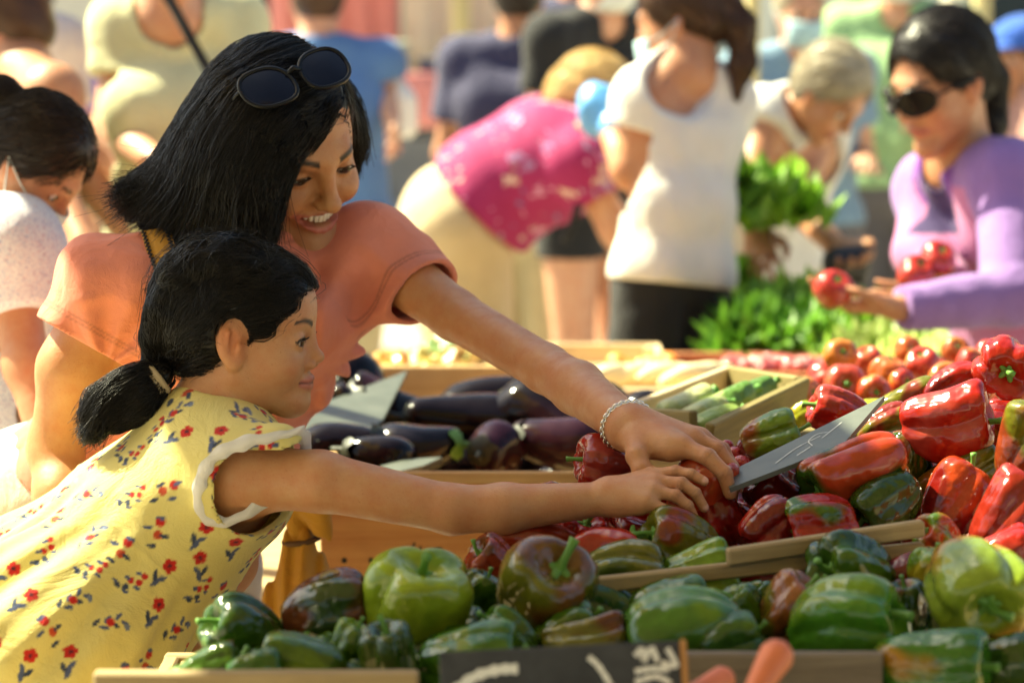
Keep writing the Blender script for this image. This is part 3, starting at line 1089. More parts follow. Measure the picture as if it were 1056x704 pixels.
def paint_flowers(V, nrmls, seed, base, n_try=26000, dmin=0.034):
    """small printed sprigs: red blooms and berries, blue-grey leaves, on a yellow ground"""
    g = np.random.default_rng(seed)
    C = np.tile(np.array(base, np.float32), (len(V), 1))
    pick = g.permutation(len(V))[:n_try]
    kp, kn_ = np.zeros((0, 3)), np.zeros((0, 3))
    for i in pick:
        p, nn = V[i], nrmls[i]
        if len(kp):
            near = ((kp - p) ** 2).sum(1) < dmin ** 2
            if (near & (kn_ @ nn > 0.2)).any():
                continue
        kp, kn_ = np.vstack([kp, p]), np.vstack([kn_, nn])
        if True:
            # local tangent frame: sprigs all lean the same way on the cloth, a little jittered
            ax = np.array([0.72, 0.0, 0.69]); ax = ax - nn * (ax @ nn); ax = nrm(ax)
            an = g.normal(0, 0.5)
            bx = np.cross(nn, ax)
            ax, bx = ax * math.cos(an) + bx * math.sin(an), bx * math.cos(an) - ax * math.sin(an)
            m = np.nonzero((np.abs(V - p) < 0.028).all(1) & (nrmls @ nn > 0.2))[0]
            r = V[m] - p
            u, w = r @ ax / 1.75, r @ bx / 1.75

            def dot(cu, cw, ru, rw, colr, rot=0.0):
                du, dw = u - cu, w - cw
                if rot:
                    du, dw = du * math.cos(rot) + dw * math.sin(rot), dw * math.cos(rot) - du * math.sin(rot)
                k = np.clip((1.25 - np.sqrt((du / ru) ** 2 + (dw / rw) ** 2)) / 0.3, 0, 1)[:, None]
                C[m] = C[m] * (1 - k) + np.asarray(colr) * k
            blue, dk, red = (0.10, 0.13, 0.26), (0.05, 0.07, 0.13), (0.62, 0.025, 0.02)
            kind = g.integers(0, 4)
            f = 1 if g.random() < 0.5 else -1
            if kind == 0:        # one bloom, leaves under it
                for k, (a, b, ro) in enumerate(((-0.006, 0.002, 0.6), (-0.0075, -0.002, -0.6), (-0.0105, 0.001, 0.3))):
                    dot(a, b * f, 0.0032, 0.0013, dk if k % 2 else blue, ro * f)
                for k in range(5):
                    t = k * 1.2566
                    dot(0.0022 + 0.0024 * math.cos(t), 0.0024 * math.sin(t), 0.0018, 0.0018, red)
                dot(0.0022, 0, 0.0012, 0.0012, (0.12, 0.02, 0.03))
            elif kind == 1:      # row of berries
                for k in range(5):
                    dot(-0.008 + 0.004 * k, (0.0012 if k % 2 else -0.0014), 0.0017, 0.0017, red if k > 1 else dk)
                    dot(-0.0085 + 0.0035 * k, (0.0038 if k % 2 else -0.0036) * f, 0.0018, 0.0009, blue, 0.7)
            elif kind == 2:      # two small blooms and leaves
                dot(0.003, 0.0028 * f, 0.0027, 0.0026, red); dot(-0.0025, -0.0025 * f, 0.0024, 0.0024, (0.60, 0.08, 0.03))
                for k in range(4):
                    dot(-0.009 + 0.0045 * k, (0.0045 if k % 2 else -0.005) * f, 0.0026, 0.0011, blue if k % 2 else dk, 0.8)
            else:                # blue sprig with a red heart
                for k in range(6):
                    dot(-0.0085 + 0.0032 * k, (0.0022 if k % 2 else -0.0022), 0.0026, 0.0011, dk if k % 3 == 0 else blue, 0.6 if k % 2 else -0.6)
                dot(-0.001, 0.0, 0.0022, 0.0022, red); dot(0.008, 0.004, 0.0015, 0.0015, (0.2, 0.25, 0.4))
    return C


def vnormals(V, Q):
    n = np.cross(V[Q[:, 2]] - V[Q[:, 0]], V[Q[:, 3]] - V[Q[:, 1]])
    o = np.zeros_like(V)
    for k in range(4):
        np.add.at(o, Q[:, k], n)
    return o / (np.linalg.norm(o, axis=1, keepdims=True) + 1e-12)


def build_girl():
    D0 = 2.50
    M = frame((0.985, -0.08, -0.07), (0.02, 0.02, 1.0))
    s = 0.775
    nv = M @ np.array([0.108, 0, -0.026]) * s
    hc = at(333, 370, D0 + nv @ FWD) - nv
    root = empty('person', at(30, 690, 2.5) * np.array([1, 1, 0]),
                 'small girl in a yellow floral dress stretching one arm out to a pepper', 'person')
    F = Field()
    nb = at(212, 442, 2.495)
    L = head_ops(F, hc, M, s, child=True, neck=nb, neck_r=0.035, eye_open=0.0042)
    sR, sL = at(252, 492, 2.425), at(240, 470, 2.585)
    ch, wa, hp = at(216, 492, 2.50), at(150, 560, 2.50), at(45, 672, 2.50)
    lat = nrm(sL - sR)
    F.u(RC(ch - lat * 0.03, ch + lat * 0.03, 0.066, 0.066), 0.02)
    F.u(RC(ch, wa, 0.066, 0.068), 0.03); F.u(RC(wa, hp, 0.070, 0.080), 0.03)
    F.u(RC(nb, sR, 0.036, 0.034), 0.03); F.u(RC(nb, sL, 0.036, 0.034), 0.03)
    # reaching arm
    a1, eR, f1, wrR = at(330, 496, 2.405), at(466, 525, 2.395), at(520, 524, 2.395), at(622, 514, 2.398)
    F.u(RC(sR, a1, 0.034, 0.0295), 0.02); F.u(RC(a1, eR, 0.0295, 0.0238), 0.01)
    F.u(RC(eR, f1, 0.0238, 0.0240), 0.01); F.u(RC(f1, wrR, 0.0240, 0.0165), 0.01)
    kn = [at(670, 490, 2.408), at(676, 496, 2.392), at(673, 506, 2.380), at(667, 517, 2.372)]
    for q in kn:
        F.u(RC(at(630, 511, 2.396), q, 0.0150, 0.0090), 0.010)
    F.u(RC(at(640, 520, 2.385), at(660, 521, 2.376), 0.012, 0.009), 0.010)
    fin = [[kn[0], at(697, 486, 2.400), at(713, 489, 2.394), at(726, 496, 2.392)],
           [kn[1], at(703, 498, 2.382), at(717, 508, 2.380), at(726, 523, 2.383)],
           [kn[2], at(697, 511, 2.374), at(709, 521, 2.374), at(716, 534, 2.379)],
           [kn[3], at(685, 526, 2.368), at(693, 536, 2.370), at(697, 546, 2.376)]]
    for q, p in enumerate(fin):
        finger(F, p, 0.0066 if q < 3 else 0.0062, 0.0050, 0.005)
    finger(F, [at(642, 500, 2.405), at(668, 494, 2.425), at(690, 500, 2.440), at(703, 508, 2.445)], 0.0080, 0.0056, 0.006)
    # other arm: hand set on the stall edge
    eL, wrL = at(236, 580, 2.60), at(196, 668, 2.54)
    F.u(RC(sL, eL, 0.033, 0.027), 0.03); F.u(RC(eL, wrL, 0.027, 0.019), 0.02)
    d = nrm(wrL - eL)
    hand_ops(F, wrL + d * 0.004, frame(nrm(d + np.array([0.5, -0.3, 0.0])), (-0.3, 0.2, 1)), 0.66, (0.25, 0.4, 0.3), flip=1)
    for sg in (-1, 1):
        h2 = hp + lat * 0.05 * sg
        kn_ = np.array([h2[0] + 0.02, h2[1], 0.42]); an = np.array([h2[0] - 0.02, h2[1], 0.07])
        F.u(RC(h2, kn_, 0.066, 0.042), 0.03); F.u(RC(kn_, an, 0.042, 0.028), 0.02)
        F.u(RC(an - [0.01, 0, 0.035], an + [0.11, 0, -0.045], 0.028, 0.022), 0.02)
    V, Q = mesh_field(F, 0.0021)
    C = np.tile(np.array(SKIN_G, np.float32), (len(V), 1))
    C *= (1 + 0.04 * sines(V, 5, 60))[:, None]
    paint_head(C, V, hc, M, s, SKIN_G, child=True, lips=(0.46, 0.15, 0.11), eye_open=0.0042)
    joint_lines(C, V, fin, 0.0065)
    for p in fin:
        r = V - p[-1]; dr = nrm(p[-1] - p[-2]); out = nrm(np.cross(np.cross(dr, nrm([0.5, -0.75, 0.6])), dr))
        m = (np.linalg.norm(r, axis=1) < 0.0085) & (r @ out > 0.0026) & (r @ dr > -0.002)
        C[m] = (0.70, 0.44, 0.34)
    VB, CB = V, C
    body = link_mesh('body', V, Q, M_SKIN, root, col=C)
    eyes(L, M, s, body, (0.98, -0.02, -0.12), iris=(0.03, 0.014, 0.008), mat=M_EYE, r=0.0158, dx=0.0022)

    lashes(L, body, 0.0042, 1.2, M_HAIR, 0.0022)
    # hair scraped back, plaited along the hairline, tied low into a loose tail
    W = Field()
    W.u(EL(L(-0.018, 0, 0.034), np.array([0.101, 0.083, 0.083]) * s, M), 0)
    W.u(EL(L(-0.045, 0, -0.005), np.array([0.068, 0.066, 0.062]) * s, M), 0.03)
    W.u(EL(L(0.034, 0, 0.045), np.array([0.061, 0.069, 0.060]) * s, M), 0.02)
    g2 = np.random.default_rng(3)
    rows = []
    for yy in (-0.055, -0.030, 0.0, 0.030):
        row = []
        for k in range(13):
            a = R(52 + k * 11.5)
            rr = math.sqrt(max(0.0, 1 - (yy / 0.088) ** 2))
            row.append(L(-0.018 + 0.104 * math.cos(a) * rr, yy * (1 + 0.1 * math.sin(a)), 0.034 + 0.086 * math.sin(a) * rr))
        rows.append(row)
        for k, p in enumerate(row):
            t = k / 12
            rad = (0.0060 + 0.0085 * math.sin(math.pi * min(1, t * 1.1))) * s
            off = (1 if k % 2 else -1) * 0.0040
            W.u(EL(p * 0.97 + hc * 0.03 + M[:, 1] * off, np.array([1.25, 1.05, 0.9]) * rad, M), 0.010)
    for k in range(5):                                   # bumps of the plait along the nape
        W.u(EL(at(168 - 3 * k % 7, 318 + k * 15, 2.47 + 0.008 * k), [0.015, 0.017, 0.014]), 0.008)
    tie = at(166, 388, 2.475)

    def fG(D, P):
        q = head_local(P, hc, M, s)
        x, y, z = q[:, 0], q[:, 1], q[:, 2]
        # hairline: temple runs from the brow corner down in front of the ear, then behind it to the nape
        w1 = x - (0.034 + 0.80 * np.maximum(z + 0.002, 0) + 0.004 * np.sin(z * 190))
        ear = np.minimum(x - (0.002 + 0.5 * np.minimum(z, 0)), 0.004 - z)
        nape = -(z + 0.066 + 0.25 * (x + 0.05))
        cutv = np.maximum(np.maximum(w1 * 0.75, ear), nape)
        e = np.sqrt(((x - 0.001) / 0.024) ** 2 + ((z + 0.001) / 0.036) ** 2) - 1
        return np.maximum(np.maximum(D, cutv * 0.8), np.minimum(-e * 0.025, np.abs(y) - 0.050))
    V, Q = mesh_field(W, 0.0024, fG)
    V = V + 0.0012 * np.stack([sines(V, 41, 300), sines(V, 42, 300), sines(V, 43, 300)], 1)
    hair = link_mesh('hair', V, Q, M_HAIR, root)
    dh = fG(W.ev(VB.astype(np.float32)), VB.astype(np.float32))
    hl = (np.clip(1 - dh / 0.006, 0, 1) * (0.6 + 0.4 * sines(VB, 61, 1100)) * 0.75)[:, None]
    CB = CB * (1 - hl) + np.array((0.02, 0.013, 0.009)) * hl
    cc = np.ones((len(VB), 4), np.float32); cc[:, :3] = CB
    body.data.color_attributes['col'].data.foreach_set('color', cc.ravel())
    # combed strands over the cap, all drawn to the tie
    tie_f = tie.astype(np.float32)

    def to_tie(P):
        r = tie_f - P
        l = np.linalg.norm(r, axis=1, keepdims=True) + 1e-6
        up = np.array([-0.25, 0.0, 0.35], np.float32)
        return r / l + up * np.clip((l - 0.06) / 0.08, 0, 1)
    V1, Q1 = comb(V, lambda P: fG(W.ev(P), P), to_tie, 9500, 0.050, 14, 0.00048, (0.0, 0.0042), 0.16, 8, 0.55)
    Vf, Qf = comb(V, lambda P: fG(W.ev(P), P), to_tie, 420, 0.045, 12, 0.00028, (0.003, 0.011), 0.5, 18, 0.8)
    edge = V[(lambda q: (np.abs(q[:, 0] - (0.034 + 0.80 * np.maximum(q[:, 2] + 0.002, 0))) < 0.008) & (q[:, 2] > -0.004))(head_local(V, hc, M, s))]
    V2, Q2 = comb(edge, lambda P: fG(W.ev(P), P), lambda P: to_tie(P) + 0.4 * M[:, 0] * 0, 1400, 0.05, 12, 0.00035, (-0.001, 0.0022), 0.25, 9, 0.2)
    link_mesh('hair_strands', np.vstack([V1, V2, Vf]), np.vstack([Q1, Q2 + len(V1), Qf + len(V1) + len(V2)]), M_HAIR, hair)
    # loose tail
    tg = []
    for k in range(16):
        a = 2 * math.pi * k / 16
        o = np.array([0, math.cos(a), math.sin(a)])
        r1 = 0.023
        tg.append([tie, at(150, 396, 2.47) + o * 0.018, at(128, 408, 2.465) + o * r1, at(110, 420, 2.46) + o * 0.020,
                   at(96 - 6 * math.cos(a), 432 - 8 * math.sin(a), 2.455) + o * 0.011, at(92 + 5 * math.sin(2 * a), 446 - 5 * math.sin(a), 2.455) + o * 0.005])
    V4, Q4 = hair_strands(tg, 3000, 20, 0.0032, 0.0060, 0.025, 0.0005, 12, None, 0, 0, 0.004)
    tl = Field().u(RC(tie, at(140, 408, 2.47), 0.012, 0.026), 0.01).u(RC(at(140, 408, 2.47), at(118, 424, 2.465), 0.026, 0.020), 0.01)
    V5, Q5 = mesh_field(tl, 0.003)
    V5 = V5 + 0.002 * np.stack([sines(V5, 44, 220), sines(V5, 45, 220), sines(V5, 46, 220)], 1)
    tdir = nrm(at(100, 432, 2.46) - tie).astype(np.float32)
    V6, Q6 = comb(V5, tl.ev, lambda P: np.tile(tdir, (len(P), 1)), 1600, 0.035, 10, 0.0005, (0.0, 0.004), 0.2, 22, 0.4)
    link_mesh('ponytail', np.vstack([V4, V5, V6]), np.vstack([Q4, Q5 + len(V4), Q6 + len(V4) + len(V5)]), M_HAIR, root)
    tm = MB()
    d = nrm(at(140, 408, 2.47) - tie); fr = frame(d, (0, 0, 1))
    for k in range(2):
        c = tie + d * (0.004 + 0.006 * k)
        tm.tube([c + 0.0155 * (math.cos(a) * fr[:, 1] + math.sin(a) * fr[:, 2]) for a in np.linspace(0, 2 * math.pi, 20)[:-1]], 0.0042, 6, closed=True)
    tm.build('hair_tie', mat_plain('straw_elastic', (0.42, 0.33, 0.20), 0.8), root, True)

    # dress
    T = Field()
    T.u(RC(ch - lat * 0.035, ch + lat * 0.035, 0.080, 0.080), 0.02)
    T.u(RC(nb + (ch - nb) * 0.25, ch, 0.050, 0.078), 0.03)
    T.u(RC(ch, wa, 0.080, 0.092), 0.03)
    for sg in (-1, 1):
        T.u(RC(wa + lat * 0.02 * sg, hp + lat * 0.06 * sg, 0.090, 0.118), 0.04)
        T.u(RC(hp + lat * 0.06 * sg, np.array([hp[0] - 0.02, hp[1], 0.50]) + lat * 0.09 * sg, 0.118, 0.150), 0.05)
    for sh in (sR, sL):
        T.u(RC(nb + (sh - nb) * 0.1, sh, 0.044, 0.043), 0.03); T.u(RC(sh, ch, 0.046, 0.07), 0.03)
    cap = at(288, 462, 2.40)
    T.u(RC(sR, cap, 0.043, 0.024), 0.02)
    T.s_(RC(nb + 0.008 * M[:, 0], L(-0.015, 0, -0.07), 0.044, 0.046), 0.006)
    arm_d = nrm(at(240, 500, 2.42) - at(282, 486, 2.42))
    hole = RC(at(262, 500, 2.41), at(340, 500, 2.40), 0.0500, 0.042)
    ax = nrm(hp - ch)
    sidev = np.cross(ax, lat)

    def fD(D, P):
        r = P - ch.astype(np.float32)
        t = r @ ax.astype(np.float32)
        u = np.arctan2(r @ lat.astype(np.float32), r @ sidev.astype(np.float32))
        g = np.clip((t - 0.06) / 0.12, 0, 1)
        f = g * (0.0050 * np.sin(u * 11 + 5 * t + 1.5 * sines(P, 51, 9)) + 0.003 * np.sin(u * 23 + 1.0 + 2 * sines(P, 54, 9)))
        f = f + 0.0022 * sines(P, 52, 40) + 0.0010 * sines(P, 53, 100)
        # raised yoke seam
        f = f - 0.0012 * np.exp(-((t - 0.085) / 0.003) ** 2)
        D = D + f
        D = np.abs(D + 0.0036) - 0.0036
        D = np.maximum(D, -hole(P))
        return np.maximum(D, 0.40 - P[:, 2])
    V, Q = mesh_field(T, 0.0022, fD)
    nn = vnormals(V, Q)
    C = paint_flowers(V, nn, 2, (0.86, 0.75, 0.27))
    link_mesh('dress', V, Q, M_DRESS, root, col=C)
    # white lace round the armhole
    loop = [(315, 438, 2.385), (285, 446, 2.372), (250, 452, 2.366), (220, 466, 2.366), (203, 488, 2.372), (199, 514, 2.380), (208, 538, 2.388),
            (230, 543, 2.392), (258, 531, 2.396), (284, 514, 2.404), (298, 503, 2.42), (312, 480, 2.45), (322, 455, 2.43)]
    P = np.array([at(*p) for p in loop])
    P = catmull(np.vstack([P, P[:1]]), 150)[:-1]
    ctr = P.mean(0)
    P = ctr + (P - ctr) * 0.905
    rb = MB()
    n = len(P)
    V, Fc = [], []
    for i, p in enumerate(P):
        inw = nrm(np.array([p[0] - ctr[0], 0, p[2] - ctr[2]]))
        ru = 0.0016 * math.sin(i * 0.62) + 0.0012 * math.sin(i * 0.27 + 1)
        r2 = 0.0012 * math.sin(i * 0.62 + 0.9)
        dn = np.array([0, -1, 0])
        for (w, o) in tuple((0.98 * w_, o_) for w_, o_ in ((-0.0075 - 0.8 * ru, 0.0012 + 0.6 * ru), (-0.001, 0.0028 + 0.6 * r2), (0.0062 + 0.8 * r2, 0.0018 - 0.6 * ru), (0.0062 + 0.8 * r2, 0.0006 - 0.6 * ru), (-0.001, 0.0012 + 0.6 * r2), (-0.0073 - 0.8 * ru, -0.0002 + 0.6 * ru))):
            V.append(p + inw * w + dn * o)
    k = 6
    for i in range(n):
        j = (i + 1) % n
        for a in range(k):
            b = (a + 1) % k
            Fc.append((i * k + a, j * k + a, j * k + b, i * k + b))
    link_mesh('sleeve_trim', V, Fc, M_TRIM, root, True)
    for sg in (-1, 1):
        an = np.array([hp[0] - 0.02, hp[1], 0.07]) + lat * 0.05 * sg
        f = Field().u(RC(an - [0.012, 0, 0.04], an + [0.12, 0, -0.042], 0.034, 0.028), 0.02)
        V, Q = mesh_field(f, 0.007, lambda D, P: np.maximum(D, np.maximum(P[:, 2] - 0.07, 0.002 - P[:, 2])))
        link_mesh('sandal', V, Q, M_MUSTARD, root)
    return dict(root=root, L=L, M=M, hc=hc)


def build_sunglasses(wm):
    L, M = wm['L'], wm['M']
    root = empty('sunglasses', L(0.03, 0, 0.13), 'black oversized sunglasses pushed up on the smiling woman\'s hair', 'sunglasses')
    tilt = np.array(Matrix.Rotation(R(-74), 3, 'Y'))
    A = M @ tilt
    yl = nrm(0.86 * RGT + 0.36 * UPV + 0.45 * FWD)
    xl = nrm(A[:, 0] - yl * (A[:, 0] @ yl))
    A = np.stack([xl, yl, np.cross(xl, yl)], 1) * 1.04   # x = looking direction of the lenses, y = wearer's left, z = up
    c0 = at(306, 79, 2.70)
    for d in np.arange(2.60, 2.86, 0.002):
        c0 = at(306, 79, d)
        if wm['W'](c0[None].astype(np.float32))[0] < 0.017:
            break
    mf = mat_plain('black_acetate', (0.006, 0.006, 0.007), 0.3, coat=0.0, spec=0.2)
    ml = mat_plain('smoked_lens', (0.004, 0.004, 0.010), 0.12, coat=0.0, spec=0.25)

    def P(x, y, z):
        return c0 + A @ np.array([x, y, z])

    def outline(sy, k):
        out = []
        for i in range(28):
            a = 2 * math.pi * i / 28
            y = 0.0285 * math.copysign(abs(math.cos(a)) ** 0.8, math.cos(a)) * k
            z = 0.0255 * math.copysign(abs(math.sin(a)) ** 0.85, math.sin(a)) * k + 0.004 * math.cos(a) * 1.0
            y = y + 0.0345
            out.append((-0.9 * y * y * 1.6, sy * y, z))
        return out
    for sy in (-1, 1):
        m = MB()
        m.tube([P(*p) for p in outline(sy, 1.0)], 0.0026, 8, closed=True)
        if sy > 0:
            m.tube([P(0.001, -0.008, 0.006), P(0.004, 0, 0.009), P(0.001, 0.008, 0.006)], 0.0032, 8)
        m.build('frame', mf, root, True)
        o = outline(sy, 0.97)
        cx = np.mean(o, 0)
        V = [P(*(cx + np.array([0.0035, 0, 0])))]
        Fc = []
        for ring in (0.5, 1.0):
            for p in o:
                q = cx + (np.array(p) - cx) * ring
                V.append(P(q[0] + 0.0035 * (1 - ring ** 2), q[1], q[2]))
        n = 28
        for i in range(n):
            j = (i + 1) % n
            Fc.append((0, 1 + i, 1 + j)); Fc.append((1 + i, 1 + n + i, 1 + n + j, 1 + j))
        link_mesh('lens', V, Fc, ml, root, True)
        t = MB()
        pts = [P(-0.006, sy * 0.062, 0.010), P(-0.022, sy * 0.070, 0.012), P(-0.07, sy * 0.076, 0.012), P(-0.12, sy * 0.078, 0.004), P(-0.14, sy * 0.076, -0.012)]
        t.tube(catmull(pts, 14), 0.0030, 6, flat=0.6)
        t.build('temple', mf, root, True)


def build_bracelet(wm):
    c = wm['wr'] + (wm['el'] - wm['wr']) * 0.06
    d = nrm(wm['wr'] - wm['el'])
    A = frame(d, (0, 0, 1))
    m = MB()
    r = 0.0262
    n = 46
    for k in range(n):
        a = 2 * math.pi * k / n
        p = c + r * (math.cos(a) * A[:, 1] + math.sin(a) * A[:, 2]) + d * (0.004 * math.sin(a + 0.5))
        t = nrm(-math.sin(a) * A[:, 1] + math.cos(a) * A[:, 2])
        o = nrm(math.cos(a) * A[:, 1] + math.sin(a) * A[:, 2])
        side = d if k % 2 else o
        tw = np.cross(t, side)
        m.tube([p + 0.0028 * (1.25 * math.cos(b) * t + math.sin(b) * side) for b in np.linspace(0, 2 * math.pi, 9)[:-1]], 0.0011, 5, closed=True)
    o = m.build('bracelet', mat_plain('silver', (0.80, 0.78, 0.72), 0.22, 1.0), None, True)
    tag(centre_origin(o), 'thin silver chain bracelet on the wrist of the reaching woman', 'bracelet')


def build_bag(wm):
    root = empty('shoulder_bag', at(312, 640, 2.92), 'mustard yellow cloth bag hanging in front of the white trousers', 'bag')
    F = Field()
    kn = at(311, 556, 2.885)
    for (px, py, d, r0, r1) in ((290, 650, 2.90, 0.020, 0.034), (312, 650, 2.86, 0.020, 0.026), (330, 650, 2.90, 0.018, 0.030), (350, 655, 2.92, 0.012, 0.024)):
        F.u(RC(kn, at(px, py, d), r0 * 0.75, r1), 0.012)
    V, Q = mesh_field(F, 0.003, lambda D, P: D + 0.004 * np.sin(P[:, 0] * 260 + 3 * sines(P, 62, 12)) + 0.002 * sines(P, 61, 60))
    link_mesh('pouch', V, Q, M_MUSTARD, root)
    f2 = Field()
    f2.u(RC(at(296, 512, 2.87), kn, 0.010, 0.014), 0.008)
    f2.u(RC(at(330, 520, 2.86), at(340, 556, 2.87), 0.014, 0.003), 0.01).u(RC(at(318, 510, 2.87), at(330, 545, 2.87), 0.016, 0.010), 0.01)
    f2.u(RC(at(300, 505, 2.88), at(322, 520, 2.87), 0.016, 0.016), 0.01)
    V, Q = mesh_field(f2, 0.0024, lambda D, P: D + 0.002 * sines(P, 63, 90))
    link_mesh('flap', V, Q, M_MUSTARD, root)
    m = MB()
    m.tube([kn + 0.021 * np.array([math.cos(a), math.sin(a), 0.15 * math.cos(a)]) for a in np.linspace(0, 6.283, 17)[:-1]], 0.0035, 6, closed=True)
    m.build('cord', mat_plain('brown_cord', (0.10, 0.05, 0.02), 0.8), root, True)
    # strap over her shoulder with scalloped dark edging
    path = [at(160, 236, 2.765), at(168, 262, 2.735), at(178, 292, 2.715), at(184, 330, 2.705), at(215, 400, 2.70), at(270, 470, 2.75), at(300, 510, 2.86)]
    def outside(p):
        r = p - CAM
        for k in np.arange(0.90, 1.04, 0.0012):
            q = CAM + r * k
            if wm['T'](q[None].astype(np.float32))[0] < 0.006:
                return q
        return p
    path = [outside(p) if i < 4 else p for i, p in enumerate(path)]
    P = catmull(path, 60)
    V, Fc = [], []
    sd = np.array([0.95, 0.28, 0.15])
    for p in P:
        for w, o in ((-0.016, 0), (0.016, 0), (0.016, 0.003), (-0.016, 0.003)):
            V.append(p + sd * w + np.array([0, -1, 0.1]) * o)
    for i in range(len(P) - 1):
        for a in range(4):
            b = (a + 1) % 4
            Fc.append((i * 4 + a, i * 4 + b, i * 4 + 4 + b, i * 4 + 4 + a))
    st = link_mesh('strap', V, Fc, M_MUSTARD, root)
    e = MB()
    for sg in (-1, 1):
        e.tube([p + sd * (0.013 + 0.0025 * math.sin(i * 2.1)) * sg + np.array([0, -1, 0.1]) * 0.0042 for i, p in enumerate(catmull(path, 130))], 0.0011, 5)
    e.build('edging', mat_plain('black_braid', (0.01, 0.01, 0.01), 0.8), st, True)
# ------------------------------------------------------------------ produce
def mat_fruit(name, rough=0.2, sss=0.0, coat=0.25, spots=0.0, bumpy=0.25):
    """colour comes from the object's own custom properties tint / tint2 / patch"""
    m, nt, b = new_mat(name)
    def att(n):
        a = N(nt, 'ShaderNodeAttribute', attribute_name=n); a.attribute_type = 'OBJECT'; return a
    oi = N(nt, 'ShaderNodeObjectInfo')
    tc = N(nt, 'ShaderNodeTexCoord')
    off = N(nt, 'ShaderNodeVectorMath', operation='SCALE'); off.inputs[0].default_value = (31, 17, 23)
    nt.links.new(oi.outputs['Random'], off.inputs['Scale'])
    ad = N(nt, 'ShaderNodeVectorMath', operation='ADD')
    nt.links.new(tc.outputs['Object'], ad.inputs[0]); nt.links.new(off.outputs[0], ad.inputs[1])
    v = ad.outputs[0]
    n1 = noise(nt, 1.6, 1, 0.4, v)
    pt = att('patch')
    s = N(nt, 'ShaderNodeMath', operation='ADD'); nt.links.new(n1, s.inputs[0]); nt.links.new(pt.outputs['Fac'], s.inputs[1])
    f = ramp(nt, s.outputs[0], [(0.60, 0.0), (0.70, 1.0)])
    c = mix_col(nt, f, att('tint').outputs['Vector'] if False else att('tint').outputs['Color'], att('tint2').outputs['Color'])
    n2 = noise(nt, 5, 4, 0.6, v)
    c = mix_col(nt, ramp(nt, n2, [(0.35, 0.0), (0.7, 1.0)]), mix_col(nt, 1.0, c, (0.72, 0.72, 0.72), 'MULTIPLY'), c)
    n3 = noise(nt, 40, 2, 0.5, v)
    if spots:
        c = mix_col(nt, ramp(nt, n3, [(0.68, 0.0), (0.75, spots)]), c, (0.5, 0.42, 0.2))
    nt.links.new(c, b.inputs['Base Color'])
    nt.links.new(ramp(nt, n2, [(0.3, rough * 0.7), (0.8, rough * 1.7)]), b.inputs['Roughness'])
    b.inputs['Coat Weight'].default_value = coat; b.inputs['Coat Roughness'].default_value = 0.06; b.inputs['Specular IOR Level'].default_value = 0.5
    b.inputs['Subsurface Weight'].default_value = sss
    b.inputs['Subsurface Radius'].default_value = (0.006, 0.003, 0.001)
    n4 = noise(nt, 2.6, 2, 0.5, v)
    bump(nt, n4, bumpy, 0.10, b)
    return m


M_PEP = mat_fruit('pepper_skin', 0.15, 0.02, 0.0, 0.0, 0.16)
M_EGG = mat_fruit('aubergine_skin', 0.09, 0.0, 0.0, 0.0, 0.05)
M_EGG.node_tree.nodes['Principled BSDF'].inputs['Specular IOR Level'].default_value = 0.24
M_TOM = mat_fruit('tomato_skin', 0.24, 0.10, 0.3, 0.0, 0.08)
M_STEM = mat_plain('green_stalk', (0.10, 0.24, 0.03), 0.55, vary=0.35, vscale=120)
M_DARKCAP = mat_plain('dark_calyx', (0.018, 0.022, 0.012), 0.5, vary=0.3, vscale=60)
M_DRYSTEM = mat_plain('pale_stalk', (0.34, 0.36, 0.12), 0.65, vary=0.3, vscale=120)


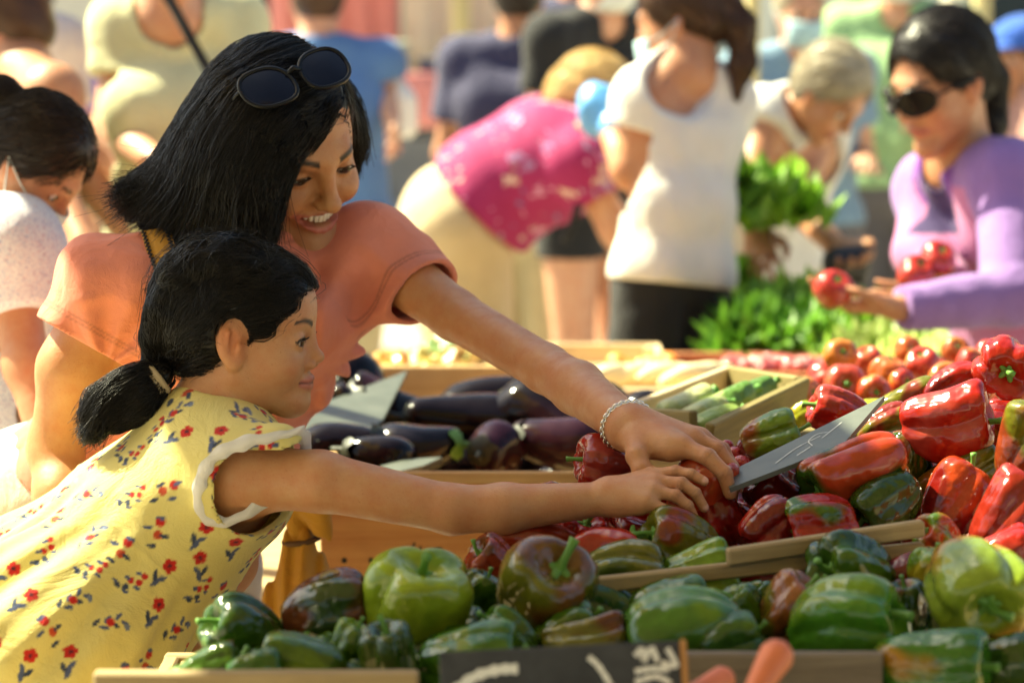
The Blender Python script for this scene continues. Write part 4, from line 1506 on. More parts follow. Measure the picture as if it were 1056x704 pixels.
def lathe_lobed(prof, nphi, lobes, amp, seed, warp=0.05, bend=0.0, squash=0.0, crease=0.55, top_sag=0.04):
    """prof: list of (r, z) from the stalk cavity over the shoulder to the tip"""
    g = np.random.default_rng(seed)
    P = catmull(np.array(prof, float), 26)
    n = len(P)
    ph = np.linspace(0, 2 * np.pi, nphi, endpoint=False)
    lr = g.uniform(0.88, 1.12, lobes)
    k = ((ph + 0.30 * np.sin(ph + seed) + 0.16 * np.sin(2 * ph + 2.1 * seed)) * lobes / (2 * np.pi)) % lobes
    li = k.astype(int); fr = k - li
    hump = np.abs(np.sin(np.pi * fr)) ** crease
    if amp > 0.2:
        hump = hump - 0.22 * np.exp(-((fr - 0.5 - 0.1 * np.sin(li * 2.3 + seed)) / 0.07) ** 2) * (0.5 + 0.5 * np.sin(li * 1.7 + seed))
    lobe_r = lr[li] * (fr * 0 + 1)
    # smooth lobe size changes across the creases
    w = np.clip(np.minimum(fr, 1 - fr) * 6, 0, 1)
    lobe_r = 1 + (lobe_r - 1) * w
    prot = g.uniform(0, 6.28)
    V = []
    hmax = max(z for r, z in prof); hmin = min(z for r, z in prof)
    rmax = max(r for r, z in prof)
    for i in range(n):
        r, z = max(P[i, 0], 0), P[i, 1]
        t = (z - hmin) / (hmax - hmin)
        e = r / rmax
        rr = r * (1 - amp * e * (1 - hump)) * (1 + (lobe_r - 1) * e)
        zz = z - top_sag * (hmax - hmin) * e * (1 - hump) * np.where(t > 0.6, 1, -0.9) + 0.05 * (hmax - hmin) * (lobe_r - 1) * (t < 0.4) * -4 * e
        tw = ph + prot + 0.25 * (t - 0.5) * g.choice([1]) * 1.0
        x, y = rr * np.cos(tw), rr * np.sin(tw) * (1 - squash)
        x = x + bend * (t - 0.5) ** 2 * (hmax - hmin)
        V.append(np.stack([x, y, zz + 0 * x], 1))
    V = np.concatenate(V)
    sc = rmax
    V = V + warp * sc * np.stack([sines(V, seed * 3 + 1, 1.6 / sc), sines(V, seed * 3 + 2, 1.6 / sc), sines(V, seed * 3 + 3, 1.6 / sc)], 1)
    V = V + 0.010 * sc * np.stack([sines(V, seed * 3 + 5, 6 / sc)] * 3, 1)
    if amp > 0.2:
        V = V + 0.048 * sc * np.stack([sines(V, seed * 3 + 7, 3.4 / sc), sines(V, seed * 3 + 8, 3.4 / sc), sines(V, seed * 3 + 9, 3.4 / sc)], 1)
    q = []
    idx = np.arange(n * nphi).reshape(n, nphi)
    F = np.stack([idx[:-1], np.roll(idx, -1, 1)[:-1], np.roll(idx, -1, 1)[1:], idx[1:]], -1).reshape(-1, 4)
    return V, F[:, ::-1]


def pepper_mesh(kind, seed):
    """unit peppers: height 1 along z (stalk end up), centred"""
    g = np.random.default_rng(seed * 7 + 1)
    if kind == 'bell':
        prof = [(0.0, 0.36), (0.07, 0.37), (0.17, 0.44), (0.31, 0.49), (0.44, 0.40), (0.49, 0.20), (0.46, -0.08), (0.38, -0.30), (0.25, -0.46), (0.10, -0.46), (0.0, -0.38)]
        V, F = lathe_lobed(prof, 48, int(g.integers(3, 6)), 0.30, seed, 0.12, g.uniform(-0.3, 0.3), g.uniform(0, 0.12))
        stem = (0.36, 0.64)
    elif kind == 'block':
        prof = [(0.0, 0.38), (0.06, 0.39), (0.14, 0.45), (0.25, 0.49), (0.36, 0.42), (0.39, 0.22), (0.37, -0.10), (0.31, -0.34), (0.20, -0.48), (0.07, -0.46), (0.0, -0.42)]
        V, F = lathe_lobed(prof, 48, int(g.integers(3, 6)), 0.31, seed, 0.13, g.uniform(-0.5, 0.5), g.uniform(0, 0.15))
        stem = (0.38, 0.60)
    elif kind == 'long':
        prof = [(0.0, 0.40), (0.05, 0.41), (0.11, 0.46), (0.19, 0.49), (0.26, 0.42), (0.28, 0.25), (0.25, -0.02), (0.19, -0.24), (0.12, -0.40), (0.05, -0.48), (0.0, -0.50)]
        V, F = lathe_lobed(prof, 44, int(g.integers(2, 4)), 0.16, seed, 0.10, g.uniform(-0.6, 0.6), 0.1)
        stem = (0.40, 0.58)
    else:                                           # horn: slim and pointed
        prof = [(0.0, 0.44), (0.04, 0.45), (0.08, 0.48), (0.12, 0.49), (0.155, 0.43), (0.165, 0.28), (0.15, 0.05), (0.115, -0.18), (0.07, -0.36), (0.03, -0.47), (0.0, -0.50)]
        V, F = lathe_lobed(prof, 36, 2, 0.10, seed, 0.12, g.uniform(0.5, 0.9), 0.15)
        stem = (0.44, 0.60)
    return V, F, stem


def stem_mesh(z0, z1, rad, seed, calyx=True):
    g = np.random.default_rng(seed)
    m = MB()
    c = np.array([g.normal(0, 0.05), g.normal(0, 0.05), 0])
    p = [np.array([0, 0, z0 - 0.02]), np.array([0, 0, z0 + (z1 - z0) * 0.35]) + c * 0.3, np.array([0, 0, z0 + (z1 - z0) * 0.7]) + c * 0.9, np.array([0, 0, z1]) + c * 1.7]
    m.tube(catmull(p, 9), [rad * k for k in (1.5, 1.15, 0.9, 0.8, 0.75, 0.75, 0.8, 0.95, 1.1)], 9)
    if calyx:
        n = 40
        V = [(0, 0, z0 + 0.035)]
        for k in range(n):
            a = 2 * math.pi * k / n
            rr = rad * (2.6 + 0.9 * math.cos(5 * a + seed) + 0.3 * math.cos(3 * a))
            V.append((rr * 0.6 * math.cos(a), rr * 0.6 * math.sin(a), z0 + 0.035))
        for k in range(n):
            a = 2 * math.pi * k / n
            rr = rad * (2.6 + 0.9 * math.cos(5 * a + seed) + 0.3 * math.cos(3 * a))
            V.append((rr * math.cos(a), rr * math.sin(a), z0 + 0.012 + 0.02 * math.cos(5 * a + seed)))
        for k in range(n):
            a = 2 * math.pi * k / n
            V.append((V[1 + n + k][0], V[1 + n + k][1], V[1 + n + k][2] - 0.03))
        F = []
        for k in range(n):
            l = (k + 1) % n
            F += [(0, 1 + k, 1 + l), (1 + k, 1 + n + k, 1 + n + l, 1 + l), (1 + n + k, 1 + 2 * n + k, 1 + 2 * n + l, 1 + n + l)]
        m.add(V, F)
    return m


PEP_LIB = {}


def pepper_data(kind, var):
    if (kind, var) not in PEP_LIB:
        V, F, st = pepper_mesh(kind, var + {'bell': 0, 'block': 40, 'long': 80, 'horn': 120}[kind])
        o = link_mesh('bell_pepper', V, F, M_PEP)
        s = stem_mesh(st[0], st[1], 0.045 if kind != 'horn' else 0.03, var, True)
        so = s.build('stem', M_STEM, None, True)
        PEP_LIB[(kind, var)] = (o.data, so.data)
        bpy.data.objects.remove(o); bpy.data.objects.remove(so)
    return PEP_LIB[(kind, var)]


def put(name, pos, axis, roll, size, me, mat_parts, label, cat, group, tint=None, tint2=None, patch=0.0):
    """one thing: a mesh with part children, z axis laid along axis"""
    o = bpy.data.objects.new(name, me); COL.objects.link(o)
    z = nrm(axis)
    x = np.cross((0.13, 0.41, 0.9), z); x = nrm(x); y = np.cross(z, x)
    x, y = x * math.cos(roll) + y * math.sin(roll), y * math.cos(roll) - x * math.sin(roll)
    A = np.stack([x, y, z], 1) * np.asarray(size)[None, :]
    Mx = Matrix([[*map(float, A[r]), float(pos[r])] for r in range(3)] + [[0, 0, 0, 1]])
    o.matrix_world = Mx
    tag(o, label, cat, group)
    if tint is not None:
        kk = 0.68 if name == 'bell_pepper' else 0.85
        o['tint'] = [float(c) * kk for c in tint]; o['tint2'] = [float(c) * kk for c in (tint2 or tint)]; o['patch'] = float(patch)
    for n, d in mat_parts:
        c = bpy.data.objects.new(n, d); COL.objects.link(c); c.parent = o
    return o


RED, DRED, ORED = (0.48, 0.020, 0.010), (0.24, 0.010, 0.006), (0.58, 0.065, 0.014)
PINKR = (0.50, 0.07, 0.05)
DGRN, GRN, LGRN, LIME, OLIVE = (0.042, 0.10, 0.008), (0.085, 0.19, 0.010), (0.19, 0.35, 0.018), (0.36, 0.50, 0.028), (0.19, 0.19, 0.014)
BROWN, ORG, YEL = (0.17, 0.05, 0.014), (0.55, 0.20, 0.03), (0.55, 0.45, 0.03)


def pepper(px, py, d, ln, wd, ang, tilt, kind, var, c1, c2, patch, label, group):
    """ln, wd: length and width as seen, in photo pixels at depth d"""
    if group == GG:
        ln, wd = ln * 1.12, wd * 1.12
    nw = max(wd, {'bell': 0.86, 'block': 0.80, 'long': 0.52, 'horn': 0.36}[kind] * ln)
    py += (nw - wd) * 0.36 * abs(math.cos(R(ang)))
    wd = nw
    a, t = R(ang), R(tilt)
    ax = math.cos(t) * (math.cos(a) * RGT + math.sin(a) * UPV) - math.sin(t) * FWD
    me, st = pepper_data(kind, var)
    k = d / FPX
    wn = {'bell': 0.98, 'block': 0.78, 'long': 0.56, 'horn': 0.33}[kind]
    L = ln * k
    W = wd * k / wn
    return put('bell_pepper', at(px, py, d), ax, var * 1.7 + px * 0.13, (W, W, L), me, [('stem', st)], label, 'pepper', group, c1, c2, patch)


GR, GG = 'red peppers heaped behind the wooden rail', 'green peppers heaped along the front of the stall'


def build_peppers():
    P = pepper
    # --- red heap
    P(1042, 380, 2.60, 74, 74, 200, 72, 'bell', 1, RED, DRED, 0.05, 'red pepper with its green stalk facing out, topmost on the red heap', GR)
    P(980, 442, 2.50, 92, 74, 12, 18, 'block', 2, RED, PINKR, 0.0, 'wide glossy red pepper just below the topmost pepper of the red heap', GR)
    P(884, 487, 2.42, 112, 70, 205, 15, 'block', 3, ORED, DGRN, 0.10, 'orange-red pepper with a dark green flank lying under the tip of the price slate', GR)
    P(992, 487, 2.50, 96, 56, 30, 5, 'block', 4, (0.42, 0.05, 0.012), OLIVE, 0.18, 'orange-brown pepper with an olive flank under the wide red pepper', GR)
    P(985, 516, 2.42, 84, 62, 60, -10, 'bell', 5, ORED, DRED, 0.06, 'rounded orange-red pepper with strong highlights above the end of the wooden rail', GR)
    P(912, 514, 2.40, 78, 52, 215, 20, 'bell', 6, (0.42, 0.035, 0.012), DGRN, 0.26, 'half dark green half red pepper resting above the upper rail', GR)
    P(1054, 452, 2.44, 84, 56, 80, 10, 'block', 7, (0.30, 0.05, 0.014), OLIVE, 0.22, 'brownish striped pepper at the edge of the photo beneath the topmost pepper', GR)
    P(1046, 528, 2.36, 96, 50, 55, 0, 'block', 8, (0.34, 0.025, 0.012), DRED, 0.1, 'dark red pepper slanting down past the end of the rail', GR)
    P(846, 534, 2.36, 78, 48, 190, 12, 'bell', 9, RED, GRN, 0.05, 'lumpy bright red pepper touching the top of the upper rail', GR)
    P(796, 540, 2.37, 62, 52, 230, 10, 'block', 10, DRED, RED, 0.1, 'knobbly dark red pepper between the hands and the upper rail', GR)
    P(744, 542, 2.44, 84, 66, 120, 25, 'bell', 11, RED, DRED, 0.0, 'red pepper with a green stalk directly under the reaching hands', GR)
    P(630, 474, 2.52, 72, 50, 170, 12, 'bell', 12, PINKR, RED, 0.1, 'pinkish red pepper below the silver bracelet', GR)
    P(556, 549, 2.42, 112, 38, 175, 5, 'long', 13, (0.46, 0.05, 0.014), RED, 0.05, 'long smooth orange-red pepper lying flat below the child\'s forearm', GR)
    P(612, 562, 2.36, 96, 42, 10, 0, 'horn', 0, RED, DRED, 0.05, 'curved pointed dark red pepper in front of the long flat one', GR)
    P(510, 584, 2.34, 58, 56, 140, 20, 'bell', 15, (0.36, 0.045, 0.014), BROWN, 0.1, 'brown-red bell pepper beside the crate corner under the child\'s elbow', GR)
    P(796, 452, 2.62, 66, 52, 20, 10, 'bell', 16, (0.40, 0.11, 0.02), LGRN, 0.14, 'orange and pale green pepper behind the price slate', GR)
    P(866, 424, 2.68, 66, 46, 160, 10, 'block', 17, PINKR, RED, 0.1, 'pale red pepper behind the upper edge of the price slate', GR)
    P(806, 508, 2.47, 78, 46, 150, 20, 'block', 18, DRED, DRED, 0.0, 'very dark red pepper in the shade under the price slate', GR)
    P(966, 553, 2.30, 54, 44, 150, 40, 'bell', 19, ORED, LGRN, 0.12, 'small orange-red pepper squeezed between the rail end and the yellow-green pepper', GR)
    P(1030, 570, 2.28, 74, 50, 20, 10, 'block', 20, (0.44, 0.03, 0.02), RED, 0.1, 'red pepper behind the yellow-green pepper at the edge of the photo', GR)
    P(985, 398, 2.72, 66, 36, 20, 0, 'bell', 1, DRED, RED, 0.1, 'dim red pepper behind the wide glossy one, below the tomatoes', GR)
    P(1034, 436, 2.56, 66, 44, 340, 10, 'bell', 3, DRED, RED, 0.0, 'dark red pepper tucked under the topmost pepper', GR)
    P(914, 440, 2.62, 62, 46, 30, 0, 'bell', 5, (0.30, 0.03, 0.014), OLIVE, 0.15, 'dull red pepper peeping out behind the tip of the slate', GR)
    P(936, 412, 2.74, 66, 34, 20, 0, 'long', 2, (0.30, 0.05, 0.02), OLIVE, 0.15, 'slim brownish pepper lying across the back of the red heap', GR)
    P(940, 470, 2.52, 60, 48, 100, 0, 'bell', 7, (0.24, 0.06, 0.015), DGRN, 0.2, 'dark streaked pepper between the slate and the wide red pepper', GR)
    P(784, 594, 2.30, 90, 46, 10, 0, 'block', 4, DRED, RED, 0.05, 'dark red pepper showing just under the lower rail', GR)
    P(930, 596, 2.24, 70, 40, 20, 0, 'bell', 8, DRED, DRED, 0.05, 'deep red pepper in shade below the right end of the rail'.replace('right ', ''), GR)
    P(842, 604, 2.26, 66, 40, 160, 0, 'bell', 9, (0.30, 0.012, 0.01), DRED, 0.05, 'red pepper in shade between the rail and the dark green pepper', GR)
    P(700, 552, 2.37, 84, 50, 160, 20, 'bell', 10, OLIVE, (0.32, 0.05, 0.014), 0.06, 'green pepper turning red under the child\'s fingertips', GR)
    # the one in their hands
    P(720, 512, 2.440, 88, 78, 75, 10, 'bell', 11, (0.62, 0.07, 0.018), ORED, 0.05, 'orange-red pepper held between the two reaching hands', GR)
    # --- green heap
    P(427, 626, 2.16, 98, 104, 76, 24, 'bell', 21, LIME, LGRN, 0.05, 'large pale lime-green pepper standing upright with its stalk on top', GG)
    P(562, 608, 2.17, 92, 106, 60, 40, 'bell', 22, OLIVE, (0.22, 0.09, 0.016), 0.14, 'big olive and brown pepper with a bright green calyx on top', GG)
    P(337, 630, 2.18, 84, 74, 20, 10, 'bell', 23, (0.035, 0.075, 0.012), BROWN, 0.15, 'blackish green pepper with a brown cheek beside the lime pepper', GG)
    P(252, 650, 2.16, 78, 58, 150, 30, 'bell', 24, DGRN, GRN, 0.05, 'dark green pepper at the far end of the heap by the child\'s dress', GG)
    P(313, 676, 2.06, 80, 48, 172, 5, 'block', 25, GRN, LGRN, 0.08, 'shiny mid-green pepper lying just behind the front rail', GG)
    P(215, 686, 2.04, 62, 34, 20, 0, 'bell', 26, GRN, DGRN, 0.1, 'low green pepper by the outer end of the front rail', GG)
    P(262, 690, 2.02, 54, 34, 10, 0, 'bell', 27, (0.06, 0.18, 0.016), GRN, 0.1, 'low green pepper next to the shiny mid-green one behind the rail', GG)
    P(405, 680, 2.04, 72, 46, 100, 20, 'bell', 28, DGRN, (0.05, 0.06, 0.012), 0.1, 'dull dark green pepper in front of the lime pepper', GG)
    P(362, 668, 2.10, 50, 46, 70, 10, 'bell', 29, LGRN, GRN, 0.1, 'small light green pepper between the lime pepper and the rail', GG)
    P(482, 668, 2.06, 92, 38, 5, 8, 'block', 30, (0.075, 0.21, 0.018), LGRN, 0.05, 'smooth green pepper just above the corner of the chalkboard', GG)
    P(642, 584, 2.29, 86, 44, 10, 10, 'block', 31, (0.10, 0.15, 0.016), OLIVE, 0.15, 'flat olive-green pepper lying against the lower rail', GG)
    P(718, 588, 2.29, 84, 48, 20, 10, 'block', 32, LGRN, LIME, 0.05, 'bright green pepper behind the middle of the lower rail', GG)
    P(712, 646, 2.09, 128, 76, 186, 5, 'block', 33, (0.10, 0.26, 0.022), LGRN, 0.1, 'long crinkled light green pepper lying along the top of the chalkboard', GG)
    P(604, 660, 2.09, 78, 34, 8, 5, 'block', 34, (0.20, 0.20, 0.022), BROWN, 0.12, 'yellowish brown-green pepper just behind the chalkboard', GG)
    P(882, 590, 2.22, 92, 66, 165, 38, 'bell', 35, DGRN, GRN, 0.05, 'dark glossy green pepper under the end of the wooden rail', GG)
    P(812, 627, 2.14, 64, 62, 50, 15, 'bell', 36, (0.38, 0.13, 0.035), OLIVE, 0.1, 'wrinkled orange-tan pepper among the green ones', GG)
    P(868, 634, 2.08, 112, 76, 12, 25, 'block', 33, (0.09, 0.28, 0.020), LGRN, 0.08, 'bright green elongated pepper in front of the orange-tan one', GG)
    P(1005, 600, 2.10, 104, 98, 290, 62, 'bell', 38, (0.30, 0.42, 0.035), (0.55, 0.30, 0.03), 0.10, 'large yellow-green pepper with its calyx end facing out', GG)
    P(960, 682, 2.00, 104, 70, 4, 20, 'block', 25, (0.06, 0.20, 0.016), (0.50, 0.24, 0.02), 0.08, 'green pepper with an orange stripe in the lower corner of the photo', GG)
    P(1040, 686, 2.02, 70, 60, 20, 20, 'bell', 21, DGRN, GRN, 0.05, 'dark green pepper cut off by the corner of the photo', GG)
    P(490, 618, 2.25, 54, 44, 60, 10, 'bell', 23, DGRN, GRN, 0.05, 'dark green pepper between the lime pepper and the olive one', GG)
    P(612, 628, 2.20, 96, 46, 165, 5, 'block', 24, (0.04, 0.12, 0.014), GRN, 0.05, 'deep green pepper behind the big olive pepper\'s shoulder', GG)
    P(688, 622, 2.20, 84, 44, 15, 5, 'block', 25, (0.06, 0.17, 0.016), GRN, 0.1, 'mid-green pepper in the shade under the lower rail', GG)
    P(768, 636, 2.15, 58, 44, 120, 10, 'bell', 26, GRN, LGRN, 0.1, 'green pepper tucked beside the orange-tan one', GG)
    P(582, 644, 2.13, 66, 34, 25, 0, 'block', 27, GRN, LGRN, 0.05, 'smooth green pepper wedged below the big olive one', GG)
    P(526, 654, 2.10, 60, 40, 140, 5, 'bell', 28, (0.07, 0.20, 0.018), GRN, 0.1, 'green pepper between the smooth green one and the yellowish one', GG)
    P(936, 628, 2.14, 52, 44, 100, 10, 'bell', 29, DGRN, BROWN, 0.1, 'small dark green pepper beside the large yellow-green one', GG)
    P(1036, 646, 2.12, 60, 40, 30, 10, 'bell', 30, (0.30, 0.10, 0.02), OLIVE, 0.1, 'reddish green pepper under the yellow-green one at the photo edge', GG)
    P(448, 660, 2.14, 60, 40, 80, 0, 'bell', 31, GRN, LGRN, 0.1, 'green pepper beneath the base of the lime pepper', GG)
    P(752, 656, 2.06, 60, 40, 20, 0, 'bell', 32, (0.05, 0.15, 0.014), GRN, 0.1, 'green pepper behind the end of the chalkboard', GG)
    P(960, 590, 2.20, 46, 54, 80, 10, 'bell', 35, YEL, LGRN, 0.1, 'yellowish pepper half hidden behind the large yellow-green one', GG)
    # peppers of the second layer, seen only as scraps in the gaps
    g = np.random.default_rng(33)
    n = 0
    for row in range(6):
        for c in range(11):
            px = 520 + c * 53 + (row % 2) * 26 + g.normal(0, 6)
            py = 580 - row * 27 + g.normal(0, 4)
            if px < 560 and py < 530 or px > 1090 or (px < 760 and py < 505) or (py < 470 and px < 900):
                continue
            d = 2.36 + (580 - py) * 0.0026 + 0.03
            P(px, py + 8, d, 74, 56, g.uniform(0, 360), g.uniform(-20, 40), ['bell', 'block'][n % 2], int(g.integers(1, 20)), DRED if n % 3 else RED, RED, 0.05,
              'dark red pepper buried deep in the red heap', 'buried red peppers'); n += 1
    for row in range(4):
        for c in range(16):
            px = 205 + c * 55 + (row % 2) * 27 + g.normal(0, 6)
            py = 704 - row * 27 + g.normal(0, 4)
            if px < 300 and py < 665 or px < 480 and py < 640 or px > 1090 or py < 620 and px > 900:
                continue
            d = 2.06 + (700 - py) * 0.0024 + 0.03
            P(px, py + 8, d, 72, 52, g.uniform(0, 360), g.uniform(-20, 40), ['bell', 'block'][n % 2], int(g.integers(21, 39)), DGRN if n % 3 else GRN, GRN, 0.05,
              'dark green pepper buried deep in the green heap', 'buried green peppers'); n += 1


# ------------------------------------------------------------------ wood
M_WOOD = mat_wood('pale_crate_wood', (0.50, 0.30, 0.12), (0.66, 0.44, 0.20))
M_WOODW = mat_wood('warm_crate_wood', (0.52, 0.22, 0.06), (0.66, 0.34, 0.11))
M_WOODG = mat_wood('weathered_wood', (0.24, 0.17, 0.08), (0.40, 0.30, 0.15))
M_WOODD = mat_wood('dark_grey_wood', (0.10, 0.075, 0.05), (0.20, 0.16, 0.11))


def plank(name, a, b, h, t, mat, parent, up=(0, 0, 1), bev=0.002):
    """a board from a to b (mid-line), h high along up, t thick"""
    a, b = np.asarray(a, float), np.asarray(b, float)
    x = nrm(b - a); u = np.asarray(up, float); u = nrm(u - x * np.dot(u, x)); y = np.cross(u, x)
    m = MB().box((0, 0, 0), (np.linalg.norm(b - a) / 2, t / 2, h / 2), None, bev)
    o = m.build(name, mat)
    c = (a + b) / 2
    o.matrix_world = Matrix([[*map(float, (x[r], y[r], u[r])), float(c[r])] for r in range(3)] + [[0, 0, 0, 1]])
    if parent is not None:
        w = o.matrix_world.copy(); o.parent = parent; o.matrix_parent_inverse = parent.matrix_basis.inverted(); o.matrix_basis = w
    return o


def crate(label, x0, x1, y0, y1, z0, z1, mat, slats=1, group=None, t=0.010, yaw=0.0, matf=None, post=0.018, drop=0.0):
    cx, cy = (x0 + x1) / 2, (y0 + y1) / 2
    root = empty('wooden_crate', (cx, cy, z0), label, 'crate', group)
    h = (z1 - z0)
    sh = h / slats
    for k in range(slats):
        zc = z0 + sh * (k + 0.5)
        hh = sh * (0.88 if slats > 1 else 1.0)
        plank('front_slat', (x0, y0, zc), (x1, y0, zc), hh, t, matf or mat, root)
        zc_, hh_ = zc - drop / 2, hh - drop
        plank('back_slat', (x0, y1, zc_), (x1, y1, zc_), hh_, t, mat, root)
        plank('side_slat', (x0 + t * 0.5 + 0.001, y0 + t * 0.5 + 0.001, zc_), (x0 + t * 0.5 + 0.001, y1 - t * 0.5 - 0.001, zc_), hh_, t, mat, root)
        plank('side_slat', (x1 - t * 0.5 - 0.001, y0 + t * 0.5 + 0.001, zc_), (x1 - t * 0.5 - 0.001, y1 - t * 0.5 - 0.001, zc_), hh_, t, mat, root)
    for sx in (x0 + t + post / 2 + 0.002, x1 - t - post / 2 - 0.002):
        for sy in (y0 + t / 2 + post / 2 + 0.001, y1 - t / 2 - post / 2 - 0.001):
            plank('corner_post', (sx, sy, z0 + 0.003), (sx, sy, z1 - drop - 0.004), post, post, mat, root, up=(0, 1, 0))
    plank('base', (x0 + t, cy, z0 + 0.004), (x1 - t, cy, z0 + 0.004), y1 - y0 - 2 * t, 0.006, mat, root, up=(0, 1, 0))
    if yaw:
        root.rotation_euler = (0, 0, yaw)
    return root


def build_front_stall():
    # trestle tables
    def table(label, x0, x1, y0, y1, z, mat):
        root = empty('trestle_table', ((x0 + x1) / 2, (y0 + y1) / 2, 0), label, 'table')
        MB().box(((x0 + x1) / 2, (y0 + y1) / 2, z - 0.012), ((x1 - x0) / 2, (y1 - y0) / 2, 0.012), None, 0.003).build('tabletop', mat, root)
        for x in (x0 + 0.08, x1 - 0.08):
            for y in (y0 + 0.06, y1 - 0.06):
                plank('leg', (x, y, 0), (x, y, z - 0.026), 0.04, 0.04, mat, root, up=(0, 1, 0))
        for x in (x0 + 0.08, x1 - 0.08):
            plank('cross_bar', (x, y0 + 0.085, 0.25), (x, y1 - 0.085, 0.25), 0.04, 0.02, mat, root)
    table('plank table under the green pepper crates', -0.42, 1.5, 1.70, 2.34, 0.80, M_WOODG)
    table('plank table under the heap of red peppers', 0.02, 1.5, 2.37, 3.02, 0.80, M_WOODG)
    table('plank table under the aubergine crate', -0.40, 0.42, 3.06, 4.10, 0.70, M_WOODG)
    table('plank table under the tomatoes and yellow peppers', 0.46, 1.5, 3.06, 3.62, 0.78, M_WOODG)
    # crates of the front row
    A = at(97, 694, 1.93); B = at(432, 694, 1.93)
    crate('weathered crate holding the dark green peppers by the child\'s dress', A[0], B[0], A[1], 2.26, 0.804, A[2] + 0.002, M_WOODG, 1, None, 0.014, drop=0.09)
    A = at(700, 672, 1.99); B = at(910, 672, 1.99)
    crate('grey weathered crate with the carrots leaning on it', B[0] - 0.30, B[0], A[1], 2.24, 0.804, A[2], M_WOODD, 1, None, 0.014, drop=0.09)
    # rails of the red crate, set at a slant over the peppers
    root = empty('wooden_crate', at(780, 600, 2.35), 'weathered crate whose two slanting rails divide the red from the green peppers', 'crate')
    a, b = at(604, 604, 2.19), at(952, 566, 2.27)
    plank('front_slat', a, b, 0.0145, 0.010, M_WOODG, root)
    a, b = at(750, 574, 2.215), at(952, 544, 2.265)
    plank('front_slat', a, b, 0.0160, 0.011, M_WOODG, root)
    c = at(940, 590, 2.285)
    plank('corner_post', c + [0, 0, -0.10], c + [0, 0, 0.012], 0.02, 0.02, M_WOODG, root, up=(0, 1, 0))
    c = at(612, 640, 2.215)
    plank('corner_post', c + [0, 0, -0.10], c + [0, 0, 0.012], 0.02, 0.02, M_WOODG, root, up=(0, 1, 0))
    plank('back_slat', (0.06, 2.96, 0.86), (0.80, 2.96, 0.86), 0.09, 0.01, M_WOODG, root)
    plank('base', (0.06, 2.62, 0.806), (0.80, 2.62, 0.806), 0.64, 0.008, M_WOODG, root, up=(0, 1, 0))
    # sloping bed that carries the red heap
    bed = [at(560, 640, 2.44), at(1090, 640, 2.44), at(1090, 470, 2.86), at(700, 478, 2.80)]
    m = MB()
    th = np.array([0, 0.004, -0.012])
    m.add(bed + [p + th for p in bed], [(0, 1, 2, 3), (7, 6, 5, 4), (0, 4, 5, 1), (1, 5, 6, 2), (2, 6, 7, 3), (3, 7, 4, 0)])
    m.build('sloping_bed', M_WOODG, root)
    for i_, j_ in ((0, 3), (1, 2)):
        p, q = bed[i_] + [0, 0, -0.014], bed[j_] + [0, 0.0, -0.014]
        f_ = MB()
        w_ = np.array([0.006, 0, 0])
        P4 = [p, q, np.array([q[0], q[1], 0.812]), np.array([p[0], p[1], 0.812])]
        f_.add([v - w_ for v in P4] + [v + w_ for v in P4], [(0, 1, 2, 3), (7, 6, 5, 4), (0, 4, 5, 1), (1, 5, 6, 2), (2, 6, 7, 3), (3, 7, 4, 0)])
        f_.build('side_panel', M_WOODG, root)
    # pale corner of the crate under the child's elbow
    root = empty('wooden_crate', at(520, 650, 2.46), 'pale new crate whose corner ends stick out under the child\'s elbow', 'crate')
    for (px, py, w) in ((492, 598, 52), (505, 573, 44)):
        a = at(px - w / 2, py, 2.42); b = at(px + 120, py + 4, 2.47)
        plank('front_slat', a, b, 0.018, 0.012, M_WOOD, root)
    c = at(486, 620, 2.45)
    plank('corner_post', c + [0, 0, -0.11], c + [0, 0, 0.03], 0.024, 0.024, M_WOOD, root, up=(0, 1, 0))
    plank('base', at(486, 690, 2.50), at(640, 690, 2.50), 0.2, 0.008, M_WOOD, root, up=(0, 1, 0))
    # aubergine crate with stamped front
    A, B = at(330, 486, 3.10), at(640, 486, 3.10)
    cr = crate('warm orange wooden crate with stamped marks on its front, full of aubergines', A[0], B[0], A[1], 3.98, 0.704, A[2], M_WOOD, 1, None, 0.012, matf=M_WOODW)
    rim = plank('rim', (A[0], A[1] - 0.009, A[2] - 0.006), (B[0], A[1] - 0.009, A[2] - 0.006), 0.016, 0.006, M_WOOD, cr)
    ink = mat_plain('stamp_ink', (0.03, 0.022, 0.015), 0.8)
    glyphs = []
    yf = A[1] - 0.0072

    def dot(px, py, r):
        p = at(px, py, 3.09)
        n = 14
        V = [(p[0] + r * math.cos(2 * math.pi * k / n), yf, p[2] + r * math.sin(2 * math.pi * k / n)) for k in range(n)]
        V2 = [(x, yf + 0.002, z) for x, y, z in V]
        glyphs.append(MB()); glyphs[-1].add(V + V2, [tuple(range(n))[::-1]] + [(k, (k + 1) % n, n + (k + 1) % n, n + k) for k in range(n)])

    def bar(px0, py0, px1, py1, w=0.0028, new=True):
        a, b = at(px0, py0, 3.09), at(px1, py1, 3.09)
        a[1] = b[1] = yf
        d = nrm(b - a); s_ = np.array([-d[2], 0, d[0]]) * w / 2
        V = [a - s_, b - s_, b + s_, a + s_]
        if new:
            glyphs.append(MB())
        glyphs[-1].add(V + [v + [0, 0.002, 0] for v in V], [(0, 1, 2, 3), (4, 7, 6, 5), (0, 4, 5, 1), (1, 5, 6, 2), (2, 6, 7, 3), (3, 7, 4, 0)])
    for x in (354, 382, 408):
        dot(x, 581, 0.0036)
    bar(427, 562, 424, 571); bar(424, 571, 424, 579, new=False); bar(424, 579, 427, 587, new=False)
    bar(433, 566, 433, 586)
    bar(443, 579, 443, 590); bar(443, 579, 457, 578, new=False); bar(457, 578, 457, 590, new=False)
    bar(448, 569, 455, 568)
    bar(491, 568, 491, 575)
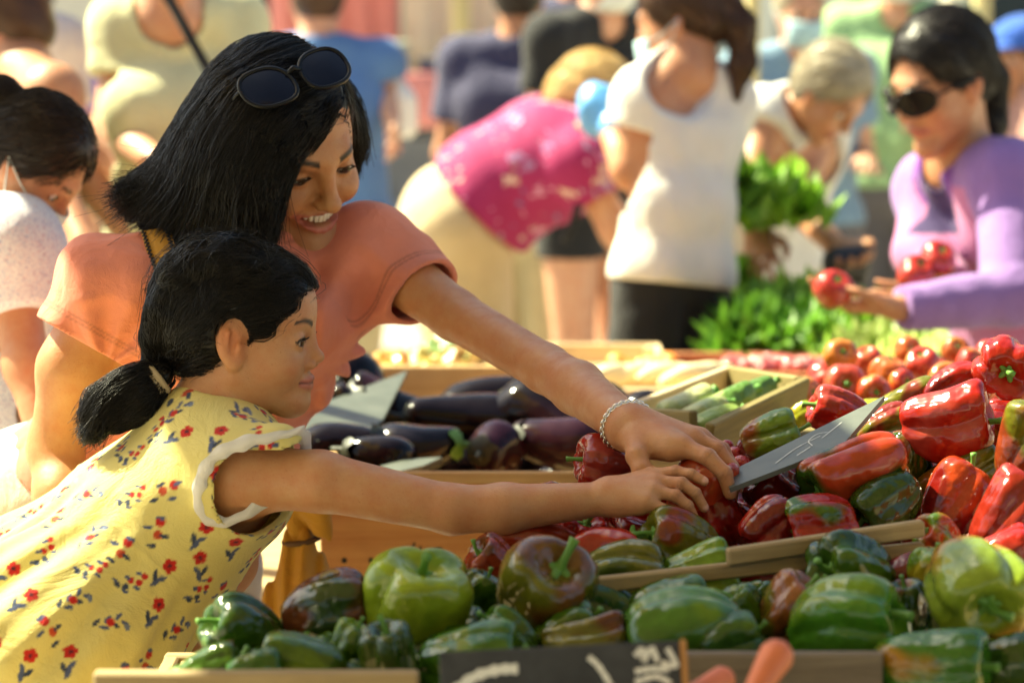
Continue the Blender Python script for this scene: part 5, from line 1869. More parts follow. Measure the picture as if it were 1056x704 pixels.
    for q in glyphs:
        q.build('stamp', ink, cr)


def build_slates():
    m_slate, nt, b = new_mat('slate')
    n = noise(nt, 12, 5)
    nt.links.new(ramp(nt, n, [(0.3, (0.055, 0.065, 0.052)), (0.7, (0.11, 0.12, 0.10))]), b.inputs['Base Color'])
    b.inputs['Roughness'].default_value = 0.42
    bump(nt, n, 0.3, 0.004, b)
    chalk = mat_plain('chalk', (0.72, 0.72, 0.68), 0.95, vary=0.2, vscale=300)
    edge = mat_plain('slate_edge', (0.16, 0.13, 0.08), 0.8, vary=0.4, vscale=60)

    def slab(label, pts, th, name='price_slate'):
        """pts: outline (px, py, d) on one plane (the first three fix it)"""
        Q = [at(*p) for p in pts[:3]]
        nn = nrm(np.cross(Q[1] - Q[0], Q[2] - Q[0]))
        if nn @ (CAM - Q[0]) < 0:
            nn = -nn
        W = []
        for px, py, *_ in pts:
            r = at(px, py, 1.0) - CAM
            W.append(CAM + r * ((Q[0] - CAM) @ nn / (r @ nn)))
        W = np.array(W); c = W.mean(0)
        x = nrm(W[1] - W[0]); y = np.cross(nn, x)
        poly = [((p - c) @ x, (p - c) @ y) for p in W]
        if sum(poly[i][0] * poly[(i + 1) % len(poly)][1] - poly[(i + 1) % len(poly)][0] * poly[i][1] for i in range(len(poly))) < 0:
            poly = poly[::-1]
        root = empty(name, c, label, 'price sign', None)
        A = np.stack([x, y, nn], 1)
        MB().plate(poly, th, A, c).build('slab', m_slate, root)
        return root, c, A

    def stroke(root, c, A, lines, w, mat=chalk):
        """lines: pixel polylines laid on the slab"""
        m = MB()
        for ln in lines:
            P = []
            for px, py in ln:
                r = at(px, py, 1.0) - CAM
                P.append(CAM + r * ((c - CAM) @ A[:, 2] / (r @ A[:, 2])) + A[:, 2] * 0.0008)
            P = catmull(P, max(8, 4 * len(P))) if len(P) > 2 else np.array(P)
            V, F = [], []
            for i, p in enumerate(P):
                t = nrm(P[min(i + 1, len(P) - 1)] - P[max(i - 1, 0)])
                s_ = np.cross(A[:, 2], t) * w / 2 * (1 + 0.25 * math.sin(i * 2.3))
                V += [p - s_, p + s_]
                if i:
                    F.append((2 * i - 2, 2 * i, 2 * i + 1, 2 * i - 1))
            m.add(V, F)
        m.build('chalk_writing', mat, root)
    r, c, A = slab('tilted grey price slate stuck into the red peppers', [(750, 494, 2.42), (911, 411, 2.54), (866, 453, 2.44), (852, 456, 2.45), (816, 471, 2.45), (754, 501, 2.43)][:0] + [(748, 488, 2.44), (912, 408, 2.555), (870, 457, 2.43), (856, 462), (818, 478), (752, 503)], 0.005)
    stroke(r, c, A, [[(800, 478), (822, 462), (846, 450)], [(838, 460), (834, 455), (843, 448), (854, 446)], [(848, 452), (868, 436)], [(822, 470), (836, 461)]], 0.0010)
    slab('broad pale slate lying over the aubergines by the child\'s face', [(300, 428, 3.34), (420, 382, 3.62), (394, 434, 3.36), (378, 443, 3.34), (328, 454, 3.30), (300, 446, 3.32)], 0.006)
    slab('pale slate lying flat at the back of the aubergine crate', [(450, 410, 3.72), (486, 396, 3.9), (560, 392, 3.95), (520, 404, 3.8), (480, 418, 3.66)], 0.006)
    slab('thin slate edge beside the crate rim under the aubergines', [(392, 480, 3.17), (420, 473, 3.22), (456, 471, 3.24), (436, 480, 3.17), (410, 486, 3.13)], 0.006)
    # chalkboard in front, orange wooden edge, clipped by the frame below
    d = 1.86
    up = nrm(np.array([0, 0.30, 0.95]))
    TL, TR = at(453, 672, d), at(700, 660, d)
    x = nrm(TR - TL); up = nrm(up - x * (up @ x)); nn = np.cross(x, up)
    Wd, Hd = np.linalg.norm(TR - TL), 0.12
    c = (TL + TR) / 2 - up * Hd / 2
    root = empty('chalkboard', c - up * Hd / 2, 'small black chalkboard with white chalk writing leaning on the front crates', 'price sign')
    A = np.stack([x, up, nn], 1)
    mb_, nt, b = new_mat('blackboard')
    n = noise(nt, 30, 5)
    nt.links.new(ramp(nt, n, [(0.35, (0.016, 0.018, 0.022)), (0.75, (0.045, 0.048, 0.055))]), b.inputs['Base Color'])
    b.inputs['Roughness'].default_value = 0.6
    MB().box(c, (Wd / 2, Hd / 2, 0.004), A, 0.001).build('board', mb_, root)
    fo = mat_wood('orange_frame_wood', (0.36, 0.16, 0.04), (0.50, 0.26, 0.08))
    ed = c + x * (Wd / 2 + 0.003)
    plank('frame_side', ed - up * Hd / 2, ed + up * (Hd / 2 + 0.001), 0.005, 0.010, fo, root, up=x)
    cc = c + nn * 0.0045
    stroke(root, cc, A, [[(468, 712), (490, 697), (515, 690), (534, 689)]], 0.0075)
    stroke(root, cc, A, [[(607, 677), (617, 686), (630, 706)], [(655, 676), (662, 669), (664, 682)], [(664, 682), (672, 668), (678, 682)], [(688, 668), (694, 678), (697, 686), (682, 683)],
                         [(655, 692), (672, 689), (690, 690)], [(655, 703), (676, 697), (692, 704)]], 0.0042)


def build_eggplants():
    prof = [(0.0, 0.44), (0.06, 0.45), (0.12, 0.42), (0.165, 0.30), (0.20, 0.10), (0.235, -0.12), (0.235, -0.28), (0.18, -0.42), (0.09, -0.49), (0.0, -0.50)]
    data = []
    for v in range(4):
        V, F = lathe_lobed(prof, 40, 2, 0.0, 200 + v, 0.06, (-1) ** v * 0.35, 0.05, top_sag=0.0)
        o = link_mesh('aubergine', V, F, M_EGG)
        m = MB()
        g = np.random.default_rng(v)
        n = 30
        Vc = []
        for ring, (rr, zz) in enumerate(((0.035, 0.475), (0.10, 0.462), (0.145, 0.40))):
            for k in range(n):
                a = 2 * math.pi * k / n
                z = zz - (0.075 * max(0, math.cos(2.5 * a) ** 2) if ring == 2 else 0)
                r_ = rr + (0.022 * max(0, math.cos(2.5 * a) ** 2) if ring == 2 else 0)
                Vc.append((r_ * math.cos(a), r_ * math.sin(a), z))
        Fc = []
        for ring in range(2):
            for k in range(n):
                l = (k + 1) % n
                Fc.append((ring * n + k, ring * n + n + k, ring * n + n + l, ring * n + l))
        m.add(Vc, Fc)
        m.tube(catmull([(0, 0, 0.45), (0.01, 0, 0.52), (0.04, 0.01, 0.60)], 6), [0.045, 0.035, 0.03, 0.03, 0.03, 0.034], 8)
        c = m.build('calyx', M_STEM if v == 3 else M_DARKCAP, None, True)
        data.append((o.data, c.data))
        bpy.data.objects.remove(o); bpy.data.objects.remove(c)
    PUR = (0.006, 0.003, 0.004)
    G = 'aubergines piled in the stamped crate'
    spec = [(478, 436, 3.52, 130, 48, 175, 5, PUR, 'aubergine lying straight behind the slate edge, whole length showing'),
            (566, 430, 3.50, 116, 56, 340, 30, PUR, 'plump aubergine tilted with its rounded end raised, under the woman\'s arm'),
            (578, 458, 3.34, 112, 46, 175, 0, (0.02, 0.006, 0.012), 'aubergine lying along the crate rim nearest the red peppers'),
            (432, 461, 3.32, 96, 40, 3, 0, (0.012, 0.010, 0.016), 'aubergine with its pale green cap facing the slate edge'),
            (508, 462, 3.32, 60, 40, 200, 60, (0.02, 0.005, 0.012), 'small aubergine seen end-on between two longer ones'),
            (345, 394, 3.78, 100, 48, 190, 0, PUR, 'aubergine on top of the pile beyond the broad slate'),
            (402, 428, 3.58, 110, 46, 150, 0, PUR, 'aubergine sloping away under the corner of the broad slate'),
            (352, 462, 3.28, 100, 42, 10, 0, PUR, 'aubergine half covered by the broad slate next to the child\'s face'),
            (500, 414, 3.74, 110, 40, 20, 0, PUR, 'aubergine at the back of the crate below the flat slate'),
            (600, 412, 3.70, 100, 40, 160, 10, PUR, 'aubergine behind the plump one, mostly hidden by the arm'),
            (640, 440, 3.55, 100, 42, 200, 0, PUR, 'aubergine in the crate corner behind the bracelet'),
            (330, 430, 3.5, 90, 44, 30, 0, PUR, 'aubergine below the broad slate in deep shade'),
            (390, 470, 3.24, 80, 34, 170, 0, PUR, 'low aubergine in shade above the crate rim')]
    for i, (px, py, d, ln, wd, a, t, c, lab) in enumerate(spec):
        a, t = R(a), R(t)
        if i > 3 and i % 4 == 3:
            i += 1
        ax = math.cos(t) * (math.cos(a) * RGT + math.sin(a) * UPV) - math.sin(t) * FWD
        k = d / FPX
        me, cx = data[i % 4]
        put('aubergine', at(px, py, d), ax, i * 1.3, (wd * 1.38 * k / 0.47, wd * 1.38 * k / 0.47, ln * 1.02 * k), me, [('calyx', cx)], lab, 'aubergine', G, c, (0.035, 0.012, 0.02), 0.0)
    g = np.random.default_rng(5)
    for i in range(22):
        px, py = 345 + 300 * g.random(), 472 - 62 * g.random()
        d = 3.34 + (470 - py) * 0.0075
        k = d / FPX
        me, cx = data[i % 4]
        put('aubergine', at(px, py + 26, d + 0.05), (g.normal(), g.normal() * 0.4, 0.1), i, (0.19, 0.19, 0.17), me, [], 'dark aubergine buried under the others in the crate', 'aubergine', 'buried aubergines', PUR, PUR, 0.0)


def build_tomatoes():
    prof = [(0.0, 0.36), (0.08, 0.38), (0.22, 0.45), (0.40, 0.36), (0.50, 0.10), (0.47, -0.18), (0.33, -0.38), (0.14, -0.45), (0.0, -0.45)]
    data = []
    for v in range(4):
        V, F = lathe_lobed(prof, 40, 5, 0.05, 300 + v, 0.05, 0, 0.05, 0.8, 0.01)
        o = link_mesh('tomato', V, F, M_TOM)
        s = stem_mesh(0.36, 0.46, 0.035, v, True).build('calyx', M_STEM, None, True)
        data.append((o.data, s.data)); bpy.data.objects.remove(o); bpy.data.objects.remove(s)
    TR, TO = (0.48, 0.035, 0.014), (0.58, 0.13, 0.02)
    G = 'tomatoes heaped beyond the red peppers'
    spec = [(866, 366, 3.40, 36, 70, (0.60, 0.20, 0.025), 'orange tomato set on its own at the corner of the tomato heap'),
            (951, 376, 3.36, 38, 40, TR, 'round red tomato in the middle row with its calyx facing out'),
            (1000, 375, 3.40, 32, 60, TR, 'red tomato at the end of the row below the lilac sleeve'),
            (916, 386, 3.34, 40, 20, TO, 'blurred orange-red tomato next to the round middle one'),
            (872, 398, 3.28, 48, 80, (0.50, 0.055, 0.02), 'large pale red tomato above the pale red pepper'),
            (831, 408, 3.24, 36, 50, TO, 'bright orange tomato against the dark angled crate board'),
            (902, 404, 3.25, 36, 90, (0.50, 0.05, 0.015), 'orange-red tomato between the large pale one and the yellow peppers'),
            (975, 390, 3.28, 36, 60, TO, 'orange-red tomato low in front of the middle row'),
            (930, 396, 3.28, 30, 60, TR, 'small red tomato just above the yellow-green peppers'),
            (985, 362, 3.5, 30, 60, (0.45, 0.10, 0.02), 'dull tomato at the back of the heap'),
            (1022, 366, 3.46, 32, 60, TR, 'red tomato behind the topmost red pepper'),
            (936, 362, 3.55, 30, 60, TO, 'orange tomato in the rear row of the heap'),
            (1010, 396, 3.3, 36, 30, TR, 'red tomato in shade beside the topmost red pepper'),
            (895, 372, 3.5, 32, 30, (0.50, 0.06, 0.02), 'red tomato between the lone orange one and the middle row')]
    for i, (px, py, d, w, tilt, c, lab) in enumerate(spec):
        k = w * d / FPX / 0.98
        a = R(70 + 40 * math.sin(i * 2.1)); t = R(tilt)
        ax = math.cos(t) * (math.cos(a) * RGT + math.sin(a) * UPV) - math.sin(t) * FWD
        put('tomato', at(px, py, d), ax, i, (k, k, k * 0.9), data[i % 4][0], [('calyx', data[i % 4][1])], lab, 'tomato', G, c, (0.60, 0.22, 0.03), 0.02)
    g = np.random.default_rng(9)
    for i in range(22):
        px, py = 850 + 200 * g.random(), 415 - 45 * g.random()
        d = 3.26 + (415 - py) * 0.006 + 0.04
        put('tomato', at(px, py + 14, d), (g.normal(), -0.5, 0.8), i, (0.058, 0.058, 0.052), data[i % 4][0], [('calyx', data[i % 4][1])], 'tomato buried under the others in the heap', 'tomato', 'buried tomatoes', TR, TO, 0.0)
    # yellow-green peppers between
    for (px, py, d, ln, wd, ang, k, lab) in ((935, 408, 3.02, 56, 26, 8, 3, 'yellow-green pepper on top of the small yellow row'), (916, 424, 3.00, 56, 26, 185, 5, 'yellow-green pepper leaning behind the slate tip'),
                                            (962, 404, 3.05, 44, 24, 30, 7, 'yellow pepper nearest the wide red pepper'), (820, 432, 3.0, 46, 24, 40, 9, 'yellow pepper beside the dark angled board')):
        pepper(px, py, d, ln, wd, ang, 5, 'long', k + 20, (0.50, 0.52, 0.03), YEL, 0.1, lab, 'yellow peppers beyond the slate')
    # held by the woman in lilac
    for i, (px, py, d, w, lab) in enumerate(((858, 298, 4.08, 42, 'red tomato lying in the open hand of the woman in lilac'),
                                             (944, 282, 4.20, 40, 'red tomato clutched against the lilac shirt, the lower of two'),
                                             (966, 268, 4.22, 40, 'red tomato clutched against the lilac shirt, the upper of two'))):
        k = w * d / FPX
        put('tomato', at(px, py, d), (0.3, -0.6, 0.7), i, (k, k, k * 0.9), data[i % 4][0], [('calyx', data[i % 4][1])], lab, 'tomato', 'tomatoes in the lilac shirted woman\'s hands', (0.50, 0.03, 0.012), TO, 0.0)
    return data


def leaf_cluster(V, F, base, up, n, ln, wd, seed, spread=0.9, curl=0.8, ruffle=0.25):
    g = np.random.default_rng(seed)
    up = nrm(up)
    for q in range(n):
        az = q * 2.39996 + g.normal(0, 0.2)
        el = spread * math.sqrt((q + 0.5) / n)
        fr = frame(np.cross(up, (0.3, 0.2, 0.9)) + 1e-3, up)
        out = fr[:, 0] * math.cos(az) + fr[:, 1] * math.sin(az)
        sd = np.cross(up, out)
        L = ln * g.uniform(0.75, 1.1) * (0.65 + 0.35 * q / n); W = wd * g.uniform(0.8, 1.2)
        b = len(V)
        nu, nv = 9, 7
        p = np.asarray(base, float).copy(); an = el
        rows = []
        for i in range(nu):
            t = i / (nu - 1)
            d = up * math.cos(an) + out * math.sin(an)
            nn_ = np.cross(sd, d)
            w = W * (0.25 + 0.95 * math.sin((0.06 + t * 0.72) * math.pi) ** 0.8) * (1 if t < 0.95 else 0.72)
            for k in range(nv):
                s_ = (k / (nv - 1) - 0.5) * 2
                ru = ruffle * W * (0.3 + abs(s_) ** 1.5) * math.sin(t * 17 + s_ * 4 + q) * t
                V.append(p + sd * s_ * w * 0.5 + nn_ * (ru - 0.25 * W * s_ * s_))
            p = p + d * L / (nu - 1)
            an += curl * 0.16 * (0.4 + t)
        for i in range(nu - 1):
            for k in range(nv - 1):
                F.append((b + i * nv + k, b + i * nv + k + 1, b + (i + 1) * nv + k + 1, b + (i + 1) * nv + k))


def mat_leaf(name, a, b_):
    m, nt, b = new_mat(name)
    n = noise(nt, 25, 4)
    c = mix_col(nt, ramp(nt, n, [(0.3, 0.0), (0.7, 1.0)]), a, b_)
    nt.links.new(c, b.inputs['Base Color'])
    b.inputs['Roughness'].default_value = 0.45
    t = N(nt, 'ShaderNodeBsdfTranslucent'); nt.links.new(c, t.inputs[0])
    ms = N(nt, 'ShaderNodeMixShader'); ms.inputs[0].default_value = 0.45
    nt.links.new(b.outputs[0], ms.inputs[1]); nt.links.new(t.outputs[0], ms.inputs[2])
    nt.links.new(ms.outputs[0], nt.nodes['Material Output'].inputs[0])
    bump(nt, noise(nt, 90, 3), 0.5, 0.004, b)
    return m


def build_greens():
    LG = mat_leaf('lettuce_green', (0.15, 0.34, 0.015), (0.32, 0.54, 0.05))
    DG = mat_leaf('dark_lettuce', (0.065, 0.19, 0.012), (0.17, 0.36, 0.03))
    PG = mat_leaf('pale_lettuce', (0.38, 0.52, 0.10), (0.60, 0.68, 0.24))
    spec = [(782, 340, 4.75, 0.14, DG, 'dark green lettuce at the corner of the greens table by the black leggings'),
            (806, 330, 4.80, 0.17, DG, 'dark green lettuce in the middle of the greens table'),
            (792, 318, 4.95, 0.14, DG, 'dark lettuce in the second row below the held bunch'),
            (824, 312, 4.95, 0.15, LG, 'light green lettuce behind the open hand with the tomato'),
            (848, 345, 4.70, 0.10, LG, 'bright lime lettuce below the open hand with the tomato'),
            (896, 352, 4.62, 0.13, PG, 'pale lettuce heart below the lilac cuff'),
            (930, 345, 4.66, 0.13, PG, 'pale lettuce beside the first heart, under the lilac sleeve'),
            (905, 322, 4.85, 0.12, LG, 'light green lettuce in the gap behind the lilac cuff'),
            (880, 330, 4.9, 0.13, DG, 'dark lettuce half hidden behind the pale heart'),
            (960, 345, 4.75, 0.12, LG, 'light green lettuce at the end of the row by the grey trousers'),
            (770, 348, 4.85, 0.11, DG, 'dark lettuce overhanging the table end by the leggings')]
    for i, (px, py, d, s_, mt, lab) in enumerate(spec):
        V, F = [], []
        c = at(px, py + (2 if i not in (4, 5, 6) else 8), d)
        leaf_cluster(V, F, c - [0, 0, s_ * 0.35], (0.1 * math.sin(i), -0.25, 1), 40, s_ * 0.72, s_ * 0.80, 50 + i, 1.5, 1.0, 0.30)
        o = link_mesh('lettuce', V, F, mt); centre_origin(o)
        tag(o, lab, 'lettuce', 'lettuces on the greens table')
    V, F = [], []
    c = at(782, 236, 5.25)
    leaf_cluster(V, F, c, (0.05, -0.1, 1), 34, 0.19, 0.13, 81, 1.0, 1.0, 0.34)
    leaf_cluster(V, F, at(768, 262, 5.25), (-0.2, -0.2, -1), 12, 0.16, 0.08, 82, 0.6, 0.6, 0.3)
    o = link_mesh('lettuce', V, F, LG); centre_origin(o)
    tag(o, 'leafy green bunch held up between the white top and the bending grey-haired woman', 'lettuce')


def build_back_crates(tdata):
    PW = mat_wood('bleached_wood', (0.52, 0.38, 0.20), (0.72, 0.56, 0.34))
    RW = mat_wood('reddish_wood', (0.34, 0.13, 0.05), (0.50, 0.22, 0.09))
    root = empty('trestle_table', (0.75, 4.75, 0), 'long plank table carrying the lettuces and shallow crates', 'table')
    MB().box((0.46, 4.72, 0.70), (0.95, 0.52, 0.012), None, 0.003).build('tabletop', M_WOODG, root)
    for x in (-0.4, 1.32):
        for y in (4.28, 5.16):
            plank('leg', (x, y, 0), (x, y, 0.686), 0.05, 0.05, M_WOODG, root, up=(0, 1, 0))
    # shallow crates stepping back
    def shallow(label, px0, px1, py, d, depth, h, mat):
        a, b = at(px0, py, d), at(px1, py, d)
        return crate(label, a[0], b[0], a[1], a[1] + depth, a[2] - h, a[2], mat, 1, None, 0.012)
    c1 = shallow('shallow reddish crate of pink radishes', 690, 872, 384, 4.40, 0.26, 0.06, RW)
    c2 = shallow('pale shallow crate of cream vegetables behind the woman\'s hand', 590, 748, 400, 4.10, 0.24, 0.06, PW)
    c3 = shallow('pale crate with orange pieces in front of the leggings', 560, 690, 375, 4.55, 0.28, 0.05, PW)
    c4 = shallow('flat wooden tray in front of the black leggings', 660, 760, 366, 4.95, 0.2, 0.04, RW)
    for (x0, x1, y, d) in ((560, 760, 432, 3.95),):
        shallow('empty pale crate edge beyond the reaching wrist', x0, x1, y, d, 0.15, 0.06, PW)
    # radishes
    RAD = mat_fruit('radish_skin', 0.25, 0.05, 0.3)
    prof = [(0.0, 0.5), (0.2, 0.46), (0.42, 0.28), (0.48, 0.0), (0.38, -0.28), (0.14, -0.46), (0.03, -0.62), (0.0, -0.8)]
    V, F = lathe_lobed(prof, 20, 3, 0.03, 400, 0.05)
    o = link_mesh('radish', V, F, RAD); me = o.data; bpy.data.objects.remove(o)
    g = np.random.default_rng(4)
    for i in range(42):
        px = 745 + 110 * g.random(); d = 4.43 + 0.2 * g.random()
        p = at(px, 380 - (d - 4.43) * 30 + g.normal(0, 2), d)
        put('radish', p, g.normal(0, 1, 3), i, (0.034, 0.034, 0.036), me, [], 'round pink radish in the shallow reddish crate', 'radish', 'radishes in the shallow crate', (0.60, 0.10, 0.10), (0.7, 0.35, 0.3), 0.05)
    # cream roots and cut pieces
    PAR = mat_plain('cream_root', (0.70, 0.60, 0.36), 0.6, vary=0.2)
    OR2 = mat_plain('orange_root', (0.72, 0.24, 0.03), 0.5, vary=0.2)
    k = 0
    for i in range(12):
        px = 612 + 11 * i; d = 4.16 + 0.12 * g.random()
        a = at(px - 20, 396 - g.random() * 8, d); b = at(px + 26, 390 - g.random() * 10, d + 0.06)
        m = MB().tube(catmull([a, (a + b) / 2 + [0, 0, 0.004], b], 9), [0.006, 0.012, 0.015, 0.017, 0.018, 0.018, 0.017, 0.014, 0.006], 10)
        tag(centre_origin(m.build('parsnip', PAR, None, True)), 'cream coloured root in the pale shallow crate', 'root vegetable', 'cream roots in the pale crate')
    for i in range(7):
        a = at(632 + 9 * i, 376 + g.normal(0, 3), 4.62); b = at(640 + 9 * i, 388 + g.normal(0, 3), 4.58)
        m = MB().tube(catmull([a, (a + b) / 2 + [0, 0, 0.01], b], 9), [0.006, 0.014, 0.018, 0.02, 0.02, 0.019, 0.017, 0.013, 0.005], 10)
        tag(centre_origin(m.build('carrot', OR2, None, True)), 'short orange root in the crate before the leggings', 'carrot', 'orange roots in the far crate')
    # squashes beyond the aubergines
    SQ = mat_fruit('squash_skin', 0.35, 0.0, 0.2)
    prof = [(0.0, 0.34), (0.08, 0.36), (0.24, 0.44), (0.42, 0.32), (0.50, 0.05), (0.44, -0.22), (0.28, -0.38), (0.1, -0.42), (0.0, -0.41)]
    sq = []
    for v in range(3):
        V, F = lathe_lobed(prof, 60, 10, 0.10, 500 + v, 0.04, 0, 0, 0.6, 0.03)
        o = link_mesh('squash', V, F, SQ); s = stem_mesh(0.34, 0.56, 0.05, v, False).build('stem', M_DRYSTEM, None, True)
        sq.append((o.data, s.data)); bpy.data.objects.remove(o); bpy.data.objects.remove(s)
    a = at(375, 415, 4.25)
    crate('pale crate of orange and striped squashes beyond the aubergines', a[0], a[0] + 0.42, a[1], a[1] + 0.32, 0.714, a[2] + 0.01, PW, 1, None, 0.012)
    root = empty('trestle_table', (-0.1, 4.42, 0), 'small table carrying the crate of squashes', 'table')
    MB().box((-0.06, 4.46, 0.70), (0.27, 0.28, 0.012), None, 0.003).build('tabletop', M_WOODG, root) if False else None
    MB().box((-0.76, 4.44, 0.70), (0.24, 0.28, 0.012), None, 0.003).build('tabletop', M_WOODG, root)
    for x in (-0.95, -0.56):
        for y in (4.22, 4.66):
            plank('leg', (x, y, 0), (x, y, 0.686), 0.04, 0.04, M_WOODG, root, up=(0, 1, 0))
    for i, (px, py, d, w, c, c2, lab) in enumerate(((402, 384, 4.36, 52, (0.70, 0.26, 0.02), (0.72, 0.42, 0.05), 'bright orange squash at the end of the squash crate'),
                                                   (440, 380, 4.38, 50, (0.62, 0.36, 0.05), (0.25, 0.35, 0.08), 'yellow and green striped squash in the squash crate'),
                                                   (478, 384, 4.36, 54, (0.45, 0.24, 0.03), (0.55, 0.40, 0.10), 'ochre squash under the woman\'s outstretched forearm'),
                                                   (420, 400, 4.32, 44, (0.72, 0.30, 0.03), (0.75, 0.45, 0.06), 'small orange squash in front of the bright one'),
                                                   (514, 392, 4.34, 46, (0.40, 0.22, 0.03), (0.30, 0.30, 0.05), 'brownish squash in the crate corner'),
                                                   (455, 366, 4.46, 46, (0.55, 0.52, 0.25), (0.16, 0.30, 0.08), 'pale speckled squash at the back of the crate'))):
        k = w * d / FPX
        put('squash', at(px, py, d), (0.2 * math.sin(i), -0.5, 0.8), i, (k, k, k * 0.85), sq[i % 3][0], [('stem', sq[i % 3][1])], lab, 'squash', 'squashes beyond the aubergines', c, c2, 0.12)
    # courgettes in a dark tilted crate beside the hands
    root = empty('wooden_crate', at(780, 440, 3.1), 'dark olive crate tilted behind the woman\'s hand holding pale courgettes', 'crate')
    OD = mat_wood('olive_wood', (0.13, 0.10, 0.03), (0.24, 0.19, 0.06))
    a, b = at(728, 462, 2.86), at(828, 412, 3.10)
    plank('front_slat', a, b, 0.062, 0.012, OD, root, up=(0, -0.35, 0.94))
    a2, b2 = at(640, 440, 3.10), at(750, 396, 3.36)
    plank('back_slat', a2, b2, 0.05, 0.012, PW, root)
    plank('side_slat', at(716, 440, 2.93), at(660, 436, 3.08), 0.04, 0.012, OD, root)
    plank('side_slat', at(824, 404, 3.13), at(752, 392, 3.36), 0.04, 0.012, OD, root)
    plank('base', at(690, 470, 3.02), at(800, 430, 3.24), 0.22, 0.008, OD, root, up=(0, 1, 0))
    CO = mat_fruit('courgette_skin', 0.35, 0.0, 0.2)
    pr2 = [(0.0, 0.5), (0.10, 0.49), (0.15, 0.42), (0.17, 0.2), (0.18, -0.1), (0.18, -0.36), (0.12, -0.47), (0.0, -0.5)]
    V, F = lathe_lobed(pr2, 24, 5, 0.03, 600, 0.05, 0.15)
    o = link_mesh('courgette', V, F, CO); cm = o.data; bpy.data.objects.remove(o)
    s = stem_mesh(0.47, 0.62, 0.06, 2, False).build('stem', M_STEM, None, True); cs = s.data; bpy.data.objects.remove(s)
    for i, (px, py, d, ln, lab) in enumerate(((722, 428, 3.02, 70, 'pale green courgette just above the woman\'s knuckles'), (748, 416, 3.08, 74, 'green courgette in the middle of the tilted crate'),
                                              (708, 418, 3.10, 66, 'cream-green courgette at the outer side of the tilted crate'), (770, 410, 3.14, 70, 'green courgette against the dark front board'),
                                              (738, 436, 2.98, 60, 'yellow-green courgette lowest against the board'))):
        k = d / FPX
        put('courgette', at(px, py, d), (0.85, 0.5, 0.32), i, (0.10, 0.10, ln * k), cm, [('stem', cs)], lab, 'courgette', 'courgettes in the tilted crate', [(0.45, 0.50, 0.18), (0.12, 0.25, 0.03), (0.50, 0.52, 0.25), (0.10, 0.22, 0.03), (0.30, 0.42, 0.06)][i], (0.4, 0.5, 0.15), 0.05)
    # small red balls peeping behind the hand
    for i, (px, py, d, w) in enumerate(((757, 468, 2.62, 16), (764, 478, 2.60, 18), (750, 460, 2.66, 14))):
        k = w * d / FPX
        put('radish', at(px, py, d), (0.1, 0.3, 1), i, (k, k, k), me, [], ['smaller red radish behind the woman\'s knuckles', 'larger red radish touching the slate corner', 'highest red radish behind the hand'][i], 'radish', 'radishes behind the hand', (0.50, 0.03, 0.03), (0.6, 0.1, 0.1), 0.0)
    # carrots in front
    CR = mat_plain('carrot_skin', (0.62, 0.17, 0.07), 0.5, vary=0.2, vscale=40)
    for i, (p0, p1, d0, d1, r, lab) in enumerate((((772, 722), (808, 664), 1.80, 1.84, 0.0125, 'fat pinkish orange carrot sticking up before the grey crate'), ((715, 712), (752, 697), 1.86, 1.90, 0.010, 'carrot tip lying low behind the chalkboard'))):
        a, b = at(*p0, d0), at(*p1, d1)
        e = a + (a - b) * 1.2
        P = catmull([e, a, (a + b) / 2, b], 16)
        rr = [r * k for k in np.linspace(0.35, 1.08, 14)] + [r * 0.9, r * 0.35]
        m = MB().tube(P, rr, 16)
        o = m.build('carrot', CR, None, True)
        tag(centre_origin(o), lab, 'carrot')
# ------------------------------------------------------------------ the people around the stall
SKINS = {'tan': (0.46, 0.235, 0.125), 'light': (0.58, 0.33, 0.21), 'olive': (0.48, 0.27, 0.15)}
HAIRS = {}


def hair_mat(k):
    cols = {'black': (0.012, 0.009, 0.008), 'brown': (0.055, 0.026, 0.013), 'grey': (0.34, 0.29, 0.20), 'blond': (0.60, 0.42, 0.18), 'dark': (0.022, 0.014, 0.010)}
    if k not in HAIRS:
        HAIRS[k] = mat_hair(k + '_head_hair', cols[k], 0.42)
    return HAIRS[k]


def body_prims(F, J, inf, k=0.03, girth=1.0, parts=('torso', 'hips')):
    lat = nrm(J['sL'] - J['sR'])
    g = girth
    if 'torso' in parts:
        c, w, h = J['ch'], J['wa'], J['hp']
        F.u(RC(c - lat * 0.075 * g, c + lat * 0.075 * g, 0.095 * g + inf, 0.095 * g + inf), k)
        F.u(RC(w - lat * 0.05 * g, w + lat * 0.05 * g, 0.095 * g + inf, 0.095 * g + inf), k)
        for s in (-1, 1):
            F.u(RC(c + lat * 0.07 * s * g, w + lat * 0.05 * s * g, 0.09 * g + inf, 0.09 * g + inf), k)
            F.u(RC(w + lat * 0.05 * s * g, h + lat * 0.07 * s * g, 0.09 * g + inf, 0.10 * g + inf), k)
        for sh in (J['sL'], J['sR']):
            F.u(RC(J['nk'] + (sh - J['nk']) * 0.15, sh, 0.052 + inf, 0.048 + inf), 0.04)
            F.u(RC(sh, c, 0.05 + inf, 0.075 * g + inf), 0.04)
    if 'hips' in parts:
        F.u(RC(J['hp'] - lat * 0.07 * g, J['hp'] + lat * 0.07 * g, 0.105 * g + inf, 0.105 * g + inf), k)


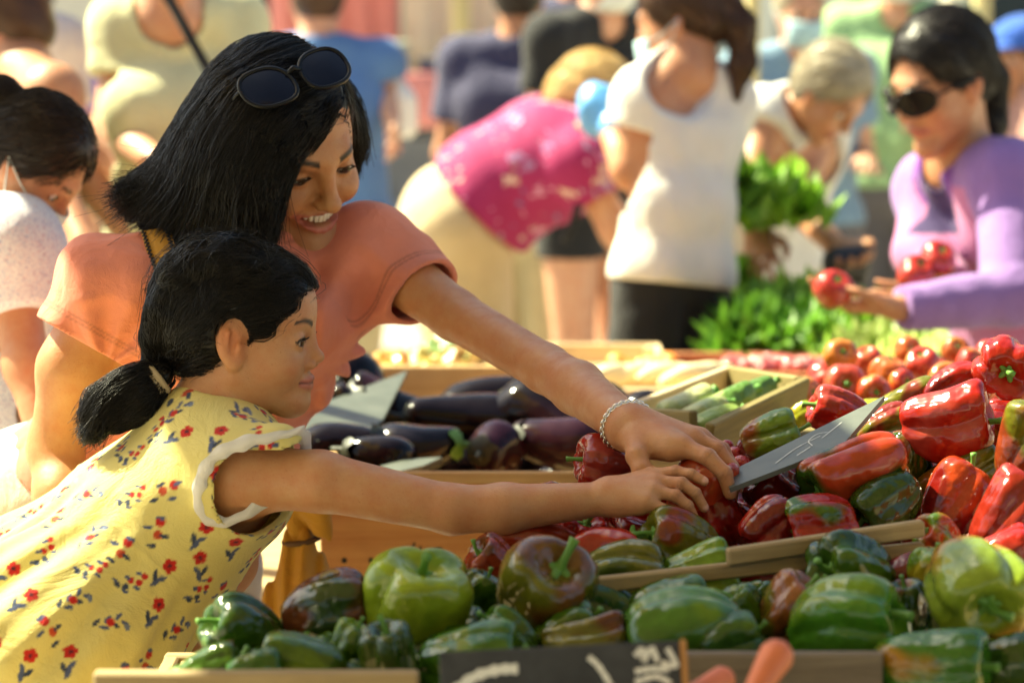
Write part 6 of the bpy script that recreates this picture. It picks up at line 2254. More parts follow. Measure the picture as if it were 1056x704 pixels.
def figure(label, J, skin='tan', top=None, sleeve=0.5, bottom=None, hem=0.0, hair=('dark', 'short'), mask=None, shoes=None, girth=1.0, vx=0.008,
           top_h=None, curl=(0.3, 0.35, 0.3), handL=None, handR=None, smile=0.0, top_col=None, waist=0.5, strands=0, scoop=None, group=None, tank=False):
    sk = SKINS[skin]
    lat = nrm(J['sL'] - J['sR'])
    f = J['f']
    M = frame(f, J.get('u', (0, 0, 1)))
    s = J.get('s', 1.0)
    g0 = (J['aL'] + J['aR']) / 2
    root = empty('person', (g0[0], g0[1], 0), label, 'person', group)
    F = Field()
    L = head_ops(F, J['head'], M, s, neck=J['nk'], neck_r=0.05 * (s if s < 0.95 else 1), smile=smile)
    body_prims(F, J, 0.0, girth=girth)
    q = J.get('lim', 1.0)
    for S_, E_, W_, hd, side in ((J['sL'], J['eL'], J['wL'], handL, 1), (J['sR'], J['eR'], J['wR'], handR, -1)):
        F.u(RC(S_, E_, 0.045 * q, 0.036 * q), 0.03); F.u(RC(E_, W_, 0.036 * q, 0.025 * q), 0.02)
        d = nrm(W_ - E_)
        if hd is None:
            bf = nrm(np.array([f[0], f[1], 0.0]))
            y = nrm(bf - d * (bf @ d) + 1e-4)
            z = np.cross(d, y)
            if z @ (lat * side) < 0:
                z = -z
            A = np.stack([d, y, z], 1)
        else:
            A = np.stack([nrm(v) for v in hd], 1)
        hand_ops(F, W_ + A[:, 0] * 0.005, A, 0.95 * q, curl)
    for side, K, A_ in ((1, J['kL'], J['aL']), (-1, J['kR'], J['aR'])):
        H_ = J['hp'] + lat * 0.085 * side * girth
        F.u(RC(H_, K, 0.092 * girth * q, 0.058 * q), 0.03); F.u(RC(K, A_, 0.058 * q, 0.036 * q), 0.02)
        bf = nrm(np.array([f[0], f[1], 0.0]))
        F.u(RC(A_ + [0, 0, -0.045], A_ + bf * 0.16 + [0, 0, -0.058], 0.036, 0.026), 0.02)
    V, Q = mesh_field(F, vx)
    C = np.tile(np.array(sk, np.float32), (len(V), 1))
    paint_head(C, V, J['head'], M, s, sk, smile=smile)
    body = link_mesh('body', V, Q, M_SKIN, root, col=C)
    if J.get('eyes', True):
        eyes(L, M, s, body, (1, 0, -0.1), mat=M_EYE)
    # hair
    hm = hair_mat(hair[0])
    W = Field()
    W.u(EL(L(-0.018, 0, 0.040), np.array([0.106, 0.087, 0.094]) * s, M), 0)
    st = hair[1]
    if st == 'short':
        W.u(EL(L(-0.042, 0, -0.012), np.array([0.070, 0.073, 0.068]) * s, M), 0.03)
    if st in ('bob', 'long'):
        n = 5
        for k in range(-n, n + 1):
            a = math.pi + k / n * 1.75
            top_ = L(-0.015 + 0.085 * math.cos(a), 0.082 * math.sin(a), 0.01)
            low = L(-0.025 + 0.085 * math.cos(a), 0.088 * math.sin(a), -0.10 if st == 'bob' else -0.19)
            W.u(RC(top_, low, 0.026 * s, 0.014 * s), 0.02)
    if st in ('pony', 'bun', 'tail'):
        W.u(EL(L(-0.06, 0, -0.01), np.array([0.058, 0.066, 0.06]) * s, M), 0.03)
        b = L(-0.115, 0, 0.012)
        W.u(EL(b, [0.026] * 3), 0.012)
        if st == 'bun':
            W.u(EL(L(-0.135, 0, 0.02), [0.036] * 3), 0.01)
        else:
            dn = np.array([0, 0, -1.0])
            back = -M[:, 0] * np.array([1, 1, 0])
            p1, p2, p3 = b + back * 0.03 - [0, 0, 0.05], b + back * 0.035 - [0, 0, 0.13], b + back * 0.02 - [0, 0, 0.20]
            for a_, b_, ra, rb in ((b, p1, 0.020, 0.028), (p1, p2, 0.028, 0.024), (p2, p3, 0.024, 0.008)):
                W.u(RC(a_, b_, ra, rb), 0.02)

    def fin(D, P):
        q_ = head_local(P, J['head'], M, s)
        face = np.sqrt((q_[:, 1] / 0.066) ** 2 + ((q_[:, 2] + 0.030) / 0.108) ** 2) - 1.0
        win = np.maximum(face * 0.06, 0.030 - q_[:, 0])
        D = np.maximum(D, -win)
        if st == 'short':
            D = np.maximum(D, -(q_[:, 2] + 0.070 - 0.9 * np.maximum(q_[:, 0] + 0.02, 0)))
        D = D + 0.002 * sines(P, 91, 110) + 0.0012 * sines(P, 92, 260)
        return D
    V, Q = mesh_field(W, min(vx, 0.006), fin)
    ho = link_mesh('hair', V, Q, hm, root)
    if strands:
        dwn = nrm(-M[:, 2] - 0.7 * M[:, 0]).astype(np.float32)
        V1, Q1 = comb(V, lambda P: fin(W.ev(P), P), lambda P: np.tile(dwn, (len(P), 1)), strands, 0.07, 9, 0.0007, (0.0, 0.004), 0.2, 3, 0.15)
        link_mesh('hair_strands', V1, Q1, hm, ho)
    # clothes
    T = Field()
    inf = 0.018
    body_prims(T, J, inf, girth=girth)
    cuts = []
    if sleeve > 0:
        for S_, E_, W_ in ((J['sL'], J['eL'], J['wL']), (J['sR'], J['eR'], J['wR'])):
            if sleeve <= 1:
                e = S_ + (E_ - S_) * sleeve
                T.u(RC(S_, e + nrm(E_ - S_) * 0.03, 0.045 * q + inf + 0.004, 0.042 * q + inf + 0.002), 0.03)
                cuts.append((HS(e, nrm(E_ - S_)), RC(S_ + (E_ - S_) * 0.35, S_ + (E_ - S_) * 1.2, 0.085, 0.085)))
            else:
                T.u(RC(S_, E_, 0.045 * q + inf, 0.038 * q + inf), 0.03)
                T.u(RC(E_, W_ + (W_ - E_) * 0.02, 0.038 * q + inf, 0.030 * q + inf * 0.6), 0.02)
                cuts.append((HS(E_ + (W_ - E_) * 0.97, nrm(W_ - E_)), RC(E_ + (W_ - E_) * 0.6, W_ + (W_ - E_) * 0.6, 0.07, 0.07)))
    T.s_(RC(J['nk'] + 0.015 * M[:, 0] * np.array([1, 1, 0]), L(-0.02, 0, -0.06), 0.064, 0.066), 0.01)
    if tank:
        T.i(HS(J['ch'] + nrm(J['ch'] - J['wa']) * 0.03, J['ch'] - J['wa']))
    if scoop is not None:
        T.s_(EL(scoop[0], [scoop[1]] * 3), 0.01)
    up = nrm(J['wa'] - J['hp'])
    botp = HS(J['hp'] + up * (0.10 * (1 - waist) - 0.10 * waist), -up)
    amp = 0.004

    def fT(D, P):
        D = D + amp * sines(P, 95, 34, aniso=(1, 1, 0.45)) + 0.0022 * sines(P, 96, 85)
        for c, a in cuts:
            D = np.maximum(D, np.where(a(P) < 0, c(P), -1))
        return np.maximum(D, botp(P))
    V, Q = mesh_field(T, vx, fT)
    C = None
    if top_col is not None:
        C = top_col(V)
    link_mesh('top', V, Q, top, root, col=C)
    B = Field()
    body_prims(B, J, 0.006, girth=girth, parts=('hips',))
    B.u(RC(J['hp'], J['wa'], 0.10 * girth + 0.004, 0.09 * girth + 0.004), 0.03)
    for side, K, A_ in ((1, J['kL'], J['aL']), (-1, J['kR'], J['aR'])):
        H_ = J['hp'] + lat * 0.085 * side * girth
        fl = 0.02 if hem < 0.2 else 0.035
        B.u(RC(H_, K, 0.092 * girth * q + 0.010, 0.058 * q + fl), 0.03)
        B.u(RC(K, A_, 0.058 * q + fl, 0.036 * q + fl), 0.02)
    topc = HS(J['hp'] + (J['wa'] - J['hp']) * 0.6, up)

    def fB(D, P):
        D = D + 0.004 * sines(P, 97, 30, aniso=(1, 1, 0.4)) + 0.002 * sines(P, 98, 80)
        return np.maximum(D, np.maximum(topc(P), hem + 0.09 - P[:, 2]))
    V, Q = mesh_field(B, max(vx, 0.008), fB)
    link_mesh('shorts' if hem > 0.25 else 'trousers', V, Q, bottom, root)
    for A_ in (J['aL'], J['aR']):
        bf = nrm(np.array([f[0], f[1], 0.0]))
        V, Q = mesh_field(Field().u(RC(A_ + [0, 0, -0.045], A_ + bf * 0.17 + [0, 0, -0.055], 0.046, 0.036), 0.02), 0.01,
                          lambda D, P: np.maximum(D, np.maximum(P[:, 2] - 0.088, 0.002 - P[:, 2])))
        link_mesh('shoe', V, Q, shoes or M_SHOE, root)
    if mask:
        V, Fc = [], []
        nu, nv = 13, 9
        for i in range(nv):
            z = -0.018 - 0.092 * i / (nv - 1)
            for k in range(nu):
                y = (k / (nu - 1) - 0.5) * 0.118
                x = 0.118 - 14.0 * y * y - (0.9 * max(0, -0.075 - z)) - 0.25 * max(0, z + 0.035)
                V.append(L(x, y, z + 0.0015 * math.sin(i * 3)))
        for i in range(nv - 1):
            for k in range(nu - 1):
                Fc.append((i * nu + k, i * nu + k + 1, (i + 1) * nu + k + 1, (i + 1) * nu + k))
        mo = link_mesh('face_mask', V, Fc, mask, root, True)
        sd = mo.modifiers.new('thick', 'SOLIDIFY'); sd.thickness = 0.002
        for sy in (-1, 1):
            e = MB()
            for z in (-0.03, -0.095):
                e.tube(catmull([L(0.07, sy * 0.058, z), L(0.03, sy * 0.072, z * 0.7), L(-0.02, sy * 0.084, 0.0)], 8), 0.0012, 5)
            e.build('ear_loop', mask, mo, True)
    return root, L, M


def stand(px, d, H, yaw, armL='down', armR='down', lean=0.0, head_tilt=-0.15, head_yaw=0.0, x=None):
    p = at(px, 352, d)
    gx, gy = (p[0] if x is None else x), p[1]
    a = R(yaw)
    bf = np.array([math.sin(a), -math.cos(a), 0.0])
    left = np.array([-bf[1], bf[0], 0.0])
    b = np.array([gx, gy, 0.0])
    up = nrm(np.array([0, 0, 1.0]) + bf * lean)

    def U(z):
        return b + np.array([0, 0, 0.52 * H]) + up * (z - 0.52) * H
    J = {}
    J['hp'] = b + [0, 0, 0.52 * H]
    J['wa'], J['ch'], J['nk'] = U(0.61), U(0.725), U(0.835)
    ha = a + R(head_yaw)
    J['f'] = nrm(np.array([math.sin(ha), -math.cos(ha), head_tilt]))
    J['head'] = U(0.925) + bf * 0.025
    J['s'] = H / 1.70 * 0.98
    J['eyes'] = True
    for s, n in ((1, 'L'), (-1, 'R')):
        sh = U(0.81) + left * s * 0.108 * H
        J['s' + n] = sh
        arm = armL if n == 'L' else armR
        if isinstance(arm, str):
            if arm == 'down':
                e = sh + left * s * 0.05 + bf * -0.01 - [0, 0, 0.175 * H]
                w = e + left * s * 0.0 + bf * 0.05 - [0, 0, 0.145 * H]
            elif arm == 'bent':
                e = sh + left * s * 0.05 - bf * 0.02 - [0, 0, 0.175 * H]
                w = e + bf * 0.135 * H - left * s * 0.06 + [0, 0, 0.015]
            else:                     # across
                e = sh + left * s * 0.06 - bf * 0.01 - [0, 0, 0.172 * H]
                w = e + bf * 0.09 * H - left * s * 0.12 * H + [0, 0, -0.02]
            J['e' + n], J['w' + n] = e, w
        else:
            J['e' + n], J['w' + n] = arm
        J['k' + n] = b + left * s * 0.085 + bf * 0.02 + [0, 0, 0.285 * H]
        J['a' + n] = b + left * s * 0.09 + [0, 0, 0.085]
    return J


M_SHOE = mat_plain('dark_canvas_shoe', (0.06, 0.055, 0.06), 0.7, vary=0.2)


def print_mat(name, base, cols, scale, thr=0.28):
    """a printed cloth: scattered blotches in a few colours"""
    m, nt, b = new_mat(name)
    tc = N(nt, 'ShaderNodeTexCoord')
    v = N(nt, 'ShaderNodeTexVoronoi'); v.inputs['Scale'].default_value = scale
    nz = N(nt, 'ShaderNodeTexNoise'); nz.inputs['Scale'].default_value = scale * 2.2
    nt.links.new(tc.outputs['Object'], nz.inputs['Vector'])
    ad = mix_col(nt, 0.12, tc.outputs['Object'], nz.outputs['Color'])
    nt.links.new(ad, v.inputs['Vector'])
    f = ramp(nt, v.outputs['Distance'], [(thr, 1.0), (thr + 0.08, 0.0)])
    sep = N(nt, 'ShaderNodeSeparateColor'); nt.links.new(v.outputs['Color'], sep.inputs[0])
    pc = ramp(nt, sep.outputs[0], [((i + 0.5) / len(cols), c) for i, c in enumerate(cols)])
    nt.links.new(mix_col(nt, f, base, pc), b.inputs['Base Color'])
    b.inputs['Roughness'].default_value = 0.85
    bump(nt, noise(nt, 30, 3), 0.4, 0.006, b)
    return m


def build_people():
    MASKW = mat_cloth('white_mask_fabric', (0.72, 0.76, 0.72), 0.8)
    MASKB = mat_cloth('pale_blue_mask_fabric', (0.42, 0.62, 0.68), 0.8)
    BEIGE = mat_cloth('beige_trousers', (0.56, 0.44, 0.27), 0.85)
    KHAKI = mat_cloth('khaki_trousers', (0.46, 0.40, 0.24), 0.85)
    BLACK = mat_cloth('black_cotton', (0.012, 0.012, 0.014), 0.8)
    NAVY = mat_cloth('navy_cotton', (0.050, 0.048, 0.105), 0.85)
    GREYT = mat_cloth('grey_trousers', (0.13, 0.12, 0.13), 0.85)
    WHITE = mat_cloth('white_jersey', (0.70, 0.67, 0.62), 0.85)
    SAGE = mat_cloth('pale_green_jersey', (0.66, 0.64, 0.38), 0.85)
    GREEN = mat_cloth('mint_green_jersey', (0.34, 0.52, 0.24), 0.85)
    BLUE = mat_cloth('blue_cotton', (0.10, 0.20, 0.42), 0.85)
    LBLUE = mat_cloth('greyish_blue_shirt', (0.20, 0.31, 0.42), 0.85)
    TEAL = mat_cloth('teal_jersey', (0.14, 0.34, 0.34), 0.85)
    VIOLET = mat_cloth('violet_cotton', (0.20, 0.13, 0.50), 0.85)
    LILAC = mat_cloth('lilac_jacket', (0.25, 0.13, 0.45), 0.8, attr=True)
    MAG = print_mat('magenta_floral_cotton', (0.30, 0.012, 0.10), [(0.55, 0.25, 0.42), (0.12, 0.10, 0.30), (0.60, 0.40, 0.35)], 17, 0.24)
    TINY = print_mat('white_cotton_with_small_blue_print', (0.66, 0.66, 0.70), [(0.14, 0.20, 0.46), (0.55, 0.18, 0.25), (0.2, 0.28, 0.5)], 70, 0.30)

    # woman in lilac with the tomatoes
    J = dict(head=at(970, 84, 4.36), f=nrm((-0.74, -0.52, -0.34)), u=(0, 0, 1), s=0.98, nk=at(992, 172, 4.44), sL=at(1040, 186, 4.32), sR=at(962, 196, 4.56),
             ch=at(1028, 240, 4.46), wa=at(1046, 330, 4.52), hp=at(1048, 392, 4.56), eL=at(1040, 306, 4.18), wL=at(926, 318, 4.10), eR=at(950, 262, 4.46), wR=at(985, 296, 4.34), lim=0.90)
    J['kL'] = np.array([J['hp'][0] + 0.03, J['hp'][1] - 0.09, 0.47]); J['kR'] = np.array([J['hp'][0] - 0.05, J['hp'][1] + 0.06, 0.47])
    J['aL'] = np.array([J['hp'][0] + 0.08, J['hp'][1] - 0.09, 0.085]); J['aR'] = np.array([J['hp'][0] - 0.02, J['hp'][1] + 0.10, 0.085])
    c0, nk = J['ch'], J['nk']
    fb = nrm(np.array([-0.82, -0.56, 0]))

    def lil(V):
        C = np.tile(np.array((0.26, 0.145, 0.40), np.float32), (len(V), 1))
        r = V - c0
        lt = nrm(J['sL'] - J['sR'])
        fr = (r @ fb > 0.02) & (np.abs(r @ lt) < 0.105) & (V[:, 2] < nk[2] - 0.03)
        C[fr] = (0.46, 0.17, 0.36)
        dk = (r @ fb > 0.0) & (np.abs(r @ lt) < 0.035) & (V[:, 2] > nk[2] - 0.12)
        C[dk] = (0.05, 0.03, 0.12)
        col = np.linalg.norm(V - nk, axis=1) < 0.095
        C[col & ~dk] = (0.14, 0.035, 0.26)
        return C
    root, L, M = figure('woman in a lilac long-sleeved shirt and dark sunglasses weighing a tomato in her palm', J, 'tan', LILAC, 2.0, GREYT, 0.0, ('black', 'pony'), None, vx=0.005,
                        handL=((-1, 0.05, 0.05), (0.0, -1, 0.15), (0.1, -0.1, -1)), handR=((-0.7, -0.4, -0.1), (-0.2, -0.6, 0.8), (0.6, -0.7, -0.2)), curl=(0.35, 0.4, 0.3), girth=0.78, top_col=lil, strands=2600)
    sg = empty('sunglasses', L(0.10, 0, 0.0), 'dark sunglasses on the face of the woman in lilac', 'sunglasses')
    ml = mat_plain('dark_lens', (0.006, 0.005, 0.006), 0.25, spec=0.2)
    for sy in (-1, 1):
        V = [L(0.108, sy * 0.034, 0.0)]
        n = 20
        ol = []
        for k in range(n):
            a = 2 * math.pi * k / n
            y = 0.030 * math.cos(a); z = 0.024 * math.copysign(abs(math.sin(a)) ** 0.8, math.sin(a))
            ol.append(L(0.106 - 9 * (y + 0.034) ** 2 + 0.01, sy * (y + 0.034), z))
        link_mesh('lens', V + ol, [(0, 1 + k, 1 + (k + 1) % n) for k in range(n)], ml, sg, True)
        m = MB(); m.tube(ol, 0.0035, 6, closed=True)
        if sy > 0:
            m.tube([L(0.115, -0.006, 0.006), L(0.118, 0, 0.008), L(0.115, 0.006, 0.006)], 0.003, 6)
        m.build('frame', ml, sg, True)
        t = MB(); t.tube([L(0.085, sy * 0.066, 0.006), L(0.03, sy * 0.082, 0.008), L(-0.015, sy * 0.088, 0.004)], 0.0032, 6); t.build('temple', ml, sg, True)

    # woman in the white top, seen from behind
    d = 5.0
    sh = lambda px, py, dd=0: at(px, py, d + dd)
    J = stand(694, d, 1.62, 205, head_yaw=48, head_tilt=-0.25,
              armL=(at(648, 176, 5.04), at(628, 132, 5.18)), armR=(at(735, 200, 5.28), at(668, 170, 5.43)))
    J['sL'] = at(668, 103, 5.02); J['sR'] = at(744, 106, 5.12); J['nk'] = at(706, 72, 5.04); J['head'] = at(702, 22, 5.06); J['ch'] = at(704, 140, 5.06); J['wa'] = at(700, 215, 5.04); J['hp'] = at(694, 282, 5.04)
    J['f'] = nrm((-0.82, 0.30, -0.25))
    figure('woman in a white scoop-backed top and black leggings, hair tied up', J, 'tan', WHITE, 0.42, BLACK, 0.0, ('brown', 'tail'), MASKB, vx=0.007, scoop=(at(712, 74, 4.94), 0.095), girth=0.70, waist=0.62, strands=900)
    gl = mat_plain('blue_vinyl', (0.10, 0.30, 0.62), 0.35, coat=0.2)
    V, Q = mesh_field(Field().u(EL(at(622, 116, 5.20), [0.055, 0.04, 0.06]), 0).u(EL(at(634, 134, 5.16), [0.035, 0.03, 0.04]), 0.02).u(EL(at(612, 100, 5.22), [0.03, 0.03, 0.035]), 0.02), 0.006, lambda D, P: D + 0.006 * sines(P, 101, 90))
    tag(centre_origin(link_mesh('plastic_bag', V, Q, gl)), 'crumpled bright blue plastic bag held by the woman in the white top', 'bag')

    # bending person in the magenta flowered shirt
    J = dict(head=at(606, 112, 5.69), f=nrm((0.60, 0.05, -0.80)), u=(0.8, 0.0, 0.6), s=1.0, nk=at(596, 138, 5.67), sL=at(590, 146, 5.87), sR=at(598, 168, 5.47), ch=at(562, 165, 5.67), wa=at(508, 196, 5.67), hp=at(472, 232, 5.69),
             eL=at(628, 220, 5.87), wL=at(660, 292, 5.81), eR=at(634, 236, 5.47), wR=at(664, 304, 5.45))
    gx, gy = J['hp'][0], J['hp'][1]
    J['kL'], J['kR'] = np.array([gx + 0.06, gy + 0.11, 0.53]), np.array([gx + 0.02, gy - 0.10, 0.53])
    J['aL'], J['aR'] = np.array([gx + 0.05, gy + 0.12, 0.085]), np.array([gx - 0.02, gy - 0.12, 0.085])
    figure('person bending far over in a magenta flowered shirt and beige trousers', J, 'light', MAG, 0.55, BEIGE, 0.0, ('blond', 'short'), None, vx=0.008, girth=1.28, waist=0.12, strands=900)
    st = MB(); st.tube(catmull([at(588, 134, 5.45), at(600, 170, 5.40), at(596, 215, 5.43), at(582, 250, 5.45)], 14), 0.012, 6, flat=0.3)
    tag(centre_origin(st.build('bag_strap', BLACK, None, True)), 'black bag strap over the magenta flowered shirt', 'strap')

    # grey-haired woman bending over the greens
    J = dict(head=at(856, 96, 5.50), f=nrm((0.52, -0.45, -0.72)), u=(0.3, -0.2, 0.9), s=0.88, nk=at(826, 116, 5.62), sL=at(842, 134, 5.74), sR=at(788, 124, 5.56), ch=at(806, 150, 5.68), wa=at(792, 214, 5.82), hp=at(786, 268, 5.90),
             eL=at(822, 214, 5.52), wL=at(864, 256, 5.26), eR=at(772, 196, 5.44), wR=at(780, 236, 5.30))
    gx, gy = J['hp'][0], J['hp'][1]
    for n, s_ in (('L', 1), ('R', -1)):
        J['k' + n] = np.array([gx + 0.09 * s_, gy - 0.02, 0.47]); J['a' + n] = np.array([gx + 0.09 * s_, gy + 0.02, 0.085])
    figure('grey-haired woman in a white sleeveless top stooping over the greens', J, 'tan', WHITE, 0.22, BEIGE, 0.0, ('grey', 'short'), None, vx=0.008, girth=1.0, strands=900)
    kb = mat_plain('black_leather', (0.012, 0.012, 0.012), 0.5)
    V, Q = mesh_field(Field().u(RC(at(862, 270, 5.18), at(884, 266, 5.2), 0.03, 0.032), 0).u(RC(at(862, 282, 5.18), at(884, 284, 5.2), 0.02, 0.024), 0.02), 0.005, lambda D, P: D + 0.003 * sines(P, 102, 120))
    tag(centre_origin(link_mesh('purse', V, Q, kb)), 'small black purse in the stooping grey-haired woman\'s hand', 'purse')

    # child with lowered head
    J = dict(head=at(36, 170, 3.20), f=nrm((0.62, -0.20, -0.72)), u=(0.6, -0.1, 0.7), s=0.70, nk=at(4, 230, 3.26), sL=at(-12, 244, 3.40), sR=at(8, 262, 3.14), ch=at(-12, 300, 3.28), wa=at(-20, 370, 3.30), hp=at(-20, 440, 3.32),
             eL=at(40, 300, 3.48), wL=at(70, 330, 3.36), eR=at(28, 378, 3.10), wR=at(44, 450, 3.06), lim=0.78)
    gx, gy = J['hp'][0], J['hp'][1]
    for n, s_ in (('L', 1), ('R', -1)):
        J['k' + n] = np.array([gx + 0.03, gy + 0.07 * s_, 0.42]); J['a' + n] = np.array([gx, gy + 0.07 * s_, 0.085])
    figure('dark-haired child with lowered head and mask in a white top with a tiny blue print', J, 'tan', TINY, 0.55, BEIGE, 0.0, ('dark', 'bun'), MASKW, vx=0.006, girth=0.78, strands=2200)
    m = MB(); b = at(-2, 132, 3.2)
    m.tube([b + 0.022 * np.array([math.cos(a), 0.3 * math.sin(a), math.sin(a)]) for a in np.linspace(0, 6.283, 15)[:-1]], 0.009, 7, closed=True)
    tag(centre_origin(m.build('hair_scrunchie', mat_cloth('plum_cotton', (0.30, 0.03, 0.14)), None, True)), 'plum scrunchie on the lowered child\'s hair', 'hair tie')

    # pale green T-shirt, head above the picture
    J = stand(180, 4.9, 1.78, 14, armL='bent', armR='across')
    J['sR'], J['sL'] = at(130, 26, 4.86), at(238, 24, 4.95)
    J['eR'] = at(114, 132, 4.84); J['wR'] = at(168, 172, 4.620)
    J['eL'] = at(262, 130, 4.850); J['wL'] = at(230, 190, 4.620)
    figure('tall person in a pale sage green T-shirt with a black strap across the chest', J, 'light', SAGE, 0.52, KHAKI, 0.0, ('brown', 'short'), None, vx=0.008, girth=0.78)
    st = MB(); st.tube(catmull([at(164, -16, 4.730), at(178, 6, 4.695), at(200, 46, 4.685), at(228, 96, 4.685), at(262, 160, 4.730)], 20), 0.012, 6, flat=0.25)
    tag(centre_origin(st.build('bag_strap', BLACK, None, True)), 'black strap slung across the sage green T-shirt', 'strap')

    # stooping neighbour with bare shoulder
    J = stand(52, 4.7, 1.58, 60, armL='bent', armR='down', lean=0.35)
    J['sR'] = at(54, 98, 4.40); J['sL'] = at(4, 92, 4.75); J['nk'] = at(24, 76, 4.62); J['head'] = at(4, 36, 4.66); J['f'] = nrm((-0.8, 0.1, -0.5)); J['ch'] = at(28, 140, 4.62); J['wa'] = at(16, 205, 4.70); J['hp'] = at(10, 270, 4.75)
    J['eR'] = at(56, 190, 4.34); J['wR'] = at(86, 250, 4.24)
    figure('bare-armed person in a teal tank top behind the lowered child', J, 'tan', TEAL, 0.0, BEIGE, 0.0, ('brown', 'short'), None, vx=0.009, girth=0.85, tank=True)

    # farther people
    J = stand(334, 7.0, 1.66, 190, armL='bent', armR='bent', lean=0.12)
    J['eR'] = at(394, 84, 7.0); J['wR'] = at(404, 122, 6.86)
    figure('person in a plain blue T-shirt turned away with a white carrier bag', J, 'light', BLUE, 0.6, KHAKI, 0.0, ('brown', 'short'), None, vx=0.010, girth=1.15)
    V, Q = mesh_field(Field().u(BX(at(405, 118, 7.0), (0.07, 0.04, 0.07), None, 0.035), 0).u(EL(at(402, 96, 7.0), [0.05, 0.03, 0.05]), 0.04), 0.008, lambda D, P: D + 0.008 * sines(P, 103, 40))
    tag(centre_origin(link_mesh('carrier_bag', V, Q, mat_plain('white_polythene', (0.80, 0.79, 0.76), 0.4))), 'white plastic carrier bag hanging beside the blue T-shirt', 'bag')
    J = stand(534, 7.6, 1.66, 168, armL='bent', armR='bent')
    figure('broad person in a navy T-shirt seen from behind the bending shirt', J, 'tan', NAVY, 0.66, KHAKI, 0.0, ('dark', 'short'), None, vx=0.010, girth=1.18)
    J = stand(610, 7.1, 1.75, 40, armL='bent', armR='bent', lean=0.05, head_tilt=-0.25)
    figure('person in a black T-shirt, dark shorts and pale mask facing the stall', J, 'light', BLACK, 0.5, BLACK, 0.70, ('brown', 'short'), MASKW, vx=0.009, girth=1.02)
    J = stand(592, 9.0, 1.80, 150)
    figure('person in dark blue farther off between the navy and black T-shirts', J, 'tan', NAVY, 0.5, GREYT, 0.0, ('black', 'short'), None, vx=0.012, girth=1.05)
    J = stand(818, 7.6, 1.62, 8, armL='bent', armR='bent', head_tilt=-0.2)
    figure('man in an open-necked greyish blue shirt and pale mask', J, 'light', LBLUE, 0.6, GREYT, 0.0, ('grey', 'short'), MASKB, vx=0.010, girth=1.15)
    J = stand(922, 8.0, 1.78, 335, armL='bent', armR='down', head_tilt=-0.1)
    figure('person in a mint green T-shirt and charcoal trousers behind the woman in lilac', J, 'light', GREEN, 0.55, GREYT, 0.0, ('brown', 'short'), MASKW, vx=0.010, girth=1.08)
    J = stand(1050, 7.8, 1.46, 300, armL='bent', armR='bent')
    r_, L, M = figure('short person in a pink top wearing a blue cap', J, 'tan', mat_cloth('dusty_pink_jersey', (0.55, 0.30, 0.24)), 0.3, BEIGE, 0.0, ('brown', 'short'), None, vx=0.010)
    V, Q = mesh_field(Field().u(EL(L(-0.014, 0, 0.062), np.array([0.112, 0.094, 0.080]), M), 0).u(EL(L(0.10, 0, 0.055), [0.065, 0.065, 0.010], M), 0.01), 0.007,
                      lambda D, P: np.maximum(D, 0.044 - head_local(P, J['head'], M, J['s'])[:, 2]))
    link_mesh('cap', V, Q, mat_cloth('royal_blue_cap', (0.04, 0.12, 0.50)), r_)
    J = stand(38, 7.4, 1.66, 200)
    figure('person in a violet top far behind the lowered child', J, 'tan', VIOLET, 0.5, GREYT, 0.0, ('dark', 'short'), None, vx=0.012)
    J = stand(4, 6.2, 1.74, 160)
    figure('person in a pale pinkish top at the edge of the photo behind the child', J, 'light', mat_cloth('pale_pink_jersey', (0.60, 0.48, 0.44)), 0.5, BEIGE, 0.0, ('brown', 'short'), None, vx=0.012)
